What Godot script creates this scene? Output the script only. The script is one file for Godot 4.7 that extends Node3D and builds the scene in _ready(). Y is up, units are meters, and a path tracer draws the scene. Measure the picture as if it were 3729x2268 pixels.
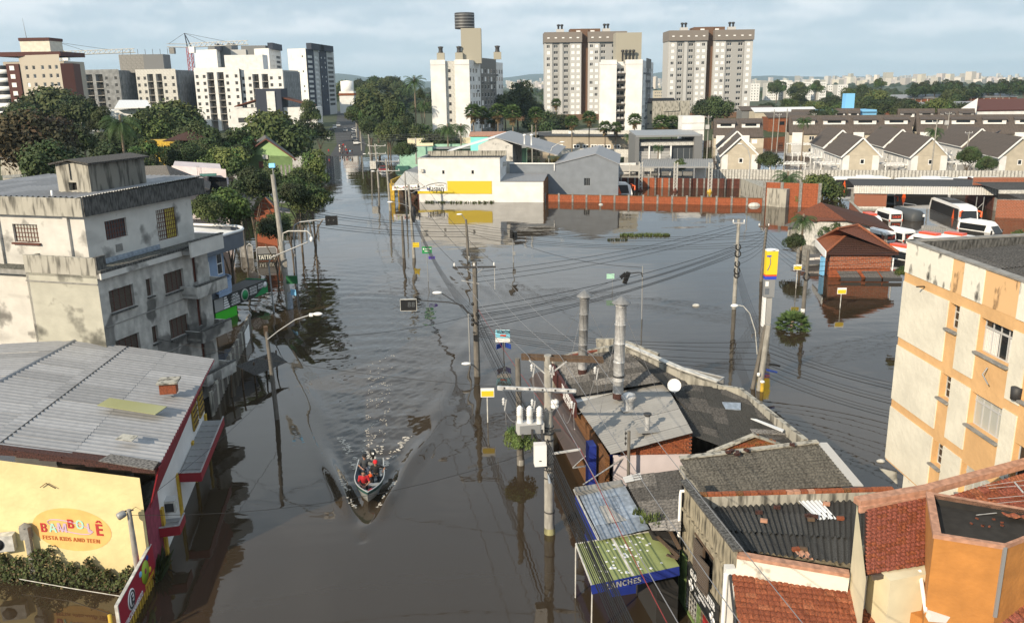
extends Node3D

const UP := Vector3.UP
var rng := RandomNumberGenerator.new()
var M := {}
var T := {}
var taken := {}
var shared := {}


# shapes
class MB:
	var st := SurfaceTool.new()
	func _init():
		st.begin(Mesh.PRIMITIVE_TRIANGLES)
		st.set_smooth_group(-1)
	func tint(c: Color) -> MB:
		st.set_color(c)
		return self
	func tri(a: Vector3,b: Vector3,c: Vector3) -> MB:
		for p in [a,c,b]:
			st.add_vertex(p)
		return self
	func quad(a: Vector3,b: Vector3,c: Vector3,d: Vector3) -> MB:
		tri(a,b,c)
		tri(a,c,d)
		return self
	func box(at: Vector3,size: Vector3,turn := 0.0,tip := 0.0) -> MB:
		return obox(at,Basis(Vector3.UP,turn)*Basis(Vector3.RIGHT,tip),size)
	func obox(at: Vector3,b: Basis,size: Vector3) -> MB:
		var x = b.x*size.x/2
		var y = b.y*size.y/2
		var z = b.z*size.z/2
		quad(at-x-y+z,at+x-y+z,at+x+y+z,at-x+y+z)
		quad(at+x-y-z,at-x-y-z,at-x+y-z,at+x+y-z)
		quad(at+x-y+z,at+x-y-z,at+x+y-z,at+x+y+z)
		quad(at-x-y-z,at-x-y+z,at-x+y+z,at-x+y-z)
		quad(at-x+y+z,at+x+y+z,at+x+y-z,at-x+y-z)
		quad(at-x-y-z,at+x-y-z,at+x-y+z,at-x-y+z)
		return self
	func ebox(at: Vector3,e: Vector3,size: Vector3) -> MB:   # an upright box turned to run along e
		return obox(at,Basis(e,Vector3.UP,e.cross(Vector3.UP)),size)
	func bar(a: Vector3,b: Vector3,w: float,h := 0.0) -> MB:   # a straight bar of rectangular section from a to b
		var d := b-a
		var z := d.normalized()
		var side := z.cross(Vector3.UP)
		if side.length()<.01:
			side = Vector3.RIGHT
		side = side.normalized()
		return obox((a+b)/2,Basis(side,z.cross(side)*-1.0,z),Vector3(w,h if h>0 else w,d.length()))
	func tube(pts: Array,r0: float,r1 := -1.0,n := 6,cap := true) -> MB:
		st.set_smooth_group(1)
		var r_end := r1 if r1>=0 else r0
		var rings := []
		var side := Vector3.ZERO
		for i in pts.size():
			var z: Vector3 = (pts[mini(i+1,pts.size()-1)]-pts[maxi(i-1,0)]).normalized()
			if side==Vector3.ZERO:
				side = z.cross(Vector3.UP if absf(z.y)<.9 else Vector3.RIGHT).normalized()
			side = (side-z*side.dot(z)).normalized()
			var up := z.cross(side)
			var r := lerpf(r0,r_end,i/maxf(1.0,pts.size()-1.0))
			var ring := []
			for k in n:
				var a := TAU*k/n
				ring.append(pts[i]+(side*cos(a)+up*sin(a))*r)
			rings.append(ring)
		for i in rings.size()-1:
			for k in n:
				var l := (k+1) % n
				quad(rings[i][k],rings[i][l],rings[i+1][l],rings[i+1][k])
		st.set_smooth_group(-1)
		if cap:
			for k in n-2:
				tri(rings[0][0],rings[0][k+2],rings[0][k+1])
				tri(rings[-1][0],rings[-1][k+1],rings[-1][k+2])
		return self
	func lathe(at: Vector3,prof: Array,n := 12,axis := Vector3.UP) -> MB:   # prof: Vector2(radius,height)
		st.set_smooth_group(2)
		var s := axis.cross(Vector3.RIGHT if absf(axis.x)<.9 else Vector3.UP).normalized()
		var t := axis.cross(s)
		for i in prof.size()-1:
			for k in n:
				var q := []
				for e in [[i,k],[i,k+1],[i+1,k+1],[i+1,k]]:
					var a: float = TAU*e[1]/n
					q.append(at+axis*prof[e[0]].y+(s*cos(a)+t*sin(a))*prof[e[0]].x)
				quad(q[0],q[1],q[2],q[3])
		st.set_smooth_group(-1)
		return self
	func prism(poly: Array,y0: float,y1: float,top := true) -> MB:   # footprint of Vector3 (y ignored)
		var n := poly.size()
		var mid := Vector3.ZERO
		for p in poly:
			mid += p/n
		for i in n:
			var a: Vector3 = poly[i]
			var b: Vector3 = poly[(i+1) % n]
			quad(Vector3(a.x,y0,a.z),Vector3(b.x,y0,b.z),Vector3(b.x,y1,b.z),Vector3(a.x,y1,a.z))
			if top:
				tri(Vector3(a.x,y1,a.z),Vector3(b.x,y1,b.z),Vector3(mid.x,y1,mid.z))
		return self
	func slab(a: Vector3,b: Vector3,c: Vector3,d: Vector3,t: float) -> MB:   # a quad with thickness t below it
		var n := (c-a).cross(d-b).normalized()
		if n.y<0:
			n = -n
		var o := n*t
		quad(a,b,c,d)
		quad(a-o,d-o,c-o,b-o)
		var r := [a,b,c,d]
		for i in 4:
			var p: Vector3 = r[i]
			var q: Vector3 = r[(i+1) % 4]
			quad(p,p-o,q-o,q)
		return self
	func wave(a: Vector3,b: Vector3,c: Vector3,d: Vector3,pitch: float,amp: float,seg := 4) -> MB:
		# a corrugated sheet: the waves follow each other from a to b and run from a to d
		st.set_smooth_group(3)
		var n := (b-a).cross(d-a).normalized()
		if n.y<0:
			n = -n
		var many := maxi(2,int(round((b-a).length()/pitch))*seg)
		for i in many:
			var q := []
			for k in [i,i+1]:
				var f: float = k/float(many)
				var o: Vector3 = n*amp*sin(TAU*k/seg+.4)
				q.append(a.lerp(b,f)+o)
				q.append(d.lerp(c,f)+o)
			quad(q[0],q[2],q[3],q[1])
		st.set_smooth_group(-1)
		return self
	func ball(at: Vector3,r: Vector3,n := 8,m := 6) -> MB:
		st.set_smooth_group(4)
		for i in m:
			for k in n:
				var q := []
				for e in [[i,k],[i,k+1],[i+1,k+1],[i+1,k]]:
					var v: float = PI*e[0]/m
					var a: float = TAU*e[1]/n
					q.append(at+Vector3(sin(v)*cos(a),cos(v),sin(v)*sin(a))*r)
				quad(q[0],q[1],q[2],q[3])
		st.set_smooth_group(-1)
		return self
	func done() -> ArrayMesh:
		st.generate_normals()
		return st.commit()


func V(x: float, y: float, z: float) -> Vector3:
	return Vector3(x, y, z)


func W(x: float, y: float) -> Vector2:
	return Vector2(x, y)


func mb() -> MB:
	return MB.new()


# things and parts
func numbered(called: String) -> String:
	taken[called] = taken.get(called,-1)+1
	return called if taken[called]==0 else "%s_%03d" % [called,taken[called]]


func tag(o: Node3D,label := "",category := "",group := "",kind := "") -> Node3D:
	for e in [["label",label],["category",category],["group",group],["kind",kind]]:
		if e[1]:
			o.set_meta(e[0],e[1])
	return o


func thing(called: String,label: String,category: String,at := Vector3.ZERO,turn := 0.0,group := "") -> Node3D:
	var o := Node3D.new()
	o.name = numbered(called)
	add_child(o)
	o.position = at
	o.rotation.y = turn
	return tag(o,label,category,group)


func inst(called: String,mesh: Mesh,m: Material,parent: Node3D) -> MeshInstance3D:
	var o := MeshInstance3D.new()
	o.name = called
	o.mesh = mesh
	if m:
		o.material_override = m
	parent.add_child(o,true)
	return o


func part(called: String,b: MB,m: Material,parent: Node3D) -> MeshInstance3D:
	return inst(called,b.done(),m,parent)


func single(called: String,b: MB,m: Material,label: String,category: String,group := "") -> Node3D:
	var o := inst(numbered(called),b.done(),m,self)
	return tag(o,label,category,group)


func struct(called: String,b: MB,m: Material) -> Node3D:
	var o := inst(numbered(called),b.done(),m,self)
	return tag(o,"","","","structure")


func copy(o: Node3D,at: Vector3,turn: float,label: String,scale := Vector3.ONE) -> Node3D:
	var c: Node3D = o.duplicate()
	c.name = numbered(str(o.name).rstrip("0123456789").rstrip("_"))
	add_child(c)
	c.position = at
	c.rotation.y = turn
	c.scale = scale
	c.set_meta("label",label)
	return c


func words(text: String,m: Material,parent: Node3D,at: Vector3,right: Vector3,out: Vector3,high: float,called := "lettering",bold := true,most := 0.0) -> void:
	# raised lettering: centred at «at», running along «right», standing up out of the face whose normal is «out»
	var t := TextMesh.new()
	var f := SystemFont.new()
	f.font_names = PackedStringArray(["Droid Sans"])
	f.font_weight = 700 if bold else 400
	t.font = f
	t.text = text
	t.font_size = 32
	t.pixel_size = high/23.0
	t.depth = .03*high
	t.curve_step = 4.0
	var o := inst(called,t,m,parent)
	var x := right.normalized()
	var z := (out-x*out.dot(x)).normalized()
	var wide := t.get_aabb().size.x
	var k := minf(1.0,most/maxf(wide,.01)) if most>0 else 1.0
	o.transform = Transform3D(Basis(x*k,z.cross(x),z),at-parent.position if parent!=self else at)


# materials
func noise_tex(called: String,seed_: int,freq: float,lo: float,hi: float,octaves := 4,size := 256,kind := FastNoiseLite.TYPE_SIMPLEX_SMOOTH,at0 := 0.0,at1 := 1.0) -> void:
	var n := FastNoiseLite.new()
	n.seed = seed_
	n.noise_type = kind
	n.frequency = freq
	n.fractal_octaves = octaves
	var g := Gradient.new()
	g.offsets = PackedFloat32Array([at0,at1])
	g.colors = PackedColorArray([Color(lo,lo,lo),Color(hi,hi,hi)])
	var t := NoiseTexture2D.new()
	t.width = size
	t.height = size
	t.seamless = true
	t.noise = n
	t.color_ramp = g
	T[called] = t


func bump_tex(called: String,seed_: int,freq: float,octaves: int,strength: float,size := 256) -> void:
	noise_tex(called,seed_,freq,0,1,octaves,size)
	T[called].color_ramp = null
	T[called].as_normal_map = true
	T[called].bump_strength = strength


func mat(called: String,r: float,g: float,b: float,rough := .9,tex := "",size := 1.0,metal := 0.0,streak := 1.0,bump := "",deep := .5) -> StandardMaterial3D:
	# base colour in linear light; «tex» mottles it, one repeat of it is «size» metres wide and «streak» times as tall
	var m := StandardMaterial3D.new()
	m.resource_name = called
	m.albedo_color = Color(r,g,b).linear_to_srgb()
	m.roughness = rough
	m.metallic = metal
	if tex or bump:
		m.uv1_triplanar = true
		m.uv1_world_triplanar = true
		m.uv1_scale = V(1.0/size,1.0/(size*streak),1.0/size)
	if tex:
		m.albedo_texture = T[tex]
	if bump:
		m.normal_enabled = true
		m.normal_texture = T[bump]
		m.normal_scale = deep
	M[called] = m
	return m


func grime(m: StandardMaterial3D,tex: String,size: float,streak := 1.0) -> void:   # a second,larger pattern of dirt over the first
	m.detail_enabled = true
	m.detail_blend_mode = BaseMaterial3D.BLEND_MODE_MUL
	m.detail_uv_layer = BaseMaterial3D.DETAIL_UV_2
	m.detail_albedo = T[tex]
	m.uv2_triplanar = true
	m.uv2_world_triplanar = true
	m.uv2_scale = V(1.0/size,1.0/(size*streak),1.0/size)


func alt(called: String,base: String,k: float,kb := 1.0) -> StandardMaterial3D:   # another tone of a material,as another sheet or coat of paint has
	if not M.has(called):
		var m: StandardMaterial3D = M[base].duplicate()
		m.resource_name = called
		var c: Color = m.albedo_color.srgb_to_linear()
		m.albedo_color = Color(c.r*k,c.g*k,c.b*k*kb).linear_to_srgb()
		M[called] = m
	return M[called]


# walls, windows, roofs
func wall(called: String,parent: Node3D,o: Vector3,u: Vector3,high: float,holes: Array,m: Material,deep := .12) -> MeshInstance3D:
	# a wall seen from outside: «o» its lower left corner, «u» along it to the right; holes are [left, bottom, width, height]
	var b := mb()
	var e := u.normalized()
	var inward := -e.cross(UP)*deep
	var xs := [0.0,u.length()]
	var ys := [0.0,high]
	for q in holes:
		for x in [q[0],q[0]+q[2]]:
			if not xs.has(x): xs.append(x)
		for y in [q[1],q[1]+q[3]]:
			if not ys.has(y): ys.append(y)
	xs.sort()
	ys.sort()
	for j in ys.size()-1:
		var run := -1
		for i in xs.size():
			var open := i==xs.size()-1
			if not open:
				var c := W((xs[i]+xs[i+1])/2,(ys[j]+ys[j+1])/2)
				for q in holes:
					if c.x>q[0] and c.x<q[0]+q[2] and c.y>q[1] and c.y<q[1]+q[3]:
						open = true
						break
			if not open and run<0:
				run = i
			if open and run>=0:
				var y0: Vector3 = UP*ys[j]
				var y1: Vector3 = UP*ys[j+1]
				b.quad(o+e*xs[run]+y0,o+e*xs[i]+y0,o+e*xs[i]+y1,o+e*xs[run]+y1)
				run = -1
	for q in holes:
		var p: Vector3 = o+e*q[0]+UP*q[1]
		var w: Vector3 = e*q[2]
		var h: Vector3 = UP*q[3]
		b.quad(p,p+inward,p+h+inward,p+h)
		b.quad(p+w+inward,p+w,p+w+h,p+w+h+inward)
		b.quad(p,p+w,p+w+inward,p+inward)
		b.quad(p+h+inward,p+w+h+inward,p+w+h,p+h)
	return part(called,b,m,parent)


func pane_mesh(w: float,h: float,nx: int,ny: int,fm: Material,gm: Material,bar := .05) -> ArrayMesh:
	var key := "%.2f %.2f %d %d %s %s %.3f" % [w,h,nx,ny,fm.resource_name,gm.resource_name,bar]
	if not shared.has(key):
		var f := mb()
		for i in nx+1:
			f.box(V(lerpf(-w/2+bar/2,w/2-bar/2,i/float(nx)),0,0),V(bar,h,.05))
		for j in ny+1:
			f.box(V(0,lerpf(-h/2+bar/2,h/2-bar/2,j/float(ny)),0),V(w,bar,.044))
		var g := mb().quad(V(-w/2,-h/2,0),V(w/2,-h/2,0),V(w/2,h/2,0),V(-w/2,h/2,0))
		var me := f.done()
		g.st.generate_normals()
		g.st.commit(me)
		me.surface_set_material(0,fm)
		me.surface_set_material(1,gm)
		shared[key] = me
	return shared[key]


func window(parent: Node3D,o: Vector3,u: Vector3,q: Array,nx: int,ny: int,fm: Material,gm: Material,deep := .1,bar := .05,called := "window") -> MeshInstance3D:
	# fills the hole q of a wall that starts at o and runs along u
	var e := u.normalized()
	var out := e.cross(UP)
	var i := inst(called,pane_mesh(q[2],q[3],nx,ny,fm,gm,bar),null,parent)
	i.transform = Transform3D(Basis(e,UP,out),o+e*(q[0]+q[2]/2)+UP*(q[1]+q[3]/2)-out*deep)
	return i


func facade(parent: Node3D,o: Vector3,u: Vector3,high: float,cols: Array,rows: Array,w: float,h: float,wm: Material,kinds: Array,nx := 2,ny := 1,deep := .12,called := "wall") -> void:
	# a storeyed wall: windows centred on cols (metres along u) and rows (metres above o), dressed at random from kinds [[frame, glass], ...]
	var holes := []
	for y in rows:
		for x in cols:
			holes.append([x-w/2,y-h/2,w,h])
	wall(called,parent,o,u,high,holes,wm,deep)
	for q in holes:
		var k: Array = kinds[rng.randi() % kinds.size()]
		window(parent,o,u,q,nx,ny,k[0],k[1],deep*.8,.09)


func steps(a: float,b: float,n: int) -> Array:
	var r := []
	for i in n:
		r.append(lerpf(a,b,i/maxf(1.0,n-1.0)))
	return r


func sheets(parent: Node3D,a: Vector3,b: Vector3,c: Vector3,d: Vector3,nx: int,ny: int,mats: Array,pitch := .177,amp := .025,seed_ := 1,called := "roof_sheet",skip := []) -> void:
	# a roof of corrugated sheets: nx side by side from a to b, ny down the slope from a to d
	var r := RandomNumberGenerator.new()
	r.seed = seed_
	var n := (b-a).cross(d-a).normalized()
	if n.y<0:
		n = -n
	for j in ny:
		for i in nx:
			if skip.has([i,j]):
				continue
			var f0 := i/float(nx)
			var f1 := (i+1.0)/nx
			var g0 := j/float(ny)
			var g1 := minf(1.0,(j+1.06)/ny)
			var lift := n*(.012*((ny-j) % 3)+r.randf()*.012+.006*(i % 2))
			var low := n*-.01
			var p := a.lerp(b,f0).lerp(d.lerp(c,f0),g0)+lift+low
			var q := a.lerp(b,f1).lerp(d.lerp(c,f1),g0)+lift+low
			var s := a.lerp(b,f1).lerp(d.lerp(c,f1),g1)+lift
			var t := a.lerp(b,f0).lerp(d.lerp(c,f0),g1)+lift
			part(called,mb().wave(p,q,s,t,pitch,amp),mats[r.randi() % mats.size()],parent)


func tiles(parent: Node3D,a: Vector3,b: Vector3,c: Vector3,d: Vector3,nx: int,ny: int,mats: Array,seed_ := 1) -> void:
	# a tiled roof slope, ridge a-b, eave d-c: every tile a piece with a double roll, lying on the one below
	var r := RandomNumberGenerator.new()
	r.seed = seed_
	var w := (b-a).length()/nx
	var l := (d-a).length()/ny
	var key := "tile %.3f %.3f" % [w,l]
	if not shared.has(key):
		var list := []
		for v in 3:
			var t := mb()
			t.st.set_smooth_group(5)
			var prof := []
			for i in 9:
				prof.append(V(w*(i/8.0-.5),.035*absf(sin(PI*i/4.0))+.006*v*(i % 2),0))
			var lo := V(0,.03+.006*v,l*1.06)
			for i in 8:
				t.quad(prof[i],prof[i+1],prof[i+1]+lo,prof[i]+lo)
				t.quad(prof[i]+lo,prof[i+1]+lo,prof[i+1]+lo-V(0,.03,0),prof[i]+lo-V(0,.03,0))
			list.append(t.done())
		shared[key] = list
	for j in ny:
		for i in nx:
			var p := a.lerp(b,(i+.5)/nx).lerp(d.lerp(c,(i+.5)/nx),j/float(ny))
			var x := (b-a).normalized()
			var z := (d.lerp(c,(i+.5)/nx)-a.lerp(b,(i+.5)/nx)).normalized()
			var y := z.cross(x).normalized()
			var o := inst("tile",shared[key][r.randi() % 3],mats[r.randi() % mats.size()],parent)
			o.transform = Transform3D(Basis(x,y,y.cross(x)*-1.0).rotated(y,r.randf_range(-.015,.015)),p+y*r.randf_range(0.0,.008))


func wire(b: MB,p: Vector3,q: Vector3,sag: float,r := .014,n := 10) -> void:
	var pts := []
	for i in n+1:
		var f := i/float(n)
		pts.append(p.lerp(q,f)-UP*sag*4.0*f*(1.0-f))
	b.tube(pts,r,r,4,false)


func cables(label: String,runs: Array,m := "cable") -> void:   # runs: [from,to,sag,radius]; one bundle is one thing,each cable a part
	var t := thing("power_line",label,"power line")
	for e in runs:
		var b := mb()
		wire(b,e[0],e[1],e[2],e[3] if e.size()>3 else .014)
		part("cable",b,M[m],t)


func _ready() -> void:
	# camera, sky, sun, air
	var cam := Camera3D.new()
	cam.name = "camera"
	add_child(cam)
	cam.position = V(0,19.5,0)
	cam.rotation_degrees = V(-14.8,0,-.85)
	cam.fov = 39.99
	cam.near = .2
	cam.far = 16000
	cam.current = true
	var env := Environment.new()
	env.background_mode = Environment.BG_SKY
	env.sky = Sky.new()
	env.sky.sky_material = sky_picture()
	env.tonemap_mode = Environment.TONE_MAPPER_LINEAR
	env.tonemap_exposure = 1.15
	env.sdfgi_enabled = true
	env.ssao_enabled = true
	env.ssil_enabled = true
	env.fog_enabled = true
	env.fog_density = .00009
	env.fog_light_color = Color(.72,.82,.90)
	var we := WorldEnvironment.new()
	we.name = "environment"
	we.environment = env
	add_child(we)
	var sun := DirectionalLight3D.new()
	sun.name = "sun"
	sun.light_energy = 1.6
	sun.light_color = Color(1.0,.93,.82)
	sun.light_angular_distance = .6
	sun.shadow_enabled = true
	add_child(sun)
	sun.look_at_from_position(V(-.56,.45,.70)*100,Vector3.ZERO)

	materials()
	land()
	water()
	far_city()
	towers()
	left_blocks()
	row_houses()
	trees()
	middle()
	garage()
	left_side()
	grey_flats()
	hall()
	shops()
	corner_buildings()
	poles_and_signs()
	boat()
	street_life()


func sky_picture() -> PanoramaSkyMaterial:
	var n := FastNoiseLite.new()
	n.seed = 11
	n.noise_type = FastNoiseLite.TYPE_SIMPLEX_SMOOTH
	n.frequency = .9
	n.fractal_octaves = 5
	n.domain_warp_enabled = true
	n.domain_warp_amplitude = .5
	n.domain_warp_frequency = .7
	var w := 2048
	var h := 1024
	var data := PackedByteArray()
	data.resize(w*h*3)
	for y in h:
		var up := PI*(.5-(y+.5)/h)
		var s := maxf(sin(up),0.0)
		var low := exp(-s*9.0)
		var base := Color(.70,.77,.83).lerp(Color(.765,.84,.87),low)
		if up<0:
			base = Color(.42,.42,.42)
		for x in w:
			var c := base
			if up>0:
				var a := TAU*x/w
				var r := 1.0/(s+.10)
				var v := n.get_noise_3d(cos(a)*r,sin(a)*r,3.0)*.5+.5
				v = smoothstep(.30,.72,v)*(.25+.75*smoothstep(0.0,.09,s))
				c = base.lerp(Color(.90,.93,.95),.85*v)
			var at := (y*w+x)*3
			data[at] = int(c.r*255)
			data[at+1] = int(c.g*255)
			data[at+2] = int(c.b*255)
	var m := PanoramaSkyMaterial.new()
	m.panorama = ImageTexture.create_from_image(Image.create_from_data(w,h,false,Image.FORMAT_RGB8,data))
	m.energy_multiplier = 1.0
	return m


func materials() -> void:
	noise_tex("mottle",1,.012,.72,1.0,5)
	noise_tex("soft",2,.01,.91,1.0,4)
	noise_tex("speck",3,.08,.45,1.0,3)
	noise_tex("stain",4,.014,.34,1.0,5,256,FastNoiseLite.TYPE_SIMPLEX_SMOOTH,.08,.36)
	noise_tex("patch",5,.008,.56,1.0,4,256,FastNoiseLite.TYPE_SIMPLEX_SMOOTH,.30,.37)
	noise_tex("lichen",6,.05,.50,1.0,5,256,FastNoiseLite.TYPE_SIMPLEX_SMOOTH,.2,.7)
	noise_tex("drip",7,.02,.42,1.0,5,256,FastNoiseLite.TYPE_SIMPLEX_SMOOTH,.12,.5)
	bump_tex("grain",8,.05,4,4.0)
	bump_tex("ripple",9,.012,3,3.0,512)
	mat("plaster",.60,.585,.55,.92,"soft",3.0,0,1.0,"grain",.2)
	grime(M.plaster,"stain",9.0,1.0)
	mat("worn",.56,.545,.51,.92,"mottle",2.2,0,1.6,"grain",.25)
	grime(M.worn,"patch",7.0,1.3)
	mat("soot",.12,.118,.112,.95,"lichen",2.0,0,4.0,"grain",.3)
	mat("grimy",.36,.345,.30,.95,"drip",2.5,0,6.0,"grain",.3)
	mat("concrete",.33,.32,.30,.93,"mottle",2.0,0,1.0,"grain",.3)
	mat("polec",.40,.385,.35,.9,"mottle",.8,0,3.0)
	mat("pole_old",.19,.175,.155,.95,"mottle",.6,0,4.0)
	mat("yellow_wall",.72,.60,.32,.9,"soft",4.0,0,1.0,"grain",.2)
	mat("yellow",.70,.46,.05,.8,"mottle",2.0)
	mat("oval_orange",.78,.47,.16,.9,"soft",2.0)
	mat("red_paint",.28,.015,.025,.6,"soft",1.5)
	mat("pink_wall",.34,.055,.10,.8,"mottle",2.0)
	mat("brown_trim",.075,.028,.022,.9,"lichen",1.2)
	mat("wwall",.74,.74,.73,.9,"soft",6.0)
	mat("white",.78,.78,.77,.7)
	mat("chalk",.68,.67,.63,.85,"mottle",1.5)
	mat("blue_wall",.26,.35,.50,.85,"soft",3.0)
	mat("blue_grey",.13,.15,.18,.8,"soft",3.0)
	mat("green_paint",.05,.50,.02,.7)
	mat("black_sign",.02,.022,.022,.5)
	mat("green_wall",.25,.38,.17,.9,"soft",3.0)
	mat("pinkish_wall",.58,.52,.54,.9,"soft",4.0)
	mat("dark_roof",.07,.07,.072,.85,"lichen",3.0)
	mat("fib_roof",.17,.16,.15,.92,"lichen",1.6)
	mat("fib_dark",.095,.09,.085,.92,"lichen",1.4)
	mat("fib_black",.050,.050,.048,.9,"lichen",.8)
	mat("tin",.31,.315,.33,.6,"soft",1.2,.25)
	mat("tin_right",.29,.285,.275,.6,"soft",2.5,.2)
	mat("whiter",.70,.72,.74,.6,"soft",2.0)
	mat("zinc",.55,.555,.56,.45,"mottle",.8,.2)
	mat("window_dark",.022,.024,.027,.5)
	mat("steel",.30,.31,.32,.5,"",1,.3)
	mat("iron",.035,.035,.037,.6)
	mat("cable",.012,.012,.013,.6)
	mat("bare",.25,.25,.26,.5,"",1,.4)
	mat("red_cable",.22,.03,.03,.7)
	mat("wood_old",.13,.085,.055,.95,"mottle",.5,0,5.0)
	mat("wood_red",.10,.030,.018,.7,"soft",.6)
	mat("shut",.10,.078,.062,.8,"soft",.5)
	mat("glass",.016,.019,.022,.08)
	mat("glassg",.06,.07,.08,.1)
	mat("glass_yellow",.42,.35,.06,.3)
	mat("glass_pale",.42,.42,.38,.2)
	mat("curtain",.72,.70,.66,.8,"soft",.3)
	mat("interior",.02,.019,.018,.95)
	mat("cream_wall",.74,.70,.59,.9,"soft",5.0,0,1.0,"grain",.15)
	mat("cream_stained",.74,.71,.62,.9,"stain",3.4,0,1.5,"grain",.15)
	mat("peach_wall",.70,.43,.20,.9,"soft",5.0,0,1.0,"grain",.15)
	mat("peach_stained",.70,.44,.22,.9,"stain",2.6,0,2.5)
	mat("orangew",.52,.225,.055,.9,"soft",2.5,0,1.0,"grain",.25)
	grime(M.orangew,"soft",1.4,1.6)
	mat("pinkc",.56,.30,.20,.85,"mottle",1.0)
	mat("tar_roof",.028,.026,.024,.95,"mottle",1.5)
	mat("pale_cream",.74,.67,.47,.9,"soft",3.0)
	mat("tile_a",.30,.085,.035,.88,"lichen",.9)
	mat("tile_b",.26,.07,.030,.9,"lichen",.7)
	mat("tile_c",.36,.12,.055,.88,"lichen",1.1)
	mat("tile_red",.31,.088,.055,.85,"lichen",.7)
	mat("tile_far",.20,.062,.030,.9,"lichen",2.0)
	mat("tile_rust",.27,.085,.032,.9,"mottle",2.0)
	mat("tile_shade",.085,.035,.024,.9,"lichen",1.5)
	mat("brick",.36,.105,.040,.9,"mottle",.5)
	mat("brick_b",.29,.080,.033,.9,"mottle",.5)
	mat("brick_old",.24,.105,.035,.95,"lichen",.8)
	mat("mortar",.30,.25,.21,.95)
	mat("brickf",.38,.105,.042,.92,"mottle",1.2)
	mat("rust_wall",.11,.032,.02,.9,"mottle",2.0)
	mat("globo_wall",.42,.37,.27,.95,"mottle",1.0,0,2.5,"grain",.3)
	grime(M.globo_wall,"drip",1.6,5.0)
	mat("globo_green",.24,.36,.12,.9,"mottle",1.0)
	mat("maroon_sign",.075,.018,.014,.7,"soft",1.0)
	mat("awning_brown",.085,.062,.055,.55,"soft",1.5)
	mat("bluep",.012,.030,.24,.6,"soft",1.0)
	mat("zinc_blue",.38,.44,.52,.55,"mottle",1.2,.2)
	mat("canvas_green",.25,.29,.11,.7,"soft",2.0)
	mat("sign_red",.32,.012,.03,.6)
	mat("lime",.33,.45,.03,.6)
	mat("asphalt",.055,.056,.06,.9,"mottle",4.0)
	mat("earth",.13,.10,.06,1.0,"mottle",6.0)
	mat("grass_land",.055,.075,.024,1.0,"mottle",9.0)
	mat("hill",.05,.08,.05,1.0,"mottle",300.0)
	mat("paving",.26,.22,.19,.95,"mottle",3.0)
	mat("ash",.46,.46,.455,.85)
	mat("fog",.33,.33,.325,.85)
	mat("tower_brown",.135,.075,.045,.85)
	mat("taupe",.20,.175,.155,.85)
	mat("tower_beige",.34,.32,.26,.85)
	mat("twhite",.80,.80,.79,.85,"soft",12.0)
	mat("tower_grey",.17,.165,.155,.85)
	mat("raw_concrete",.42,.40,.37,.95,"mottle",9.0)
	mat("raw_grey",.30,.31,.32,.95,"mottle",9.0)
	mat("navy",.028,.034,.055,.8)
	mat("stone_beige",.42,.38,.32,.9)
	mat("brown_red",.085,.030,.024,.85)
	mat("hbeige",.50,.45,.36,.9,"soft",4.0)
	mat("hroof",.115,.092,.078,.9,"mottle",2.5)
	mat("mint",.33,.56,.44,.9,"soft",4.0)
	mat("teal",.07,.25,.21,.8)
	mat("shed_grey",.21,.235,.27,.85,"soft",5.0)
	mat("banner_yellow",.62,.46,.02,.6)
	mat("beige_band",.36,.31,.24,.9,"soft",4.0)
	mat("slate",.16,.165,.17,.7)
	mat("van_white",.78,.78,.78,.3)
	mat("van_red",.62,.075,.03,.35)
	mat("van_orange",.75,.11,.02,.4)
	mat("bus_black",.02,.02,.021,.3)
	mat("tyre",.02,.02,.02,.9)
	mat("rubber_tank",.05,.055,.06,.6)
	for e in [["car_white",.7,.7,.7],["car_silver",.36,.37,.38],["car_dark",.03,.03,.035],["car_red",.3,.02,.02],["car_grey",.12,.12,.13]]:
		mat(e[0],e[1],e[2],e[3],.3)
	mat("skyblue",.18,.45,.72,.8)
	mat("syellow",.72,.52,.02,.6)
	mat("sign_green",.01,.24,.07,.6)
	mat("sign_blue",.012,.045,.26,.6)
	mat("sign_cyan",.20,.52,.68,.6)
	mat("deep_red",.35,.02,.02,.7)
	mat("purple",.06,.03,.28,.6)
	mat("lwhite",.8,.8,.8,.7)
	mat("letter_red",.40,.03,.03,.7)
	mat("letter_brown",.42,.12,.03,.8)
	mat("letter_teal",.35,.62,.50,.8)
	mat("letter_lilac",.48,.36,.50,.8)
	mat("letter_dark",.04,.045,.05,.7)
	mat("skin",.36,.19,.13,.6)
	mat("hair",.012,.010,.009,.7)
	mat("shirt_red",.36,.012,.02,.9)
	mat("cap_red",.55,.012,.02,.8)
	mat("shirt_black",.012,.012,.013,.9)
	mat("shirt_slate",.045,.050,.058,.9)
	mat("denim",.05,.06,.09,.9)
	mat("hull_green",.02,.07,.065,.5)
	mat("hull_alu",.42,.43,.42,.4,"",1,.5)
	mat("hull_inside",.10,.13,.17,.6)
	mat("life_vest",.75,.09,.01,.8)
	mat("foam",.50,.47,.42,.7)
	mat("bark",.12,.095,.07,1.0)
	mat("palm_trunk",.20,.16,.12,1.0)
	var lf := mat("leaf",1,1,1,.75)
	lf.vertex_color_use_as_albedo = true
	lf.backlight_enabled = true
	lf.backlight = Color(.10,.16,.03)
	var ct := mat("city_white",.62,.60,.57,.9)
	ct.vertex_color_use_as_albedo = true


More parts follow.
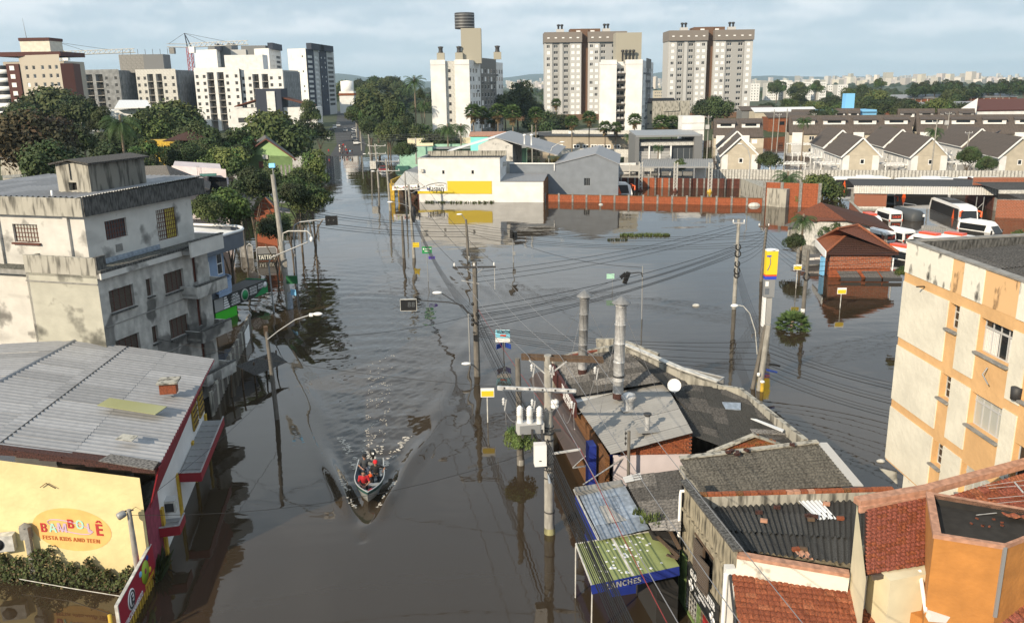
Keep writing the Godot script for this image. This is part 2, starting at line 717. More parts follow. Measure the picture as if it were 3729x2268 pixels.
# land, water, far things
func ground_at(x: float,z: float) -> float:
	var d := -z
	var dry := smoothstep(236.0,262.0,d+(18.0 if x>20.0 else 0.0)*0.0-clampf((x+20.0)*.6,0.0,90.0))
	if x<-52.0:
		dry = maxf(dry,smoothstep(0.0,16.0,-52.0-x)*smoothstep(95.0,130.0,d))
	return -1.9+2.1*dry+3.0*dry*smoothstep(262.0,420.0,d)*(1.0-smoothstep(120.0,190.0,x))+7.0*smoothstep(1500.0,3000.0,d)


func land() -> void:
	var st := SurfaceTool.new()
	st.begin(Mesh.PRIMITIVE_TRIANGLES)
	var zs := [40.0,-60.0]
	while zs[-1]>-9000.0:
		zs.append(zs[-1]-maxf(6.0,-zs[-1]*.035))
	var nx := 150
	for j in zs.size():
		for i in nx+1:
			var x: float = lerpf(-1,1,i/float(nx))*(90.0+absf(zs[j])*1.1)
			st.add_vertex(V(x,ground_at(x,zs[j]),zs[j]))
	for j in zs.size()-1:
		for i in nx:
			var k := j*(nx+1)+i
			for e in [k,k+1,k+nx+2,k,k+nx+2,k+nx+1]:
				st.add_index(e)
	st.generate_normals()
	var o := inst("ground",st.commit(),M.grass_land,self)
	o.set_meta("kind","structure")
	# the street where it comes out of the water and climbs away
	var b := mb()
	var mid := [V(-43.5,0,-226),V(-46.4,0,-244),V(-54.5,0,-300),V(-66.5,0,-357),V(-84,0,-452),V(-120,0,-640)]
	for i in mid.size()-1:
		for k in 8:
			var q := []
			for f in [k/8.0,(k+1)/8.0]:
				var p: Vector3 = mid[i].lerp(mid[i+1],f)
				for s in [-1,1]:
					var e: Vector3 = p+V(s*5.0,0,0)
					e.y = ground_at(p.x,p.z)+.06
					q.append(e)
			b.quad(q[0],q[1],q[3],q[2])
	struct("road",b,M.asphalt)
	# hills on the horizon
	hill("hills",[[-2600,60],[-2150,128],[-1750,150],[-1350,126],[-900,70],[-500,60]],7000)
	hill("hills",[[-900,60],[-200,84],[250,112],[700,118],[1200,100],[1650,132],[2100,70],[3300,52],[4200,40]],8200)


func hill(called: String,ridge: Array,d: float) -> void:
	var b := mb()
	b.st.set_smooth_group(1)
	var n := FastNoiseLite.new()
	n.seed = int(d)
	n.frequency = .004
	for i in ridge.size()-1:
		for k in 8:
			var cols := []
			for f in [k/8.0,(k+1)/8.0]:
				var x: float = lerpf(ridge[i][0],ridge[i+1][0],f)
				var h: float = lerpf(ridge[i][1],ridge[i+1][1],smoothstep(0.0,1.0,f))+n.get_noise_1d(x)*10.0
				var c := []
				for g in 7:
					var e := g/6.0
					c.append(V(x,4.0+(h-4.0)*sin(e*PI/2)+n.get_noise_2d(x,e*300.0)*8.0*e,-d+900.0-900.0*e))
				cols.append(c)
			for g in 6:
				b.quad(cols[0][g],cols[1][g],cols[1][g+1],cols[0][g+1])
	struct(called,b,M.hill)


func wake_mid(z: float) -> float:
	var pts := [[-30.0,-6.4],[-37.0,-7.1],[-42.0,-7.7],[-49.3,-8.4],[-57.0,-9.4],[-65.3,-10.5],[-74.5,-12.6],[-79.3,-15.1],[-86.0,-19.4],[-100.0,-28.0]]
	for i in pts.size()-1:
		if z<=pts[i][0] and z>=pts[i+1][0]:
			return lerpf(pts[i][1],pts[i+1][1],(z-pts[i][0])/(pts[i+1][0]-pts[i][0]))
	return -7.0


var chop := FastNoiseLite.new()


func swell(x: float,z: float) -> float:
	var s := -37.0-z          # metres behind the bow
	var c := x-wake_mid(z)
	var y := 0.0
	if s>-3.0:
		var a := absf(c)
		for k in 3:                # the arms of the wake,each a train of crests that spreads and dies away
			var arm := .62+s*(.255-.055*k)+.35*sin(s*.21+k)
			var wide := .34+.026*s
			var e := (a-arm)/wide
			var amp := .15*exp(-s/26.0)*(1.0-.25*k)*smoothstep(-1.5,1.5,s)
			y += amp*exp(-e*e)*(.8+.3*sin(s*.8+c*.9+k))
			y -= amp*.7*exp(-(e+1.6)*(e+1.6))
		# churned water between the arms
		var inside := smoothstep(.25*s+1.0,.10*s,a)*exp(-s/30.0)*smoothstep(1.0,4.0,s)
		y += inside*(.045*chop.get_noise_2d(x*1.9,z*1.3)+.035*chop.get_noise_2d(x*5.0+40,z*4.0))
		# crosswise waves that follow
		y += .028*exp(-s/32.0)*smoothstep(.24*s+1.0,0.0,a)*sin((s+c*c*.055)*2.7)
		# short rings spreading outside the arms
		y += .011*smoothstep(3.0,14.0,s)*exp(-pow((a-.30*s)/(1.2+.10*s),2.0))*sin((a*.86-s*.30)*5.2)
	return y


func water() -> void:
	chop.seed = 21
	chop.frequency = .35
	chop.fractal_octaves = 3
	var slow := FastNoiseLite.new()
	slow.seed = 5
	slow.frequency = .11
	slow.fractal_octaves = 2
	var mid := FastNoiseLite.new()
	mid.seed = 8
	mid.frequency = .42
	mid.fractal_octaves = 2
	var v := PackedVector3Array()
	var nn := PackedVector3Array()
	var ix := PackedInt32Array()
	# fine water where the boat has been, coarser farther off; rows run across
	var zs := []
	var z := -22.0
	while z>-420.0:
		zs.append(z)
		z -= .16 if z>-64 else (.24 if z>-100 else -z*.006)
	var nx := 330
	var lift := func(x: float,zz: float) -> float:
		var near := clampf((-zz-34.0)/60.0,.10,1.0)
		var y: float = .020*slow.get_noise_2d(x*.8,zz)*near
		y += .0075*mid.get_noise_2d(x*.45,zz*1.1)*near
		if zz>-104.0 and x>-32.0 and x<14.0:
			y += swell(x,zz)*smoothstep(-104.0,-92.0,zz)*smoothstep(14.0,8.0,x)*smoothstep(-32.0,-26.0,x)
		return y
	for j in zs.size():
		var zz: float = zs[j]
		for i in nx+1:
			# columns are close together round the wake and wide apart at the sides
			var f := i/float(nx)
			var x := 0.0
			if f<.12:
				x = lerpf(-60.0+zz*.9,-24.0,f/.12)
			elif f<.88:
				x = lerpf(-24.0,14.0,(f-.12)/.76)
			else:
				x = lerpf(14.0,60.0-zz*.9,(f-.88)/.12)
			v.append(V(x,lift.call(x,zz),zz))
	nn.resize(v.size())
	for j in zs.size():
		for i in nx+1:
			var k := j*(nx+1)+i
			var l := v[k-1 if i>0 else k]
			var r := v[k+1 if i<nx else k]
			var a := v[k-nx-1 if j>0 else k]
			var c := v[k+nx+1 if j<zs.size()-1 else k]
			nn[k] = (a-c).cross(r-l).normalized()
			if i<nx and j<zs.size()-1:
				for e in [k,k+nx+2,k+1,k,k+nx+1,k+nx+2]:
					ix.append(e)
	var arr := []
	arr.resize(Mesh.ARRAY_MAX)
	arr[Mesh.ARRAY_VERTEX] = v
	arr[Mesh.ARRAY_NORMAL] = nn
	arr[Mesh.ARRAY_INDEX] = ix
	var me := ArrayMesh.new()
	me.add_surface_from_arrays(Mesh.PRIMITIVE_TRIANGLES,arr)
	var m := mat("water",.040,.029,.018,.035)
	m.metallic_specular = .5
	m.uv1_triplanar = true
	m.uv1_world_triplanar = true
	m.uv1_scale = V(1.0/15.0,1.0,1.0/7.0)
	m.normal_enabled = true
	m.normal_texture = T.ripple
	m.normal_scale = .085
	var o := inst("water",me,m,self)
	o.set_meta("kind","structure")
	# behind and beside the camera the flood goes on
	var b := mb()
	b.quad(V(-300,-.02,60),V(300,-.02,60),V(300,-.02,-22),V(-300,-.02,-22))
	struct("water",b,m)
	# churned foam behind the boat and along its bow wave
	var f := mb()
	var r := RandomNumberGenerator.new()
	r.seed = 77
	for i in 2600:
		var s := 4.3+pow(r.randf(),2.2)*22.0
		var zz := -37.0-s
		var side := r.randf_range(-1,1)
		var off := side*(.35+.03*s)
		if i % 3==0:
			s = 4.0+pow(r.randf(),1.6)*5.0
			zz = -37.0-s
			off = signf(side)*(.35+(s-4.0)*.32)+r.randf_range(-.25,.25)
		elif i % 11==0:
			s = r.randf_range(.3,3.0)
			zz = -37.0-s
			off = signf(side)*(.55+s*.25)+r.randf_range(-.15,.2)
		if chop.get_noise_2d(off*4.0+9.0,zz*3.0)<-.02+.012*s:
			continue
		var x := wake_mid(zz)+off
		var p := V(x,float(lift.call(x,zz))+.012,zz)
		var w := r.randf_range(.02,.085)*(1.3 if s<9.0 else .8)
		var t := r.randf()*TAU
		var last := p+V(cos(t)*w,0,sin(t)*w*.7)
		var first := last
		for k in range(1,5):
			var a := t+TAU*k/5.0
			var w2 := w*r.randf_range(.5,1.2)
			var q := p+V(cos(a)*w2,0,sin(a)*w2*.7)
			f.tri(p+UP*.02,last,q)
			last = q
		f.tri(p+UP*.02,last,first)
	var fo := inst("wake_foam",f.done(),M.foam,self)
	tag(fo,"white foam churned up behind the motor boat","foam","","stuff")


func far_city() -> void:
	var mm := MultiMesh.new()
	mm.transform_format = MultiMesh.TRANSFORM_3D
	mm.use_colors = true
	mm.mesh = BoxMesh.new()
	var r := RandomNumberGenerator.new()
	r.seed = 4
	var n := 900
	mm.instance_count = n
	for i in n:
		var d := r.randf_range(2300.0,6200.0)
		var a := r.randf_range(-.02,.62)
		if i % 4==0:
			a = r.randf_range(0.0,.20)
		elif i % 4==1:
			a = r.randf_range(.36,.56)
		var up := smoothstep(4200.0,6500.0,d)*34.0*(1.0 if a<.25 else .4)
		var high := r.randf_range(6.0,18.0) if r.randf()<.8 else r.randf_range(18.0,36.0)
		var w := r.randf_range(9.0,24.0)
		mm.set_instance_transform(i,Transform3D(Basis(UP,r.randf()*.8).scaled(V(w,high+10.0,w)),V(a*d,6.0+up+high/2-5.0,-d)))
		var c := r.randf_range(.55,1.0)
		mm.set_instance_color(i,Color(c,c*r.randf_range(.92,1.0),c*r.randf_range(.85,1.0)))
	var o := MultiMeshInstance3D.new()
	o.name = "distant_city"
	o.multimesh = mm
	o.material_override = M.city_white
	add_child(o)
	tag(o,"pale tower blocks of the distant city on the horizon","city","","stuff")
	# trees of the plain before it
	var tm := MultiMesh.new()
	tm.transform_format = MultiMesh.TRANSFORM_3D
	tm.mesh = crown_mesh(3)
	tm.instance_count = 700
	for i in 700:
		var d := r.randf_range(950.0,2300.0) if i % 4 else r.randf_range(480.0,950.0)
		var a := r.randf_range(-.66,.68) if i % 4 else r.randf_range(-.66,.1)
		if a>-.28 and a<-.16:
			d += 200.0
		var s := r.randf_range(5.0,9.0)
		tm.set_instance_transform(i,Transform3D(Basis(UP,r.randf()*TAU).scaled(V(s*1.3,s*1.1,s*1.3)),V(a*d,ground_at(a*d,-d)-1.0,-d)))
	var to := MultiMeshInstance3D.new()
	to.name = "distant_woods"
	to.multimesh = tm
	to.material_override = alt("leaf_far","leaf",.85)
	add_child(to)
	tag(to,"dark green woods across the plain before the distant city","woods","","stuff")


func white_glass() -> Array:
	return [[M.white,M.white],[M.white,M.white],[M.white,M.window_dark]]


func towers() -> void:
	rng.seed = 31
	# two grey and brown slabs
	tall_slab("tall grey tower block with brown recess, behind the white block with four flues",V(17.1,43.3,-417),V(34.2,42.8,-417),V(37.5,43.1,-417),V(55.1,42.9,-417),V(29.2,44.6,-417),V(43.3,44.6,-417),1)
	tall_slab("tall grey tower block with brown recess, behind the wide round dark tree",V(75.1,43,-417),V(92.9,43,-417),V(96.3,43.3,-417),V(114.3,43.2,-417),V(87.3,44.6,-417),V(101.7,44.6,-417),2)
	# two white blocks nearer by
	white_block("white ten-storey block with dark water tank on its roof, beside the palms",V(-26.5,28.2,-302),V(-21.5,28.2,-302),V(-18.3,28.2,-302),V(-13.3,28.2,-302),V(-2.2,27.9,-346),1)
	white_block("white ten-storey block with a dark recessed strip of balconies and four flues",V(34,28,-327),V(39.9,27.9,-327),V(43.3,27.9,-327),V(49.4,27.8,-327),V(60.7,27.7,-372),2)
	# white walk-up blocks on the right horizon
	var spots := [[V(246.5,18.2,-900),V(256,17.8,-900),3],[V(271.9,18.2,-930),V(284.7,18.3,-930),5],[V(288.9,20.7,-945),V(298.1,20.5,-945),4],[V(293.2,18.2,-930),V(303.5,18.3,-930),4],[V(297.1,18.6,-900),V(308.8,18.4,-900),5],[V(319.6,21.2,-935),V(329,21.1,-935),4],[V(318.4,18.6,-905),V(325.8,18.2,-905),3],[V(354.6,14.8,-980),V(365.1,14.9,-980),4],[V(357.9,15.3,-960),V(369.1,15.1,-960),4],[V(131.2,13.6,-800),V(140.3,13.1,-800),4]]
	var which := ["at the left end, touching the grey tower","second from the left","with the raised roof of the left pair","right half of the left pair","left half of the middle pair","with the raised stair head of the middle pair","right half of the middle pair","smaller one behind the trees","at the right end, behind the grey annex","alone between the two tall grey towers"]
	for i in spots.size():
		var a: Vector3 = spots[i][0]
		var b: Vector3 = spots[i][1]
		var t := thing("apartment_block","far white walk-up apartment block on the plain, "+which[i],"apartment block",Vector3.ZERO,0,"far white walk-up blocks")
		var floors := 7 if i<9 else 4
		var g := ground_at(a.x,a.z)-1.0
		var top := minf(a.y,b.y)
		var step := 2.75
		var rows := []
		for k in floors:
			rows.append(top-g-2.0-step*k)
		var w := b.x-a.x
		facade(t,V(a.x,g,a.z),V(w,0,0),top-g,steps(1.8,w-1.8,spots[i][2]),rows,1.1,1.2,M.wwall if i<9 else M.hbeige,[[M.white,M.glassg]],1,1,.15)
		part("side_wall",mb().prism([V(a.x,0,a.z-.6),V(a.x,0,a.z-14),V(b.x,0,b.z-14),V(b.x,0,a.z-.6)],g,top-.1),M.chalk,t)
	tank_and_sheds()


func tall_slab(label: String,a: Vector3,b: Vector3,c: Vector3,d: Vector3,e: Vector3,f: Vector3,n: int) -> void:
	var t := thing("apartment_tower",label,"tower block",Vector3.ZERO,0,"tall grey tower blocks")
	var g := ground_at(a.x,a.z)
	var top := (a.y+b.y)/2
	var depth := 16.0
	var body := top-4.6
	for s in 2:
		var p := a if s==0 else c
		var w := (b.x-a.x) if s==0 else (d.x-c.x)
		var o := V(p.x,g,p.z)
		# vertical strips of wall in two greys, each with its windows
		var strips := [[0.0,.21,0],[.21,.40,1],[.40,.49,2],[.49,.68,1],[.68,1.0,0]] if s==0 else [[0.0,.30,0],[.30,.49,1],[.49,.59,3],[.59,.78,1],[.78,1.0,0]]
		var step := 2.745
		var rows := []
		for k in 13:
			rows.append(body-g-1.75-step*k)
		for q in strips:
			var u := V(w*(q[1]-q[0]),0,0)
			var at: Vector3 = o+V(w*q[0],0,-.45 if q[2]==1 or q[2]==3 else 0.0)
			var tone: Material = M.ash if q[2]==0 or q[2]==2 else M.fog
			if q[2]==0:
				var cols := [u.x*.47] if u.x<w*.25 else [u.x*.27,u.x*.72]
				facade(t,at,u,body-g,cols,rows,1.5,1.45,tone,white_glass()+[[M.white,M.white]],2,1,.15)
			elif q[2]==1:
				facade(t,at,u,body-g,[u.x*.5],rows,u.x*.62,1.35,tone,[[M.white,M.window_dark],[M.white,M.window_dark],[M.white,M.glassg]],2,1,.3)
			else:
				wall("wall",t,at,u,body-g,[],tone)
		part("side_wall",mb().prism([o+V(0,0,-1.3),o+V(w,0,-1.3),o+V(w,0,-depth),o+V(0,0,-depth)],g,body-.05),M.ash,t)
		var band := mb().box(V(p.x+w/2,top-2.3,p.z-depth/2+.45),V(w+.5,4.6,depth+.9))
		part("parapet",band,M.taupe,t)
		for k in 5:
			part("vent",mb().box(V(p.x+w*(.1+.2*k),top-2.6,p.z+.96),V(1.1,.5,.1)),M.white,t)
		var px: float = p.x+w*(.44 if s==0 else .5)
		part("flue_base",mb().box(V(px,top+.8,p.z-6),V(3.6,1.6,2)),M.ash,t)
		for k in [-.8,.8]:
			part("flue",mb().lathe(V(px+k,top+1.6,p.z-6),[W(.45,0),W(.45,1.3),W(.75,1.4),W(.75,2.1),W(0,2.3)],8),M.iron,t)
	var x0 := b.x
	var x1 := c.x
	part("recess_wall",mb().box(V((x0+x1)/2,(g+e.y)/2,a.z-9),V(x1-x0+.4,e.y-g,12)),M.tower_brown,t)
	part("stair_head",mb().box(V((e.x+f.x)/2,(body+e.y)/2,a.z-9),V(f.x-e.x,e.y-body,11)),M.tower_brown,t)
	for k in [.27,.74]:
		part("stair_window",mb().box(V(lerpf(e.x,f.x,k),e.y-1.7,a.z-3.46),V(1.9,1.8,.1)),M.white,t)
	part("podium",mb().box(V((a.x+d.x)/2,g+.9,a.z-4),V(d.x-a.x+26,3.4,14)),M.tower_brown,t)


func white_block(label: String,a: Vector3,b: Vector3,c: Vector3,d: Vector3,far: Vector3,n: int) -> void:
	var t := thing("apartment_block",label,"apartment block",Vector3.ZERO,0,"white ten-storey blocks")
	var g := ground_at(a.x,a.z)-2.0
	var top := a.y
	var o := V(0,g,a.z)
	var h := top-g
	var rows := []
	for k in 9:
		rows.append(h-3.6-2.75*k)
	wall("front_wall",t,V(a.x,g,a.z),V(b.x-a.x,0,0),h,[],M.twhite)
	wall("front_wall",t,V(c.x,g,a.z),V(d.x-c.x,0,0),h,[],M.twhite)
	for e in [[a.x,b.x],[c.x,d.x]]:
		part("parapet",mb().box(V((e[0]+e[1])/2,top-1.6,a.z-1.6),V(e[1]-e[0]+.25,.12,3.4)),M.chalk,t)
	var deep := 1.1 if n==1 else 4.0
	wall("return_wall",t,V(b.x,g,a.z),V(0,0,-deep),h,[],M.twhite)
	wall("return_wall",t,V(c.x,g,a.z-deep),V(0,0,deep),h,[],M.twhite)
	var w := c.x-b.x
	if n==1:
		facade(t,V(b.x,g,a.z-deep),V(w,0,0),h-.4,[w*.42],rows,.9,1.1,M.chalk,[[M.tower_grey,M.window_dark]],1,1)
	else:
		facade(t,V(b.x,g,a.z-deep),V(w,0,0),h-2.0,[w*.28,w*.74],rows,1.5,1.4,M.chalk,[[M.white,M.window_dark],[M.ash,M.window_dark]],1,1)
		for y in rows:
			part("balcony_ledge",mb().box(V((b.x+c.x)/2,g+y-1.15,a.z-1.8),V(w-.1,.22,3.6)),M.taupe,t)
			for k in [.3,.7]:
				if rng.randf()<.75:
					part("air_conditioner",mb().box(V(lerpf(b.x,c.x,k),g+y-.75,a.z-.6),V(.9,.6,.5)),M.ash,t)
	# the long side, in white and taupe bays
	var side := V(far.x-d.x,0,far.z-d.z)
	var bays := [[0.0,.30,0],[.30,.78,1],[.78,1.0,0]]
	for q in bays:
		var u: Vector3 = side*(q[1]-q[0])
		var at: Vector3 = V(d.x,g,d.z)+side*q[0]
		var hh: float = h+(.9 if q[2]==1 else -.2)
		var many := 5 if q[2]==1 else (4 if q[0]==0.0 else 3)
		facade(t,at,u,hh,steps(u.length()*.12,u.length()*.88,many),rows,u.length()/many*.55,1.6,M.tower_grey if q[2]==1 else M.wwall,[[M.white,M.white],[M.white,M.window_dark],[M.white,M.glassg]],1,1,.15)
	for k in 26:
		var q := rng.randf_range(.03,.97)
		var out := side.normalized().cross(UP)
		var y: float = rows[rng.randi() % 9]
		part("air_conditioner",mb().box(V(d.x,g+y-1.3,d.z)+side*q+out*.35,V(.8,.65,.8)),M.slate,t)
	var back := [V(a.x,0,a.z-deep-.4),V(d.x,0,a.z-deep-.4),V(d.x,0,d.z-.3),V(far.x-.3,0,far.z),V(a.x+(far.x-d.x),0,far.z)]
	part("core",mb().prism([back[0],back[1]-V(.5,0,0),back[3]-V(.3,0,0),back[4]],g,top-.6),M.wwall,t)
	# machine room and tank
	if n==1:
		var m0 := V(-17.7,28.5,-306)
		var m1 := V(-9.7,28.4,-306)
		part("machine_room",mb().box(V((m0.x+m1.x)/2+1,top+4.6,a.z-9),V((m1.x-m0.x)*.86,11.6,7)),M.tower_beige,t)
		part("water_tank",mb().lathe(V((m0.x+m1.x)/2-1.2,top+10.4,a.z-9),[W(3.4,0),W(3.4,5.2),W(0,5.4)],16),M.iron,t)
		for k in 5:
			part("tank_hoop",mb().lathe(V((m0.x+m1.x)/2-1.2,top+10.8+k,a.z-9),[W(3.4,0),W(3.52,.05),W(3.52,.2),W(3.4,.25)],16),M.steel,t)
		for x in [-9.5,-3.2,10.0]:
			part("flue_base",mb().box(V((m0.x+m1.x)/2+x,top+1.2,a.z-5),V(2.6,2.4,2)),M.tower_beige,t)
			part("flue",mb().lathe(V((m0.x+m1.x)/2+x,top+2.4,a.z-5),[W(.9,0),W(.7,.6),W(.7,1.4),W(1.0,2.0),W(0,2.2)],8),M.iron,t)
	else:
		var m0 := V(41,34.9,-331)
		var m1 := V(47.6,34.8,-331)
		part("machine_room",mb().box(V((m0.x+m1.x)/2+.5,top+4.5,a.z-9),V(m1.x-m0.x+3.0,10.5,8)),M.tower_beige,t)
		for k in 4:
			part("flue",mb().lathe(V(m0.x+1.4+1.35*k,top-.5,a.z-3.2),[W(.35,0),W(.35,3.2),W(.6,3.4),W(.6,4.0),W(0,4.2)],8),M.iron,t)


func tank_and_sheds() -> void:
	# small things between the tree tops
	var p := V(-76.7,17.9,-420)
	var t := thing("water_tower","white water tank on a red roof above the trees","water tank",p)
	part("tank",mb().lathe(Vector3.ZERO,[W(2.9,0),W(3.1,.3),W(3.1,4.6),W(0,5.0)],16),M.white,t)
	part("base",mb().box(V(0,-5.0,0),V(6.8,10,6)),M.wwall,t)
	part("cornice",mb().box(V(0,-1.4,0),V(7.4,1.0,6.6)),M.tile_rust,t)
	for e in [[V(128.5,8.7,-330),20.0,"skyblue","blue house with a square stair tower, among trees on the right"],[V(201.4,6.2,-430),24.0,"tile_rust","low brick school wing with white columns, among trees on the right"],[V(243,6.3,-430),60.0,"brickf","long red brick factory shed with a grey roof, at the right edge"],[V(284.7,7.9,-560),78.0,"tile_rust","long orange factory wall behind the pines"]]:
		var at: Vector3 = e[0]
		var b := thing("shed" if e[1]>20.5 else "house",e[3],"shed" if e[1]>20.5 else "house",V(at.x,ground_at(at.x,at.z),at.z))
		var hh: float = at.y-b.position.y
		part("wall",mb().box(V(0,hh/2,-6),V(e[1],hh,12)),M[e[2]],b)
		if e[1]>20.5:
			part("roof",mb().slab(V(-e[1]/2-.5,hh,.6),V(e[1]/2+.5,hh,.6),V(e[1]/2+.5,hh+2.2,-12),V(-e[1]/2-.5,hh+2.2,-12),.3),M.tin,b)
			for k in int(e[1]/4.0):
				part("pillar",mb().box(V(-e[1]/2+1+4.0*k,hh/2-.2,.1),V(.4,hh-.4,.2)),M.chalk,b)
		else:
			part("stair_tower",mb().box(V(.5,hh/2+3.0,-4),V(3.4,hh+6.0,3.4)),alt("blue_lit","skyblue",1.1),b)
			part("band",mb().box(V(0,hh-.9,-5.9),V(e[1]+.3,.5,12.3)),alt("blue_deep","skyblue",.35),b)


func left_blocks() -> void:
	rng.seed = 77
	# unfinished walk-up blocks seen end-on and edge-on, left of the street: [left, corner, right, finish]
	var list := [
		[V(-184.8,28.4,-376),V(-163.1,28,-372),V(-162.4,28.1,-386),"raw_grey",6,"bare concrete block with a dark stair hut on its roof, leftmost unfinished one"],
		[V(-157.8,28.2,-376),V(-139.4,28.7,-372),V(-138.9,27.8,-392),"raw_concrete",6,"half painted unfinished block, second of the row, under the left crane boom"],
		[V(-132.4,28.5,-374),V(-112.7,27.4,-372),V(-118.2,27.6,-392),"raw_concrete",7,"grey plastered block, third of the unfinished row, below the second crane"],
		[V(-113,27.5,-374),V(-94.6,28.2,-372),V(-92.8,28.1,-392),"wwall",7,"white painted block, rightmost of the unfinished row, nearest the street"],
	]
	var fin := ["raw_grey","chalk","wwall","wwall"]
	for i in 4:
		var e: Array = list[i]
		var a: Vector3 = e[0]
		var c: Vector3 = e[1]
		var d: Vector3 = e[2]
		var t := thing("apartment_block",e[5],"apartment block",Vector3.ZERO,0,"unfinished blocks below the cranes")
		var g := ground_at(a.x,a.z)-3.0
		var top := a.y
		var u := V(c.x-a.x,0,c.z-a.z)
		var w := u.length()
		var rows := []
		for k in e[4]:
			rows.append(top-g-3.6-2.8*k)
		var o := V(a.x,g,a.z)
		var out := u.normalized().cross(UP)
		var m: Material = M[fin[i]]
		# flat bays with square windows, and two deep stacks of balconies
		var bays := [[0.0,.28,0],[.28,.43,1],[.43,.50,2],[.50,.65,1],[.65,1.0,0]]
		for q in bays:
			var v: Vector3 = u*(q[1]-q[0])
			if q[2]==0:
				facade(t,o+u*q[0],v,top-g,steps(v.length()*.22,v.length()*.78,2),rows,1.25,1.35,m,[[M.fog,M.window_dark]],1,1,.25)
			elif q[2]==1:
				wall("balcony_back",t,o+u*q[0]-out*1.6,v,top-g-1.6,[],M.taupe)
				wall("wall",t,o+u*q[0]+UP*(top-g-1.9),v,1.9,[],m)
				for y in rows:
					var mid: Vector3 = o+u*(q[0]+q[1])/2.0+UP*(y-1.35)-out*.7
					part("balcony",mb().obox(mid,Basis(u.normalized(),UP,out),V(v.length(),.25,1.8)),M.raw_concrete,t)
					part("balcony_door",mb().obox(mid+UP*1.2-out*.82,Basis(u.normalized(),UP,out),V(v.length()*.5,2.1,.1)),M.interior,t)
				part("return_wall",mb().quad(o+u*q[0],o+u*q[0]-out*1.6,o+u*q[0]-out*1.6+UP*(top-g),o+u*q[0]+UP*(top-g)),m,t)
				part("return_wall",mb().quad(o+u*q[1],o+u*q[1]-out*1.6,o+u*q[1]-out*1.6+UP*(top-g),o+u*q[1]+UP*(top-g)),m,t)
			else:
				wall("wall",t,o+u*q[0],v,top-g,[],m)
		var s := V(d.x-c.x,0,d.z-c.z)
		facade(t,V(c.x,g,c.z),s,top-g-.4,steps(s.length()*.3,s.length()*.75,2),rows,1.3,1.35,M.raw_grey if i<3 else M.chalk,[[M.fog,M.window_dark]],1,1,.25)
		part("core",mb().prism([o-out*1.7,o+u-out*1.7,o+u+s-out*2.0,o+s-out*2.0],g,top-.9),M.raw_grey,t)
		if i==0:
			var p := V(-160.7,28.6,-385)
			part("stair_hut",mb().box(V(p.x,top+2.4,p.z),V(11,7.5,8)),M.concrete,t)
			part("stair_hut",mb().box(V(p.x+9.5,top+2.4,p.z+1),V(8.5,7.3,8)),M.slate,t)
			for k in 7:
				part("starter_bar",mb().box(V(p.x-4+3.2*k,top+7.0,p.z+3),V(.14,2.6,.14)),M.iron,t)
		elif i==3:
			var p := V(-114,28.3,-388)
			part("stair_hut",mb().box(V(p.x,top+2.8,p.z),V(16.5,7.0,8)),M.wwall,t)
	# finished white and navy slabs behind
	var tall := [
		[V(-184.3,42.1,-525),V(-169,41.4,-518),V(-172.8,42.5,-540),"white slab with small windows, leftmost behind the unfinished blocks"],
		[V(-175.4,43.4,-545),V(-168.6,43.1,-540),V(-170.5,43.2,-560),"narrow white slab with stacked balconies, beside the navy gable"],
		[V(-150.6,42.6,-530),V(-140.6,42.1,-525),V(-142.5,42.8,-560),"white slab with grey gable, in the middle behind the unfinished blocks"],
		[V(-128.9,41.9,-522),V(-117.4,41.5,-518),V(-112.4,41.9,-575),"white slab with navy gables, nearest the street"],
	]
	for i in 4:
		var a: Vector3 = tall[i][0]
		var c: Vector3 = tall[i][1]
		var d: Vector3 = tall[i][2]
		var t := thing("apartment_block",tall[i][3],"apartment block",Vector3.ZERO,0,"white and navy slabs")
		var g := ground_at(a.x,a.z)-2.0
		var top := a.y
		var h := top-g
		var rows := []
		for k in 11:
			rows.append(h-4.4-2.8*k)
		var u := V(c.x-a.x,0,c.z-a.z)
		var w := u.length()
		facade(t,V(a.x,g,a.z),u,h,steps(w*.25,w*.8,3 if w>20 else 2),rows,1.0,1.2,M.twhite,white_glass(),1,1,.12)
		var s := V(d.x-c.x,0,d.z-c.z)
		var out := s.normalized().cross(UP)
		var cuts := [[0.0,.26,0],[.26,.44,1],[.44,.70,2],[.70,1.0,1]] if i==3 else [[0.0,.5,0],[.5,1.0,1]]
		for q in cuts:
			var v: Vector3 = s*(q[1]-q[0])
			var at: Vector3 = V(c.x,g,c.z)+s*q[0]
			if q[2]==2:
				facade(t,at+out*.3,v,h+2.5,steps(v.length()*.25,v.length()*.75,2),rows,1.6,1.2,M.navy,[[M.navy,M.white],[M.navy,M.window_dark]],1,1)
			elif q[2]==1:
				facade(t,at,v,h,[v.length()*.5],rows,v.length()*.7,1.5,M.wwall if i<3 else M.ash,[[M.navy,M.window_dark]],2,1,.6)
			else:
				facade(t,at,v,h-.2,[v.length()*.5],rows,v.length()*.6,1.4,M.navy if i==3 else M.twhite,[[M.white,M.window_dark]],2,1,.4)
		part("core",mb().prism([V(a.x,0,a.z-.8),V(c.x,0,c.z-.8),V(d.x-.8,0,d.z),V(a.x+s.x,0,d.z)],g,top-.8),M.wwall,t)
		var hat := [[.1,.55],[.4,.9]]
		for q in hat:
			var x: float = lerpf(c.x,d.x,q[0])
			part("navy_crest",mb().obox(V(lerpf(x,lerpf(c.x,d.x,q[1]),.5),top+1.5,lerpf(c.z,d.z,(q[0]+q[1])/2)-1),Basis(s.normalized(),UP,out),V(s.length()*(q[1]-q[0]),3.6,3)),M.navy if i!=1 else M.slate,t)
	var gp := V(-158.4,44.5,-536)
	var gt := thing("stair_tower","dark grey gabled stair tower rising between the white slabs","stair tower")
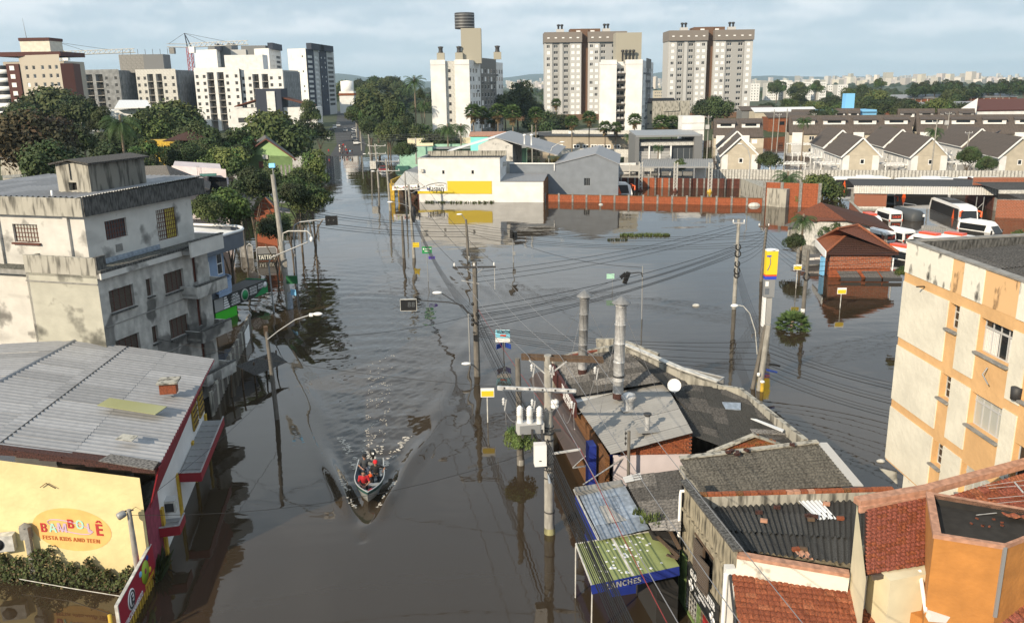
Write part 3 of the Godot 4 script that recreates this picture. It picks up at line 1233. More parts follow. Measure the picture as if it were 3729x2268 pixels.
	for e in [[-13.0,9.5],[7.0,10.0]]:
		part("gable",mb().box(V(gp.x+e[0],gp.y/2,gp.z),V(e[1]+4.5,gp.y,9)),M.slate,gt)
	part("pale_strip",mb().box(V(gp.x-1.8,gp.y/2-1.2,gp.z+1),V(9,gp.y-2,9)),M.ash,gt)
	# brown and beige block at the left edge
	var a := V(-171.1,28.7,-312)
	var b := V(-153.9,29,-306)
	var g := ground_at(a.x,a.z)-2
	var t := thing("apartment_block","beige and dark red block with rounded white balconies at the left edge","apartment block")
	var top := 32.02
	var h := top-g
	var rows := []
	for k in 6:
		rows.append(h-4.2-2.85*k)
	var u := V(b.x-a.x,0,b.z-a.z)
	var w := u.length()
	facade(t,V(a.x,g,a.z),u,h,[w*.16,w*.34,w*.56,w*.74,w*.9],rows,1.3,1.4,M.stone_beige,[[M.white,M.glassg],[M.white,M.white],[M.white,M.window_dark]],1,1,.2)
	part("cornice",mb().box(V(a.x+4,top+.4,a.z-8),V(22.5,1.5,18)),M.brown_red,t)
	part("side_wall",mb().prism([b,V(b.x+3.4,0,b.z-2),V(b.x+1.0,0,b.z-12),V(b.x,0,b.z-12)],g,top-3.0),M.brown_red,t)
	part("core",mb().box(V(a.x+4,(g+top)/2-1,a.z-9.2),V(21.4,h-2,15)),M.stone_beige,t)
	part("penthouse",mb().box(V(a.x+4,top+3.0,a.z-9),V(10.5,4.6,9)),M.cream_wall,t)
	part("penthouse_cap",mb().box(V(a.x+4,top+5.6,a.z-9),V(10.9,1.0,9.6)),M.brown_red,t)
	part("red_bay",mb().box(V(a.x-2.4,g+h/2-1.4,a.z-2.5),V(4.4,h-2.8,6)),M.brown_red,t)
	for k in rows:
		part("bay_window",mb().box(V(a.x-2.6,g+k,a.z+.55),V(1.6,1.5,.12)),M.white,t)
		part("balcony",mb().lathe(V(a.x-7.2,g+k-1.9,a.z-2.5),[W(0,0),W(3.4,0),W(3.4,1.5),W(3.2,1.5),W(3.2,.2),W(0,.2)],20),M.white,t)
		part("balcony_glazing",mb().lathe(V(a.x-7.2,g+k-.4,a.z-2.5),[W(3.0,0),W(3.0,1.36)],20),M.window_dark,t)
	part("aerial",mb().tube([V(a.x-1,top+6,a.z-9),V(a.x-1.4,top+13,a.z-9)],.14,.04,5),M.steel,t)
	crane("yellow and white tower crane with a long boom, left",V(-209,30.9,-420),0.0,1.6,V(-174,37,-420),6.0,7.6,"yellow")
	crane("red and white tower crane above the unfinished blocks",V(-142.5,28.3,-400),22.0,3.2,V(-115.3,38.8,-400),27.0,8.0,"deep_red")
	# blue and white houses in front
	var bp := V(-90.5,18.8,-345)
	var hb := thing("house","white and navy house with a red tiled roof edge, before the white block","house",V(bp.x,ground_at(bp.x,bp.z)-2,bp.z))
	var hh := bp.y-hb.position.y
	part("wall",mb().box(V(-2,hh/2-3.2,-5),V(34,hh-6.4,10)),M.wwall,hb)
	part("navy_tower",mb().box(V(-3,hh/2+.4,-3),V(10,hh+.8,10)),M.navy,hb)
	part("white_strip",mb().box(V(-2,hh/2,2.2),V(3.2,hh-.4,.5)),M.wwall,hb)
	for s in [-1,1]:
		part("wing_roof",mb().slab(V(s*3-2,hh-2.2,1),V(s*15-2,hh-5.6,1),V(s*15-2,hh-5.6,-9),V(s*3-2,hh-2.2,-9),.4),M.tile_far,hb)
		part("window",mb().box(V(s*12-2,hh-11.0,.05),V(4.2,1.8,.2)),M.window_dark,hb)


func crane(label: String,foot: Vector3,dx: float,back: float,tip: Vector3,up: float,head: float,paint: String) -> void:
	var t := thing("tower_crane",label,"crane")
	var y := tip.y-.8
	var x := foot.x
	var z := foot.z
	var mast := mb()
	for s in [[-1,-1],[1,-1],[1,1],[-1,1]]:
		mast.tube([V(x+s[0],foot.y-14,z+s[1]),V(x+s[0],y,z+s[1])],.16,.16,4)
	var k := foot.y-14
	while k<y-2:
		mast.tube([V(x-1,k,z+1),V(x+1,k+2,z+1)],.09,.09,4)
		mast.tube([V(x+1,k,z+1),V(x-1,k+2,z+1)],.09,.09,4)
		mast.tube([V(x+1,k,z+1),V(x+1,k+2,z-1)],.09,.09,4)
		k += 2.0
	part("mast",mast,M[paint],t)
	part("cab",mb().box(V(x+1.6,y-1.2,z+1),V(2.4,2.6,2.2)),M.white,t)
	var boom := mb()
	var n := int((tip.x-x)/2.4)
	var rise := tip.y-y
	for i in n:
		var p := V(x+2.4*i,y+rise*i/n,z)
		var q := V(x+2.4*(i+1),y+rise*(i+1.0)/n,z)
		for e in [[p+V(0,0,.9),q+V(0,0,.9)],[p+UP*1.7,q+UP*1.7],[p+V(0,0,.9),(p+q)/2+UP*1.7],[(p+q)/2+UP*1.7,q+V(0,0,.9)],[p-V(0,0,.9),q-V(0,0,.9)]]:
			boom.tube([e[0],e[1]],.17,.17,4,false)
	part("boom",boom,M.chalk,t)
	var rear := mb()
	for s in [-.9,.9]:
		rear.tube([V(x,y,z+s),V(x-back*3.0,y+.3,z+s)],.18,.18,4)
		rear.tube([V(x,y+1.4,z+s),V(x-back*3.0,y+1.6,z+s)],.1,.1,4)
	part("counter_boom",rear,M.chalk,t)
	part("counterweight",mb().box(V(x-back*2.4,y-1.4,z),V(2.2,2.6,2)),M.concrete,t)
	var top := V(x-1.5,y+head*.75,z)
	part("peak",mb().tube([V(x-.8,y,z),top],.3,.16,4).tube([V(x+1.0,y,z),top],.25,.16,4),M[paint] if paint=="yellow" else M.navy,t)
	part("stay",mb().tube([top,V(lerpf(x,tip.x,.62),y+2.2,z)],.07,.07,4).tube([top,V(lerpf(x,tip.x,.3),y+1.8,z)],.07,.07,4).tube([top,V(x-back*2.8,y+1.6,z)],.07,.07,4),M.iron,t)


# row houses
func gable_house(label: String,a: Vector3,b: Vector3,eave: float,ridge: float,deep: float,lean: float,front := true) -> Node3D:
	# a: left foot, b: right foot of the gable that faces us; the roof runs back from it
	var t := thing("row_house",label,"house",Vector3.ZERO,0,"row houses with brown roofs")
	var g := -1.9
	var u := V(b.x-a.x,0,b.z-a.z)
	var w := u.length()
	var e := u.normalized()
	var back := V(lean,0,-1).normalized()*deep
	var o := V(a.x,g,a.z)
	var rid := o+u/2+UP*(ridge-g)
	wall("gable_wall",t,o+e*1.4,e*(w-2.8),eave-g-.02,[[w*.36-.5,4.6-1.0,1.0,1.15]] if front else [],M.hbeige)
	if front:
		window(t,o+e*1.4,e,[w*.36-.5,3.6,1.0,1.15],1,1,M.white,M.glass,.06,.16)
	for s in [0.0,1.0]:
		part("corner_wall",mb().ebox(o+e*(.7+(w-1.4)*s)+UP*(eave-g)/2+back.normalized()*.1,e,V(1.4,eave-g,.4)),M.wwall,t)
	part("gable",mb().tri(o+UP*(eave-g),o+u+UP*(eave-g),rid),M.hbeige,t)
	for s in 2:
		var p := o+u*float(s)
		var many := int(deep/4.0)
		var run := back if s==1 else back
		var q := p+UP*0.0
		var cols := steps(2.0,deep-2.0,many)
		if s==0:
			facade(t,p+back,-back,eave-g,cols,[eave-g-1.5,eave-g-4.2],1.2,1.3,M.wwall,[[M.white,M.glassg],[M.white,M.white]],1,1,.1)
		else:
			wall("side_wall",t,p,back,eave-g,[],M.wwall)
		# the roof in two lengths, the nearer one a little lower, with white barge boards
		for k in 2:
			var f0 := 0.0 if k==0 else .52
			var f1 := .52 if k==0 else 1.0
			var up: Vector3 = UP*(.05 if k==0 else .65)
			var over := e*(.5*(1 if s==1 else -1))-UP*.32
			var r0: Vector3 = rid+back*f0+up-back.normalized()*(.5 if k==0 else 0.0)
			var e0: Vector3 = p+UP*(eave-g)+over+back*f0+up-back.normalized()*(.5 if k==0 else 0.0)
			var r1 := rid+back*f1+up
			var e1 := p+UP*(eave-g)+over+back*f1+up
			part("roof_slope",mb().slab(r0,e0,e1,r1,.16),M.hroof,t)
			part("barge_board",mb().bar(r0-UP*.16,e0-UP*.16,.09,.30),M.white,t)
			part("gutter",mb().bar(e0-UP*.1,e1-UP*.1,.12,.12),M.white,t)
		for x in cols:
			if rng.randf()<.6:
				part("air_conditioner",mb().obox(p+back.normalized()*(x+.9)+UP*(eave-g-2.6)+e*(.25 if s==1 else -.25),Basis(back.normalized(),UP,back.normalized().cross(UP)),V(.85,.6,.35)),M.chalk,t)
	return t


func terrace(label: String,a: Vector3,b: Vector3,eave: float,ridge: float,dormers: int) -> void:
	# a long row seen from its eave side, with flat-topped dormers along the roof
	var t := thing("terrace",label,"row of houses",Vector3.ZERO,0,"long brown-roofed terraces")
	var g := -1.9
	var u := V(b.x-a.x,0,b.z-a.z)
	var w := u.length()
	var e := u.normalized()
	var o := V(a.x,g,a.z)
	var back := -e.cross(UP)*10.0
	var cols := steps(2.5,w-2.5,int(w/4.2))
	facade(t,o,u,eave-g,cols,[eave-g-1.5,eave-g-4.3],1.6,1.3,M.hbeige,[[M.white,M.glassg],[M.white,M.glass],[M.white,M.white]],2,1,.1)
	for s in dormers:
		var x := w*(s+.5)/dormers
		part("white_bay",mb().ebox(o+e*(x-w*.22/dormers)+UP*(eave-g-1.4)+e.cross(UP)*.3,e,V(w*.34/dormers,3.4,.8)),M.wwall,t)
	var rid := o+back/2+UP*(ridge-g)
	part("roof_slope",mb().slab(o+UP*(eave-g-.2)-back*.06,o+u+UP*(eave-g-.2)-back*.06,rid+u,rid,.2),M.hroof,t)
	part("roof_slope",mb().slab(o+back+UP*(eave-g),o+u+back+UP*(eave-g),rid+u,rid,.2),M.hroof,t)
	for s in 2:
		part("gable",mb().prism([o+u*float(s),o+u*float(s)+back,o+u*float(s)+back+e*.2,o+u*float(s)+e*.2],g,eave),M.hbeige,t)
	for s in dormers:
		var x := w*(s+.5)/dormers
		var c := o+e*x+back*.30+UP*(lerpf(eave,ridge,.6)-g+.15)
		var dw := w/dormers*.72
		part("dormer",mb().ebox(c,e,V(dw,1.5,2.2)),M.wwall,t)
		part("dormer_window",mb().ebox(c+e.cross(UP)*1.11+UP*.1,e,V(dw*.62,.75,.06)),M.glass,t)
		part("dormer_roof",mb().slab(c+e*-dw*.55+UP*.75+e.cross(UP)*1.6,c+e*dw*.55+UP*.75+e.cross(UP)*1.6,c+e*dw*.55+UP*1.5-e.cross(UP)*2.2,c+e*-dw*.55+UP*1.5-e.cross(UP)*2.2,.22),M.hroof,t)


func row_houses() -> void:
	rng.seed = 12
	gable_house("brown-roofed row house with a lamp shadow on its gable, left of the flooded lane",V(48.2,0,-196.7),V(56.1,0,-195.5),3.6,7.55,27,.2)
	gable_house("long brown-roofed row house, first gable right of the flooded lane",V(73.1,0,-189.7),V(80.6,0,-188.5),3.6,7.5,37,.15)
	gable_house("long brown-roofed row house, second gable right of the flooded lane",V(86.5,0,-186.1),V(94,0,-185.6),3.6,7.5,42,.16)
	gable_house("brown-roofed row house with solar panels, at the right edge of the photo",V(103.3,0,-182.1),V(111.7,0,-182.3),3.6,7.5,46,.18)
	var sp := thing("solar_panel","blue solar panels lying on a brown roof at the right","solar panel")
	var s0 := V(125.6,3.1,-232)
	var s1 := V(137.6,4.1,-246)
	part("panel",mb().slab(s0,s0+V(1.8,1.1,-1),s1+V(1.8,1.1,-1),s1,.1),M.denim,sp)
	terrace("terrace left of the flooded lane, half hidden by a white tower",V(62.8,0,-268),V(77.3,0,-265),3.4,8.6,2)
	terrace("longest terrace behind the gabled houses, in the middle",V(89.3,0,-278.2),V(125.2,0,-270.3),3.4,8.8,4)
	terrace("terrace behind the gabled houses, at the right end",V(126.3,0,-270),V(159.4,0,-259.5),3.4,8.8,4)
	terrace("terrace of the back row with white roof strips, left",V(107.9,0,-334.4),V(116.2,0,-332.1),3.2,9.0,2)
	terrace("terrace of the back row, in the middle",V(120.9,0,-326.1),V(130.3,0,-323.6),3.2,9.4,2)
	terrace("terrace of the back row with white roof strips, right of the blue house",V(143.9,0,-322.7),V(156.2,0,-319.4),3.2,9.0,2)
	terrace("terrace of the back row, far right",V(155.9,0,-316.7),V(167.9,0,-313.5),3.2,9.0,2)
	# dark red house with a white prow
	var rh := thing("house","dark red roofed house with a sharp white gable prow, right","house")
	var p := V(171.3,0,-321.9)
	part("roof",mb().slab(p+V(-2,8.2,0),p+V(44,8.2,0),p+V(38,12.0,-9),p+V(4,12.0,-9),.4),M.brown_red,rh)
	part("wall",mb().box(p+V(21,3.2,-6),V(42,10.0,11)),M.wwall,rh)
	part("prow",mb().prism([p+V(-9,0,.6),p+V(0,0,.8),p+V(0,0,.4)],6.5,7.6).tri(p+V(-9.5,6.6,.9),p+V(0,6.6,.9),p+V(0,12.6,.9)),M.white,rh)
	# pergolas over the car ports
	var k := 0
	for e in [[V(73.5,0,-220.4),8.0,"by the lane, farthest"],[V(73.2,0,-210.4),8.0,"by the lane, middle"],[V(69.8,0,-193.4),9.0,"by the lane, nearest"],[V(82.1,0,-188.3),7.0,"between the two long gabled houses"],[V(83,0,-255),9.0,"before the longest terrace"],[V(97.9,0,-189),8.0,"right of the third gabled house"],[V(105,0,-187.9),8.0,"before the house at the right edge"],[V(58.8,0,-195.1),8.0,"left of the flooded lane"]]:
		var q: Vector3 = e[0]
		var t := thing("pergola","white slatted pergola standing in the flood "+e[2],"pergola",q,0.0,"white pergolas in the flooded estate")
		for s in [[0,0],[1,0],[1,-1],[0,-1]]:
			part("post",mb().box(V(s[0]*e[1],-.2,s[1]*4.5),V(.16,3.4,.16)),M.white,t)
		for s in [0,-4.5]:
			part("beam",mb().box(V(e[1]/2.0,1.45,s),V(e[1]+.6,.24,.14)),M.white,t)
		for s in 10:
			part("slat",mb().box(V(e[1]*s/9.0,1.62,-2.25),V(.12,.14,5.2)),M.white,t)
		k += 1
	# the estate wall of upright concrete slats
	var fence := thing("slat_fence","long pale concrete slat fence with dark gaps before the row houses","fence")
	var f0 := V(41.3,0,-180.2)
	var f1 := V(63.1,0,-175.2)
	var f2 := V(103.6,0,-167.1)
	var slat: ArrayMesh = mb().box(Vector3.ZERO,V(.26,2.7,.12)).done()
	for e in [[f0,f1,110],[f1,f2,185]]:
		var a: Vector3 = e[0]
		var b: Vector3 = e[1]
		for i in int(e[2]):
			var o := inst("slat",slat,M.chalk if i % 3 else M.concrete,fence)
			o.position = a.lerp(b,(i+.5)/e[2])+UP*(.62+.03*(i % 2))
			o.rotation.y = -.1*(i % 2)
		part("rail",mb().bar(a+UP*1.7+V(0,0,-.14),b+UP*1.7+V(0,0,-.14),.14,.2),M.concrete,fence)


# trees
func crown_mesh(n: int) -> ArrayMesh:
	var key := "crown %d" % n
	if shared.has(key):
		return shared[key]
	var r := RandomNumberGenerator.new()
	r.seed = 100+n
	var st := SurfaceTool.new()
	st.begin(Mesh.PRIMITIVE_TRIANGLES)
	st.set_smooth_group(-1)
	# lobes: centre and radius, in a crown of radius 1 whose foot is at y = 0
	var lobes := []
	var flat: float = [.9,1.0,.75,1.1,.55,1.25][n % 6]
	var many: int = [13,11,15,9,12,10][n % 6]
	for i in many:
		var a: float = TAU*i/many+r.randf_range(-.4,.4)
		var d := r.randf_range(.25,.68)
		var y := .30+r.randf_range(0.0,.75)*(1.15-d)
		lobes.append([V(cos(a)*d,y*flat,sin(a)*d),r.randf_range(.26,.42)])
	lobes.append([V(0,.85*flat,0),.36])
	lobes.append([V(0,.5*flat,0),.5])
	var size: float = [.050,.046,.050,.058,.042,.044][n % 6]
	var each: int = [480,540,440,300,520,560][n % 6]
	for l in lobes:
		var tone := r.randf_range(.55,1.35)
		var warm := r.randf_range(.8,1.35)
		for i in each:
			var v := V(r.randfn(),r.randfn(),r.randfn()).normalized()
			if v.y<-.5 and r.randf()<.7:
				v.y = -v.y
			var p: Vector3 = l[0]+v*l[1]*(r.randf_range(.72,1.05) if i % 9 else r.randf_range(1.0,1.22))*V(1.0,.86,1.0)
			var nn := (v+V(r.randfn(),r.randfn()+.4,r.randfn())*.55).normalized()
			var x := nn.cross(V(r.randfn(),r.randfn(),r.randfn())).normalized()*size*r.randf_range(.7,1.3)
			var y := nn.cross(x)*r.randf_range(.55,.9)
			var k := tone*r.randf_range(.7,1.3)
			st.set_color(Color(.052*k*warm,.085*k,.022*k))
			for q in [p-x,p+y*.8,p+x,p-x,p+x,p-y*.8]:
				st.add_vertex(q)
	st.generate_normals()
	shared[key] = st.commit()
	return shared[key]


func trunk_mesh(n: int) -> ArrayMesh:
	var key := "trunk %d" % n
	if not shared.has(key):
		var r := RandomNumberGenerator.new()
		r.seed = n
		var b := mb()
		b.tube([V(0,-.1,0),V(.02,.25,0),V(r.randf_range(-.05,.05),.55,.02)],.045,.03,7)
		for i in 5:
			var a := TAU*i/5.0+r.randf()
			b.tube([V(.02,.30+.05*i,.01),V(cos(a)*.18,.52+.03*i,sin(a)*.18),V(cos(a)*.42,.72,sin(a)*.42)],.022,.008,5)
		shared[key] = b.done()
	return shared[key]


func leaf_mat(kind: String) -> StandardMaterial3D:
	match kind:
		"bright": return alt("leaf_bright","leaf",1.5)
		"olive":
			var m := alt("leaf_olive","leaf",1.0)
			m.albedo_color = Color(1.5,1.1,.9).clamp(Color.BLACK,Color.WHITE)
			return m
		"dry":
			var m := alt("leaf_dry","leaf",1.0)
			m.albedo_color = Color(1.0,.72,.85)
			return m
		"dark": return alt("leaf_dark","leaf",.62)
	return M.leaf


func tree(label: String,at: Vector3,high: float,r: float,n: int,kind := "",group := "",called := "tree") -> void:
	var t := thing(called,label,"tree" if called=="tree" else "bush",at,n*1.3+at.x,group)
	var flat: float = [.9,1.0,.75,1.1,.55,1.25][n % 6]*1.22
	var ch := minf(high*.92,r*flat*1.25)
	if called=="tree":
		var tr := inst("trunk",trunk_mesh(n % 4),M.bark,t)
		tr.scale = V(r*1.1,high*.92,r*1.1)
	var c := inst("crown",crown_mesh(n),leaf_mat(kind),t)
	c.scale = V(r*1.12,ch/flat,r*1.12)
	c.position.y = high-ch
	c.set_meta("kind","stuff")


func fan_palm_mesh() -> ArrayMesh:
	if not shared.has("fan"):
		var r := RandomNumberGenerator.new()
		r.seed = 9
		var st := SurfaceTool.new()
		st.begin(Mesh.PRIMITIVE_TRIANGLES)
		st.set_smooth_group(-1)
		for i in 44:
			var a := TAU*i*.382
			var lift := lerpf(1.25,-.75,i/43.0)
			var d := V(cos(a)*cos(lift),sin(lift),sin(a)*cos(lift))
			var c := d*.55
			var side := d.cross(UP).normalized()
			var up := side.cross(d)
			var k := r.randf_range(.7,1.3)*(1.0 if lift>-.4 else .8)
			var dead := lift<-.55
			for j in 9:
				var b := lerpf(-1.2,1.2,j/8.0)
				var dir := (d*cos(b)+side*sin(b)).normalized()
				var tip := c+dir*r.randf_range(.48,.62)-UP*.10*absf(sin(b))-UP*.08
				var w := (side*cos(b)-d*sin(b)).normalized()*.045
				st.set_color(Color(.16,.11,.05)*r.randf_range(.7,1.1) if dead else Color(.06*k,.105*k,.03*k))
				for q in [c,c+dir*.25+w+up*.02,tip,c,tip,c+dir*.25-w+up*.02]:
					st.add_vertex(q)
		# the skirt of dead leaves below the crown
		for i in 40:
			var a := r.randf()*TAU
			var y := r.randf_range(-.95,-.1)
			var p := V(cos(a),0,sin(a))*.16+UP*y
			var q := V(cos(a),0,sin(a))*.34+UP*(y-.3)
			var w := V(-sin(a),0,cos(a))*.12
			st.set_color(Color(.17,.12,.06)*r.randf_range(.6,1.1))
			for v in [p-w,p+w,q+w,p-w,q+w,q-w]:
				st.add_vertex(v)
		st.generate_normals()
		shared["fan"] = st.commit()
	return shared["fan"]


func feather_palm_mesh(droop: float) -> ArrayMesh:
	var key := "feather %.2f" % droop
	if not shared.has(key):
		var r := RandomNumberGenerator.new()
		r.seed = 19
		var st := SurfaceTool.new()
		st.begin(Mesh.PRIMITIVE_TRIANGLES)
		st.set_smooth_group(-1)
		for i in 26:
			var a := TAU*i*.382+r.randf()*.2
			var lift := lerpf(1.3,-.25,i/25.0)
			var out := V(cos(a),0,sin(a))
			var side := V(-sin(a),0,cos(a))
			var p := Vector3.ZERO
			var ang := lift
			var k := r.randf_range(.7,1.3)
			for j in 12:
				var d := out*cos(ang)+UP*sin(ang)
				var q := p+d*.1
				var l := .26*sin(PI*(j+1.5)/14.0)+.05
				for s in [-1,1]:
					for h in 2:
						var b := p.lerp(q,h*.5)
						var tip: Vector3 = b+side*s*l+d*.10-UP*(.09+.12*droop)
						st.set_color(Color(.040*k,.078*k,.020*k)*r.randf_range(.8,1.2))
						for v in [b-d*.014,b+d*.022,tip]:
							st.add_vertex(v)
				p = q
				ang -= .06+droop*.12
		st.generate_normals()
		shared[key] = st.commit()
	return shared[key]


func palm(label: String,at: Vector3,high: float,r: float,fan: bool,group := "",droop := .6) -> void:
	var t := thing("palm_tree",label,"palm tree",at,at.x*.7,group)
	part("trunk",mb().tube([V(0,-1,0),V(.1,high*.5,0),V(0,high-r*.2,0)],.13*sqrt(r),.10*sqrt(r),7),M.palm_trunk,t)
	var c := inst("crown",fan_palm_mesh() if fan else feather_palm_mesh(droop),alt("leaf_palm","leaf",1.0),t)
	c.position.y = high-r*(.55 if fan else .7)
	c.scale = Vector3.ONE*r
	c.set_meta("kind","stuff")


func trees() -> void:
	var g0 := "trees of the wooded belt left of the street"
	var g1 := "trees right of the dry street"
	var g2 := "trees on the low wooded hill"
	var g3 := "trees right of the towers"
	var g4 := "umbrella pines at the right edge"
	var g5 := "fan palms by the car park"
	tree("great dark tree below the beige block at the left edge",V(-125.8,.2,-240.0),21.0,10.5,0,"dark",g0)
	tree("broad green tree at the left edge, below the dark tree",V(-111.8,.2,-200.0),17.9,6.3,1,"",g0)
	tree("dark round tree right of the great tree, below the bare concrete block",V(-105.0,.2,-215.0),18.2,5.8,2,"dark",g0)
	tree("small very dark round tree left of the white shed roof",V(-78.9,.2,-170.0),16.8,2.9,5,"dark",g0)
	tree("wide grey-brown half bare tree at the left edge, above the concrete wall",V(-65.5,-.3,-120.0),16.6,6.8,4,"dry",g0)
	tree("dark tree between the half bare tree and the palm",V(-67.5,.2,-135.0),14.4,3.6,2,"dark",g0)
	tree("green tree behind the white shed roof",V(-112.2,.2,-265.0),16.1,4.8,1,"",g0)
	tree("broad rounded green tree below the unfinished blocks, in the middle of the belt",V(-85.2,.2,-225.0),17.0,8.8,0,"",g0)
	tree("lower light green tree left of the broad rounded tree",V(-81.6,.2,-200.0),15.3,5.9,2,"olive",g0)
	tree("green tree right of the red roof among the trees",V(-60.8,-.7,-170.0),14.6,5.4,1,"",g0)
	tree("yellowish green tree behind the green gabled house, left",V(-55.2,-1.7,-175.0),14.4,4.7,3,"olive",g0)
	tree("broad domed green tree below the white and navy house",V(-53.3,-1.9,-200.0),16.8,8.5,0,"",g0)
	tree("tree at the street bend, right of the white and navy house",V(-67.7,.6,-300.0),15.6,4.4,5,"",g0)
	tree("dark tree beside the dry street, left kerb",V(-50.9,-1.9,-215.0),14.3,4.7,1,"dark",g0)
	tree("slim dark tree by the left kerb, farther up the street",V(-51.2,-1.9,-235.0),13.0,3.4,3,"dark",g0)
	tree("young light green tree beside the jelly palm",V(-56.5,-1.5,-135.0),14.4,2.5,3,"bright",g0)
	tree("rounded green tree above the pinkish flat roofed house",V(-57.2,-1.4,-150.0),12.7,3.7,1,"",g0)
	tree("green tree left of the green gabled house",V(-52.9,-1.9,-150.0),13.4,3.3,2,"",g0)
	tree("light green tree before the green gabled house",V(-42.9,-1.9,-130.0),13.2,3.8,0,"bright",g0)
	tree("dark green tree right of the pinkish house",V(-30.1,-1.9,-100.0),12.9,2.7,1,"dark",g0)
	tree("tree before the green gabled house, right corner",V(-28.7,-1.9,-104.0),12.8,2.7,3,"",g0)
	tree("tall bright tree at the water edge, left bank",V(-27.3,-1.9,-118.0),13.5,3.0,5,"bright",g0)
	tree("leafy tree at the water edge below the tall bright one",V(-25.8,-1.9,-104.0),12.1,3.1,1,"",g0)
	tree("round dark tree overhanging the water, left bank",V(-21.8,-1.9,-94.0),11.1,2.3,2,"",g0)
	tree("shaded low tree behind the tall lamp post",V(-23.9,-1.9,-92.0),11.7,2.1,4,"dark",g0)
	tree("olive green tree before the brick gable behind the blue shop",V(-26.6,-1.9,-80.0),12.2,3.0,4,"olive",g0)
	tree("green bush-like tree between the grey flats and the blue shop",V(-27.1,-1.9,-76.0),12.4,1.7,2,"",g0)
	tree("dark low tree behind the tattoo sign",V(-24.6,-1.9,-88.0),8.7,2.3,4,"dark",g0)
	tree("dark scrub tree above the concrete wall, left",V(-52.7,-1.9,-100.0),15.4,4.5,4,"dark",g0)
	tree("dark scrub tree behind the hut on the flat roof",V(-54.8,-1.7,-128.0),12.4,4.1,2,"dark",g0)
	tree("dark tree behind the jelly palm, left",V(-67.2,.2,-150.0),13.8,5.5,1,"dark",g0)
	tree("dark tree left of the green gabled house roof",V(-46.8,-1.9,-150.0),12.2,2.2,2,"dark",g0)
	tree("shady undergrowth tree above the pinkish house",V(-51.5,-1.9,-140.0),12.7,3.8,4,"dark",g0)
	tree("tall dark tree mass right of the dry street",V(-45.7,.7,-305.0),17.6,9.6,0,"dark",g1)
	tree("rounded tree by the right kerb of the dry street",V(-51.5,.6,-300.0),14.2,5.1,1,"",g1)
	tree("tall green tree left of the white block with the tank",V(-36.8,.4,-290.0),15.7,6.3,5,"",g1)
	tree("low dark tree on the right kerb, near the crowd",V(-40.5,-.2,-255.0),10.9,4.3,4,"dark",g1)
	tree("shrubby tree behind the mint green building, left",V(-33.7,-1.3,-245.0),11.8,4.8,2,"",g1)
	tree("yellow green shrubby tree below the white block with the tank",V(-26.7,-.7,-250.0),9.7,6.1,2,"olive",g1)
	tree("dark narrow tree below the cypress",V(-30.4,.2,-262.0),10.8,3.8,5,"dark",g1)
	tree("tall dark tree between the white block and the grey tower",V(3.5,2.0,-350.0),19.9,8.1,5,"dark",g1)
	tree("dark tree behind the fan palms, left",V(-1.5,1.7,-340.0),14.8,6.6,0,"dark",g1)
	tree("dark tree behind the fan palms, right",V(9.0,1.8,-345.0),12.1,5.9,1,"dark",g1)
	tree("low dark tree before the grey tower foot",V(14.8,1.4,-330.0),7.4,9.6,4,"dark",g1)
	tree("slim dark cypress beside the royal palm",V(-29.9,.6,-300.0),18.4,1.9,5,"dark",g1)
	tree("low hedge-like tree behind the mint green building",V(-18.3,-1.9,-232.0),9.6,7.3,4,"dark",g1)
	tree("first tree crown of the low wooded hill left of the royal palm",V(-119.5,3.8,-640.0),21.3,9.3,0,"",g2)
	tree("second tree crown of the low wooded hill left of the royal palm",V(-111.7,3.9,-660.0),22.6,11.2,1,"dark",g2)
	tree("third tree crown of the low wooded hill left of the royal palm",V(-98.4,3.9,-650.0),23.3,9.5,2,"",g2)
	tree("fourth tree crown of the low wooded hill left of the royal palm",V(-82.8,3.7,-620.0),23.5,9.0,0,"dark",g2)
	tree("fifth tree crown of the low wooded hill left of the royal palm",V(-72.7,3.6,-600.0),20.0,8.7,1,"",g2)
	tree("sixth tree crown of the low wooded hill left of the royal palm",V(-93.7,3.3,-520.0),16.4,7.6,2,"dark",g2)
	tree("seventh tree crown of the low wooded hill left of the royal palm",V(-79.5,3.2,-500.0),17.5,8.5,0,"",g2)
	tree("wide round dark tree before the right grey tower",V(80.3,1.8,-345.0),11.5,8.4,4,"dark",g3)
	tree("first tree from the left in the dark grove right of the grey towers",V(124.0,3.2,-420.0),6.3,6.1,2,"dark",g3)
	tree("second tree from the left in the dark grove right of the grey towers",V(212.8,4.2,-700.0),17.1,8.5,1,"",g3)
	tree("third tree from the left in the dark grove right of the grey towers",V(137.0,3.2,-430.0),8.5,7.3,5,"olive",g3)
	tree("fourth tree from the left in the dark grove right of the grey towers",V(225.5,4.1,-690.0),15.0,8.4,0,"dark",g3)
	tree("fifth tree from the left in the dark grove right of the grey towers",V(171.5,3.3,-520.0),11.5,7.6,5,"dark",g3)
	tree("sixth tree from the left in the dark grove right of the grey towers",V(137.9,3.1,-400.0),7.6,6.8,0,"",g3)
	tree("seventh tree from the left in the dark grove right of the grey towers",V(237.1,4.1,-680.0),16.8,6.6,3,"olive",g3)
	tree("eighth tree from the left in the dark grove right of the grey towers",V(118.7,-.7,-330.0),9.9,6.4,4,"dark",g3)
	tree("ninth tree from the left in the dark grove right of the grey towers",V(159.2,3.2,-430.0),9.6,8.4,1,"dark",g3)
	tree("tenth tree from the left in the dark grove right of the grey towers",V(133.2,1.9,-350.0),8.5,6.0,4,"",g3)
	tree("eleventh tree from the left in the dark grove right of the grey towers",V(182.5,3.2,-470.0),13.1,6.9,5,"olive",g3)
	tree("twelfth tree from the left in the dark grove right of the grey towers",V(224.7,3.4,-560.0),14.2,8.2,5,"dark",g3)
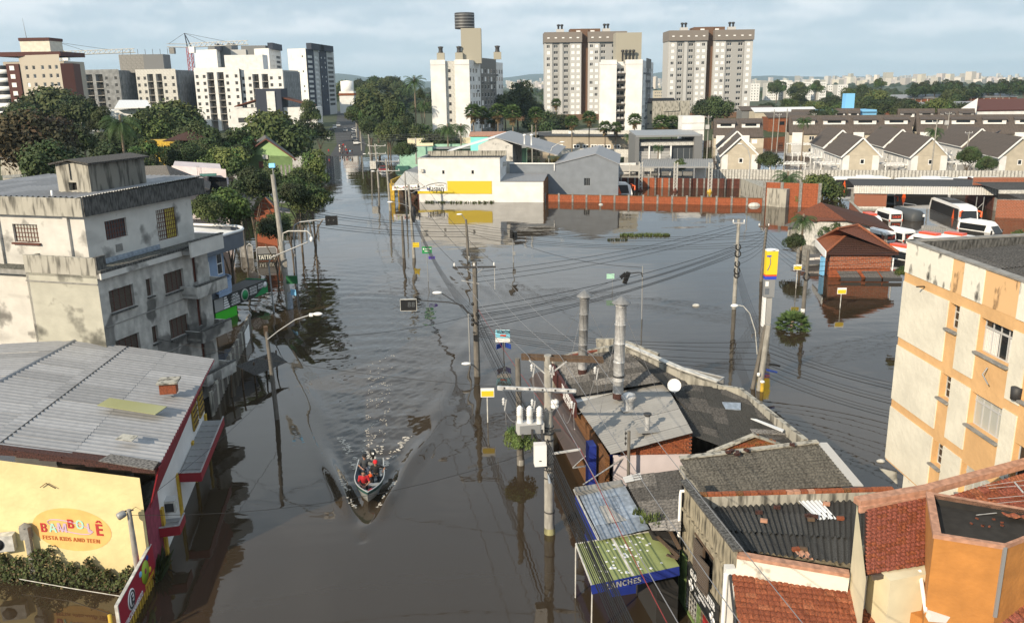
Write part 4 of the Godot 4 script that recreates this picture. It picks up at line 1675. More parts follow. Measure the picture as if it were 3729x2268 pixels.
	tree("thirteenth tree from the left in the dark grove right of the grey towers",V(147.1,2.2,-360.0),9.5,7.0,2,"dark",g3)
	tree("fourteenth tree from the left in the dark grove right of the grey towers",V(187.6,3.2,-450.0),11.6,8.7,0,"",g3)
	tree("fifteenth tree from the left in the dark grove right of the grey towers",V(260.6,3.7,-620.0),17.8,4.5,3,"olive",g3)
	tree("sixteenth tree from the left in the dark grove right of the grey towers",V(174.6,3.1,-400.0),9.1,8.7,1,"dark",g3)
	tree("seventeenth tree from the left in the dark grove right of the grey towers",V(172.3,2.7,-380.0),8.6,6.5,2,"dark",g3)
	tree("eighteenth tree from the left in the dark grove right of the grey towers",V(184.5,2.9,-390.0),5.1,6.6,1,"",g3)
	tree("nineteenth tree from the left in the dark grove right of the grey towers",V(180.8,2.5,-370.0),9.4,8.1,0,"olive",g3)
	tree("twentieth tree from the left in the dark grove right of the grey towers",V(243.0,3.2,-480.0),11.3,8.2,0,"dark",g3)
	tree("twenty-first tree from the left in the dark grove right of the grey towers",V(186.4,2.2,-360.0),7.6,7.0,2,"dark",g3)
	tree("twenty-second tree from the left in the dark grove right of the grey towers",V(188.9,1.9,-350.0),5.8,5.1,1,"",g3)
	tree("first umbrella pine from the left on the right skyline",V(258.0,3.4,-560.0),15.0,6.3,3,"dark",g4)
	tree("second umbrella pine from the left on the right skyline",V(267.3,3.4,-565.0),16.2,6.0,3,"dark",g4)
	tree("third umbrella pine from the left on the right skyline",V(271.1,3.4,-560.0),15.6,5.4,3,"dark",g4)
	tree("fourth umbrella pine from the left on the right skyline",V(282.5,3.5,-570.0),16.7,6.4,3,"dark",g4)
	tree("fifth umbrella pine from the left on the right skyline",V(281.7,3.4,-555.0),15.9,5.9,3,"dark",g4)
	tree("sixth umbrella pine from the left on the right skyline",V(294.9,3.4,-560.0),14.2,6.8,3,"dark",g4)
	tree("seventh umbrella pine from the left on the right skyline",V(308.0,3.4,-565.0),15.1,6.0,3,"dark",g4)
	tree("eighth umbrella pine from the left on the right skyline",V(313.0,3.4,-560.0),16.5,6.8,3,"dark",g4)
	tree("ninth umbrella pine from the left on the right skyline",V(326.6,3.5,-570.0),16.9,6.4,3,"dark",g4)
	tree("tenth umbrella pine from the left on the right skyline",V(327.6,3.4,-560.0),15.3,5.4,3,"dark",g4)
	palm("fan palm before the white block corner, left of a touching pair",V(-9.5,-1.9,-232.0),16.2,2.48,true,g5,.6)
	palm("fan palm before the white block corner, right of a touching pair",V(-7.4,-1.9,-236.0),15.4,2.29,true,g5,.6)
	palm("short fan palm between the touching pair and the tall ones",V(-4.4,-1.9,-240.0),13.7,2.1,true,g5,.6)
	palm("fan palm at the right corner of the white block",V(-3.0,-1.9,-236.0),16.0,2.52,true,g5,.6)
	palm("tall fan palm with a broad brown skirt, left of the car park roofs",V(.9,-1.9,-226.0),15.9,2.52,true,g5,.6)
	palm("fan palm before the tall dark tree",V(7.0,-1.9,-230.0),15.3,2.12,true,g5,.6)
	palm("fan palm standing over the car park roof",V(16.2,-1.9,-226.0),13.2,1.97,true,g5,.6)
	palm("fan palm left of the second white block, before the tower podium",V(21.1,-1.9,-230.0),14.1,2.12,true,g5,.6)
	palm("short fan palm at the left foot of the second white block",V(26.3,-1.9,-240.0),11.1,1.98,true,g5,.6)
	palm("short fan palm at the middle foot of the second white block",V(29.6,-1.9,-242.0),10.7,1.88,true,g5,.6)
	palm("fan palm at the right corner of the second white block",V(33.9,-1.9,-236.0),13.1,2.06,true,g5,.6)
	palm("fan palm behind the modern grey house, left of three",V(42.8,-1.9,-246.0),12.1,2.63,true,g5,.6)
	palm("fan palm behind the modern grey house, middle of three",V(46.6,-1.9,-250.0),11.7,2.67,true,g5,.6)
	palm("fan palm behind the modern grey house, right of three",V(50.2,-1.9,-252.0),10.9,2.2,true,g5,.6)
	palm("small bright fan palm before the dark trees left of the grey tower",V(17.7,1.4,-330.0),12.6,2.08,true,g5,.6)
	palm("shaggy jelly palm standing tall in the wooded belt",V(-56.8,-1.4,-128.0),18.2,2.95,false,"",.9)
	palm("tall royal palm with a bare pale trunk above the trees",V(-33.2,.9,-312.0),22.9,3.94,false,"",.5)
	palm("drooping palm hidden beside the cypress",V(-28.9,.6,-300.0),14.5,2.62,false,"",.9)
	palm("feathery palm before the white block, left of two",V(-15.7,-1.9,-222.0),12.8,2.69,false,"",.8)
	palm("feathery palm before the white block, right of two",V(-12.2,-1.9,-220.0),12.8,2.46,false,"",.8)
	palm("feathery palm by the street trees",V(-35.0,-.7,-250.0),10.8,3.03,false,"",.8)
	palm("slender feathery palm by the brick yard wall",V(48.5,-1.9,-150.0),6.8,2.69,false,"",.8)
	palm("palm before the longest terrace",V(72.5,-1.9,-215.0),13.2,1.98,false,"",.8)
	palm("palm with long fronds before the right terrace",V(100.1,-1.9,-205.0),10.8,2.19,false,"",.8)
	palm("dark palm between the two long gabled houses",V(97.8,-1.9,-225.0),10.2,2.4,false,"",.8)
	palm("small palm beside the modern grey house",V(32.6,-1.9,-190.0),8.7,1.38,false,"",.8)
	palm("small palm in the dark grove",V(122.3,-1.1,-330.0),10.2,2.4,false,"",.8)
	palm("low dark palm by the car park",V(30.6,-1.9,-222.0),9.4,1.62,false,"",.8)
	tree("bushy tree with bare twigs between the slender palm and the bus garage",V(53.4,-1.9,-146.0),6.2,3.6,0)
	tree("light green shrub at the foot of the slender palm",V(47.3,-1.9,-138.0),4.8,2.0,2,"bright","","bush")
	tree("leafy tree left of the red tiled house",V(38.8,-1.9,-103.0),5.5,1.8,1)
	tree("dark bush at the water edge below the papaya",V(31.0,-1.9,-92.0),5.5,1.3,1,"dark","","bush")
	palm("yellowing papaya-like palm leaning left of the red tiled house",V(33.1,-1.9,-96.0),7.2,1.54,false,"",.9)
	tree("light bush by the modern house",V(35.3,-1.9,-178.0),6.6,1.7,3,"bright","","bush")
	tree("dark ragged bush on the flooded lane",V(55.8,-1.9,-186.0),6.8,2.7,2,"dark","","bush")
	tree("flat topped tree before the right gabled house",V(94.5,-1.9,-178.0),7.5,3.0,4)
	tree("low flat bush in the flood at the right",V(94.9,-1.9,-172.0),6.1,2.5,4,"","","bush")
	tree("bright green bush above the cream flats parapet",V(50.5,-1.9,-84.0),6.9,1.5,1,"bright","","bush")
	tree("small olive bush beside the cream flats",V(32.8,-1.9,-70.0),6.3,.7,2,"olive","","bush")
	tree("dark bush before the mint green wall",V(-22.3,-1.9,-186.0),9.7,2.7,4,"dark","","bush")


# across the crossing: greengrocer, yards, offices
func middle() -> void:
	rng.seed = 3
	# the white greengrocer's
	var a := V(-15.94,0,-149.65)
	var b := V(5.77,0,-146.7)
	var t := thing("greengrocer_building","white greengrocer's building with a yellow banner on its long wall, facing the flood","shop")
	var u := V(b.x-a.x,0,b.z-a.z)
	var e := u.normalized()
	var out := e.cross(UP)
	var o := V(a.x,-1.8,a.z)
	wall("lower_wall",t,o,u,1.8+3.5,[],M.wwall)
	var up := o+UP*5.3-out*.06
	var w2 := 14.35
	wall("upper_wall",t,up,e*w2,4.0,[[4.25,1.35,.42,.62],[9.4,1.35,.42,.62]],M.wwall,.2)
	for x in [4.25,9.4]:
		window(t,up,e,[x,1.35,.42,.62],1,1,M.tower_grey,M.glass)
	var side := -out*8.0
	facade(t,up+e*w2,side,3.9,[1.2,2.4],[1.6],.6,1.5,M.wwall,[[M.white,M.glass]],1,1)
	part("air_conditioner",mb().ebox(up+e*(w2+.3)+side*.52+UP*2.7,e,V(.5,.7,1.0)),M.chalk,t)
	part("parapet",mb().ebox(up+e*w2/2+UP*4.06-out*.1,e,V(w2+.1,.14,.3)),M.chalk,t)
	sheets(t,up+UP*3.85-out*.3,up+UP*3.85-out*.3+e*w2,up+UP*3.8-out*7.8+e*w2,up+UP*3.8-out*7.8,7,2,[M.dark_roof],.3,.05,5)
	part("parapet",mb().ebox(up+e*w2/2+UP*4.0-out*8.1,e,V(w2+.1,1.4,.25)),M.grimy,t)
	part("parapet",mb().ebox(up+e*.1+UP*4.0-out*4.0,e,V(.2,.3,8)),M.chalk,t)
	part("gable",mb().prism([up+e*8.6-out*12.0,up+e*15.0-out*12.0,up+e*15.0-out*26.0,up+e*8.6-out*26.0],2.5,8.9).tri(up+e*8.6+UP*5.4-out*12,up+e*15+UP*5.4-out*12,up+e*11.8+UP*6.9-out*12),M.plaster,t)
	for s in [-1,1]:
		part("shed_roof",mb().slab(up+e*11.8+UP*6.9-out*11.8,up+e*(11.8+s*11.5)+UP*3.6-out*11.8,up+e*(11.8+s*11.5)+UP*3.6-out*34,up+e*11.8+UP*6.9-out*34,.15),M.whiter if s<0 else M.tin,t)
	for x in [17.0,18.3]:
		part("vent_pipe",mb().lathe(up+e*x+UP*5.2-out*14,[W(.16,0),W(.16,1.7),W(.3,1.75),W(.3,2.0),W(0,2.1)],8),M.white,t)
	part("yellow_banner",mb().ebox(o+e*9.0+UP*4.35+out*.04,e,V(8.1-.3,2.2,.05)),M.banner_yellow,t)
	part("yellow_banner",mb().ebox(o+e*2.45+UP*3.5+out*.03,e,V(5.3,.5,.05)),M.banner_yellow,t)
	part("lamp_box",mb().ebox(up+e*.8+UP*2.0+out*.25,e,V(.5,.5,.5)),M.chalk,t)
	# the shop board with its curved top
	var arch := []
	for i in 13:
		var f := i/12.0
		arch.append(o+e*lerpf(-.6,4.85,f)+UP*(3.72+1.45*sin(PI*.62*f)*.98)+out*.10)
	var board := mb()
	var trim := mb()
	for i in 12:
		board.quad(V(arch[i].x,1.93,arch[i].z),V(arch[i+1].x,1.93,arch[i+1].z),arch[i+1],arch[i])
		trim.bar(arch[i]+out*.02,arch[i+1]+out*.02,.08,.12)
	part("shop_board",board,M.white,t)
	part("board_trim",trim,M.slate,t)
	words("Kaspary",M.letter_dark,t,o+e*3.2+UP*4.12+out*.13,e,out,.8,"lettering",true,2.7)
	words("Fruteira",M.letter_dark,t,o+e*3.75+UP*4.72+out*.13,e,out,.34,"lettering",false,1.4)
	part("leaf_logo",mb().ball(o+e*1.62+UP*4.12+out*.12,V(.12,.26,.03)).ball(o+e*1.86+UP*4.08+out*.12,V(.10,.2,.03)),M.sign_blue,t)
	sheets(t,o+e*w2+UP*5.35-out*.05,b+UP*3.55-out*.05,b+UP*4.2-out*7.8,o+e*w2+UP*6.0-out*7.8,4,2,[M.tin],.25,.03,6)
	part("side_wall",mb().ebox(b+UP*.9-out*4-e*.05,e,V(.15,5.4,8.0)),M.brick_old,t)
	# street side of the shop: white canopy with fruit pictures, yellow gate posts
	part("canopy",mb().slab(o+e*-.1+UP*5.0,o+e*-.2+UP*5.7-out*9,o+e*-5.4+UP*6.0-out*12,o+e*-4.6+UP*4.6+out*.4,.2),M.chalk,t)
	part("canopy_fascia",mb().slab(o+e*-.1+UP*4.9+out*.5,o+e*-4.6+UP*4.7+out*.5,o+e*-4.6+UP*3.9+out*.6,o+e*-.1+UP*4.1+out*.6,.06),M.white,t)
	var fruit := [M.tile_rust,M.lime,M.deep_red,M.leaf_palm,M.banner_yellow]
	for i in 14:
		var p := o+e*(-.4-.3*i)+UP*(4.25+.25*rng.randf())+out*.68
		part("fruit_print",mb().ball(p,V(.16,.13,.03)),fruit[i % 5],t)
	sheets(t,o+e*-.3+UP*5.7-out*8,o+e*-5.6+UP*5.9-out*12,o+e*-5.6+UP*6.0-out*22,o+e*-.3+UP*6.1-out*20,3,2,[M.tin,M.tin_right],.25,.03,7)
	part("yellow_fascia",mb().ebox(o+e*-5.6+UP*4.8-out*6.0,e,V(.3,1.2,7.0)),M.yellow,t)
	part("yellow_post",mb().box(o+e*-5.5+UP*2.2-out*2.6,V(.8,5.2,.8)),M.yellow,t)
	part("yellow_post",mb().box(o+e*-5.9+UP*2.2-out*9,V(.6,5.2,.6)),M.yellow,t)
	var porch := o+e*-1.5+UP*2.5-out*1.0
	part("porch_side",mb().box(porch+V(1.2,-.6,-1),V(.2,4.2,4)),M.rust_wall,t)
	part("porch_brace",mb().bar(porch+V(-1.2,-1.6,.4),porch+V(1.2,.8,.4),.14).bar(porch+V(-1.2,.8,.4),porch+V(1.2,-1.6,.4),.14),M.wood_red,t)
	part("gate_panel",mb().box(o+e*-2.6+UP*2.0-out*6,V(5.0,4.4,.2)),M.wood_old,t)
	tag(part("verge_plants",weeds(o+UP*1.75+out*.7+e*1.2,e*12.0,300,.5,4),leaf_mat("olive"),self),"strip of half drowned weeds along the foot of the white shop wall","weeds","","stuff")
	# grey shed beside it
	var g := V(13,0,-169.8)
	var s := thing("grey_shed","blue-grey gabled shed with one shuttered window, right of the white shop","shed")
	var p0 := o+e*(w2+.6)-out*8.1
	var wide := 19.5
	wall("front_wall",s,p0,e*wide,7.6,[[13.4,3.75,1.1,1.35]],M.shed_grey,.15)
	window(s,p0,e,[13.4,3.75,1.1,1.35],3,1,M.steel,M.glass)
	part("gable",mb().tri(p0+e*8.2+UP*7.6,p0+e*wide+UP*7.6,p0+e*15.4+UP*9.3),M.shed_grey,s)
	part("roof",mb().slab(p0+e*8.0+UP*7.62+out*.2,p0+e*15.4+UP*9.4+out*.2,p0+e*15.4+UP*9.4-out*22,p0+e*8.0+UP*7.62-out*22,.12),M.tin,s)
	part("roof",mb().slab(p0+e*(wide+.2)+UP*7.56+out*.2,p0+e*15.4+UP*9.4+out*.2,p0+e*15.4+UP*9.4-out*22,p0+e*(wide+.2)+UP*7.56-out*22,.12),M.tin,s)
	part("side_wall",mb().ebox(p0+e*(wide-.1)+UP*3.8-out*11,e,V(.2,7.5,21.5)),M.shed_grey,s)
	part("gutter",mb().bar(p0+UP*7.75+out*.1,p0+e*8.2+UP*7.7+out*.1,.16,.2),M.white,s)
	part("downpipe",mb().tube([p0+e*8.1+UP*7.6+out*.1,p0+e*8.1+UP*6.4+out*.1],.1),M.white,s)
	# the long brick yard wall along the water
	var bw := thing("brick_wall","long low red brick yard wall along the flood, with concrete posts","wall")
	var q0 := V(6.02,0,-147.9)
	var q1 := V(40.84,0,-138.49)
	var n := 15
	for i in n:
		var c0 := q0.lerp(q1,i/float(n))
		var c1 := q0.lerp(q1,(i+1.0)/n)
		bricks(bw,c0-UP*.3,c1-UP*.3,1.5,M.brickf,.55,.25)
		part("post",mb().box(c0+UP*.4,V(.3,2.1,.34)),M.concrete,bw)
		part("coping",mb().bar(c0+UP*1.24,c1+UP*1.24,.26,.08),M.brick_old,bw)
	var cw := thing("yard_wall","plain grey concrete wall at the right end of the brick yard wall","wall")
	var r0 := V(41.09,0,-138.96)
	part("wall",mb().prism([r0,V(43.87,0,-135.88),V(48.81,0,-142.4),V(41.1,0,-152.7)],-1.5,2.9),M.grimy,cw)
	var rw := thing("brick_wall","higher orange brick wall behind the slender palm","wall")
	bricks(rw,r0+UP*-.4+V(.2,0,.3),V(48.89,0,-135.66)+V(0,-.4,.3),4.2,M.brickf,.55,.25)
	for x in [0.0,.32,.66,1.0]:
		part("post",mb().box(r0.lerp(V(48.89,0,-135.66),x)+V(0,1.6,.45),V(.4,4.6,.3)),M.concrete,rw)
	# the dark red wall at the back of the yard
	var dw := thing("yard_wall","dark red panelled wall with pale posts, at the back of the flooded yard","wall")
	var d0 := V(17.8,0,-168.4)
	var d1 := V(43.4,0,-162.3)
	for i in 20:
		var c0 := d0.lerp(d1,i/20.0)
		var c1 := d0.lerp(d1,(i+1.0)/20)
		part("panel",mb().bar(c0+UP*.4,c1+UP*.4,.15,2.9),M.brickf if i in [6,7,8,9] else M.rust_wall,dw)
		part("post",mb().box(c0+V(0,.4,.15),V(.28,2.9,.2)),M.concrete,dw)
	var yw := single("yard_wall",mb().bar(V(12.7,0,-166.2)+UP*1.0,V(17.4,0,-165.6)+UP*1.0,.2,4.6),M.concrete,"bare grey concrete wall between the grey shed and the dark red wall","wall")
	single("flat_roof",mb().slab(V(12.5,2.6,-162.9),V(17.9,2.6,-159.6),V(19.3,2.6,-171.8),V(13.3,2.6,-173.5),.3),M.tin,"low grey flat roof behind the bare concrete wall","roof")
	# bus in the yard behind the brick wall
	bus("white and black coach with a red roof hatch behind the brick yard wall",V(16.3,0,-155.6)+V(0,0,-2.0),-PI/2+.03,12.0,2.05,true,false)
	# dry bank with tall grass
	var bank := V(10.8,0,-202.5)
	tag(part("rank_grass",weeds(V(8.5,1.2,-195.2),V(20.8,1.2,-190)-V(8.5,1.2,-195.2),900,2.4,22),alt("leaf_straw","leaf",1.0),self),"rank straw coloured grass and scrub on the bank before the beige offices","grass","","stuff")
	M.leaf_straw.albedo_color = Color(1.0,.80,.62)
	single("bank",mb().prism([V(8.9,0,-204.5),V(22.3,0,-200.8),V(30.4,0,-230),V(10.4,0,-238.1)],-1.5,.7),M.grass_land,"low grassy bank between the sheds and the beige offices","bank")
	# beige office wing
	var of := thing("office_wing","long low beige office wing with white framed windows","building")
	var o0 := V(8.7,0,-250.8)
	var o1 := V(34.9,0,-241.9)
	var ou := V(o1.x-o0.x,0,o1.z-o0.z)
	var oh := 6.4
	var holes := []
	for x in [.10,.36,.46,.545,.62,.685,.785]:
		holes.append([ou.length()*x,2.9,1.9 if x!=.10 else 4.2,1.1])
	wall("wall",of,V(o0.x,-1,o0.z),ou,oh,holes,M.beige_band,.2)
	for q in holes:
		window(of,V(o0.x,-1,o0.z),ou,q,2 if q[2]<3 else 5,1,M.white,M.glass,.02,.22)
	part("roof",mb().slab(V(o0.x,5.42,o0.z+.3),V(o1.x,5.42,o1.z+.3),V(o1.x,5.42,o1.z-18),V(o0.x,5.42,o0.z-18),.25),M.dark_roof,of)
	part("parapet",mb().bar(V(o0.x+4,5.9,o0.z-9),V(o1.x,5.9,o1.z-9),.2,1.1),M.chalk,of)
	for x in [.35,.8]:
		part("air_conditioner",mb().box(o0.lerp(o1,x)+V(0,5.9,-8.6),V(1.0,.8,.4)),M.white,of)
	part("boundary_wall",mb().bar(o0+V(4,.9,5),o1+V(0,.9,5),.2,2.4),M.chalk,of)
	modern_house()
	yard_canopy()
	mint_house()
	# car park roofs
	var c := 0
	for k in [[V(-4.7,2.6,-283.3),V(16.4,2.6,-346)],[V(4.2,2.6,-273.9),V(29.3,2.6,-342.1)],[V(18.5,2.6,-285.1),V(34.6,2.6,-335.1)]]:
		var p: Vector3 = k[0]
		var q: Vector3 = k[1]
		var cp := thing("carport","long grey carport roof among the palms, "+["left","middle","right"][c],"carport",Vector3.ZERO,0,"long carport roofs")
		part("roof",mb().slab(p,p+V(9,.5,-1),q+V(9,.5,-1),q,.2),M.tin_right,cp)
		for i in 8:
			part("post",mb().box(p.lerp(q,(i+.5)/8)+V(1.2,-2.4,0),V(.25,4.6,.25)),M.steel,cp)
		c += 1
	# white tower, ruin walls and low houses round the terraces
	var wt := thing("white_stair_tower","tall white panelled tower behind the modern grey house","tower")
	var wp := V(43.2,11.9,-205)
	part("wall",mb().box(V(wp.x,wp.y/2-1,wp.z-2.5),V(5.2,wp.y+2,5)),M.wwall,wt)
	for i in 6:
		part("panel_joint",mb().box(V(wp.x,wp.y-1.6-1.6*i,wp.z+.01),V(5.22,.09,.06)),M.concrete,wt)
	single("ruined_wall",mb().quad(V(57.8,9.1,-330),V(64.1,9.4,-330),V(63.9,12.8,-330),V(58.1,11.8,-330)).box(V(61.1,9,-331),V(14,8,1)),M.grimy,"broken grey gable wall before the foot of the right grey tower","wall")
	var i2 := 0
	for k in [[V(106.6,6.4,-330),17.0,4.4,"tile_rust","orange brick house with dark striped roof, left of the dark grove"],[V(119.2,5.7,-330),16.0,4.0,"brown_red","low house with a dark red roof behind the longest terrace"],[V(117,7.2,-370),26.0,4.0,"whiter","low shed with a pale roof beside the right grey tower"],[V(108.1,7.6,-380),14.0,6.0,"slate","grey block at the right foot of the right grey tower"],[V(59.8,12.1,-350),13.0,7.0,"hbeige","beige house with a brown roof, between the second white block and the right grey tower"]]:
		var at: Vector3 = k[0]
		var hs := thing("house",k[4],"house",V(at.x,ground_at(at.x,at.z),at.z))
		var hh: float = at.y-hs.position.y
		part("wall",mb().box(V(0,hh/2,-5),V(k[1],hh,9)),M[k[3]] if k[3]!="whiter" else M.hbeige,hs)
		part("roof",mb().slab(V(-k[1]/2-.4,hh,0),V(k[1]/2+.4,hh,0),V(k[1]/2+.4,hh+1.6,-6),V(-k[1]/2-.4,hh+1.6,-6),.25),M.hroof if i2!=2 else M.whiter,hs)
		part("window",mb().box(V(-k[1]*.2,hh*.62,-.44),V(1.8,1.3,.1)),M.glass,hs)
		i2 += 1
	# floating plants and litter
	var hp := V(17.64,0,-112.06)
	tag(part("water_hyacinth",weeds(hp+V(-3.2,0,0),V(6.6,0,.4),260,.42,1.6),leaf_mat("bright"),self),"floating raft of water hyacinth out on the flood","water plants","","stuff")
	tag(part("water_hyacinth",weeds(V(12.5,0,-109.02),V(2.6,0,.1),70,.3,.7),leaf_mat("dark"),self),"small dark raft of water plants left of the large one","water plants","","stuff")
	for k in [[V(39.64,0,-138.62),1.3,"white sack floating at the corner of the brick yard wall"],[V(15.11,0,-142.66),.5,"white scrap floating before the brick yard wall"],[V(33.96,0,-141.44),.35,"small white bottle floating by the brick wall, alone"],[V(16.66,0,-74.86),.45,"white foam box drifting out on the flood left of the pale pole"],[V(19.4,0,-41.64),.3,"white scrap drifting beside the cream flats"]]:
		single("floating_litter",mb().ball(k[0],V(k[1]*.8,k[1]*.45,k[1]*.5),9,6),M.chalk,k[2],"litter")


func weeds(p: Vector3,along: Vector3,n: int,high: float,deep: float) -> MB:
	var b := mb()
	var r := RandomNumberGenerator.new()
	r.seed = n
	var out := along.normalized().cross(UP)
	for i in n:
		var f := r.randf()
		var q := p+along*f-out*deep*(r.randf()-.2)*(.35+.65*sin(PI*f))
		q.y = p.y
		if r.randf()>.35+.65*absf(sin(f*19.0)):
			continue
		var k := r.randf_range(.6,1.4)
		b.tint(Color(.055*k,.075*k,.020*k))
		for j in 4:
			var a := r.randf()*TAU
			var h := high*r.randf_range(.4,1.0)
			var w := V(cos(a),0,sin(a))*high*.16
			var tip := q+UP*h+V(r.randfn(),0,r.randfn())*high*.3
			b.tri(q-w-UP*.05,q+w-UP*.05,tip)
	return b


func bricks(parent: Node3D,a: Vector3,b: Vector3,high: float,m: Material,l: float,h: float) -> void:
	# masonry too far off to pick its bricks apart singly: real courses, joined into one part
	var e := (b-a).normalized()
	var out := e.cross(UP)
	var w := mb().ebox((a+b)/2+UP*high/2,e,V((b-a).length(),high,.12))
	part("core",w,M.mortar if l<.5 else m,parent)
	var r := RandomNumberGenerator.new()
	r.seed = int(a.x*10)
	var c := mb()
	var rows := int(high/h)
	for j in rows:
		var x := -l*.5*(j % 2)
		while x<(b-a).length():
			var x0 := maxf(x,0.0)
			var x1 := minf(x+l-.03,(b-a).length())
			if x1>x0+.05:
				var z := .065+r.randf()*.02
				var p := a+UP*(j*h+.01)+out*z
				c.quad(p+e*x0,p+e*x1,p+e*x1+UP*(h-.03),p+e*x0+UP*(h-.03))
			x += l
	part("brickwork",c,m,parent).set_meta("kind","stuff")


func modern_house() -> void:
	var t := thing("modern_house","modern dark grey house with louvred front and glass lounge","house")
	var a := V(26.8,0,-184.7)+V(0,0,-20)
	var p := V(28.3,1.2,-195)
	var q := V(42.8,1,-195)
	var top := 8.28
	var w := q.x-p.x
	var o := V(p.x,-1.8,p.z)
	var h := top+1.8
	part("frame",mb().box(o+V(.3,h/2,-5),V(.9,h,11)).box(o+V(w-.5,h/2,-5),V(1.8,h,11)),M.slate,t)
	part("roof",mb().slab(o+V(0,h,.6),o+V(w,h,.6),o+V(w,h+.6,-11),o+V(0,h+.6,-11),.4),M.steel,t)
	part("recess",mb().box(o+V(w/2,h/2-.6,-4.2),V(w-1.2,h-1.4,6)),M.slate,t)
	part("white_lintel",mb().box(o+V(w*.5,h-2.0,-.4),V(w-2.2,.7,.5)),M.chalk,t)
	for i in 4:
		part("mullion",mb().box(o+V(w*(.05+.168*i),h/2-.6,-.4),V(.3,h-3.6,.4)),M.white,t)
	for i in 3:
		for k in 14:
			if i==1 and k in [2,3,4]:
				continue
			part("louvre",mb().box(o+V(w*(.134+.168*i),1.9+.34*k,-.45),V(w*.16,.24,.2),0,.5),M.ash,t)
	part("glass_front",mb().box(o+V(w*.76,h*.52,-.9),V(w*.40,3.6,.1)),M.glassg,t)
	for i in 5:
		part("glass_bar",mb().box(o+V(w*(.57+.095*i),h*.52,-.82),V(.09,3.6,.1)),M.steel,t)
	part("balcony_front",mb().box(o+V(w*.76,h*.22,-.6),V(w*.42,1.2,.3)),M.fog,t)
	part("boundary_wall",mb().bar(o+V(-9.5,2.2,14),o+V(-4,2.6,1),.25,3.0).bar(o+V(-4,2.6,1),o+V(0,2.6,1),.25,3.0),M.wwall,t)


func yard_canopy() -> void:
	var t := thing("yard_canopy","open sided grey sheet metal canopy on posts, over the flooded yard","canopy")
	var a := V(26.2,3.2,-174.2)
	var b := V(40.6,3.2,-171.8)
	var c := V(43.7,3.6,-186)
	var d := V(29,3.6,-188.6)
	sheets(t,a,b,c,d,8,1,[M.tin_right],.42,.06,2)
	part("gutter",mb().bar(a,b,.25,.3),M.steel,t)
	for i in 5:
		for p in [a.lerp(b,.02+.24*i),d.lerp(c,.02+.24*i)]:
			part("post",mb().box(V(p.x,.8,p.z),V(.22,5.0,.22)),M.steel,t)
	var f := thing("railing","pale steel railing crossing the flooded yard under the canopy","railing")
	var r0 := V(22.3,0,-194.3)
	var r1 := V(40.6,0,-190.8)
	part("mesh_panel",mb().bar(r0+UP*1.1,r1+UP*1.1,.05,1.3),alt("rail_mesh","ash",.8),f)
	for y in [.6,1.85]:
		part("rail",mb().bar(r0+UP*y+V(0,0,.06),r1+UP*y+V(0,0,.06),.1),M.chalk,f)
	for i in 9:
		part("post",mb().box(r0.lerp(r1,i/8.0)+UP*.6,V(.2,3.0,.2)),M.chalk,f)
	var k := 0
	var n := ["leftmost","middle one","rightmost one, with a yellow foot"]
	for p in [V(24.4,0,-160.8),V(30.6,0,-158.9),V(36.6,0,-157.2)]:
		var l := thing("lattice_mast","short white lattice mast standing in the yard pool, "+n[k],"mast",p,0,"lattice masts in the yard")
		var m := mb()
		for s in [[-1,-1],[1,-1],[1,1],[-1,1]]:
			m.tube([V(s[0]*.3,-1,s[1]*.3),V(s[0]*.3,5.4,s[1]*.3)],.06,.06,4)
		part("legs",m,M.chalk,l)
		var x := mb()
		for i in 9:
			var y := .6*i
			x.tube([V(-.3,y,.3),V(.3,y+.6,.3)],.04,.04,4).tube([V(.3,y,-.3),V(-.3,y+.6,-.3)],.04,.04,4)
		part("bracing",x,M.chalk,l)
		part("foot",mb().ball(V(0,.1,0),V(.5,.6,.5)),M.yellow if k==2 else M.rust_wall,l)
		k += 1
	single("kiosk",mb().prism([V(38.2,0,-178.9),V(40.5,0,-178.6),V(42.2,0,-185.3),V(39.7,0,-185.7)],-1.0,3.2),M.wwall,"small white kiosk under the right end of the canopy","kiosk")


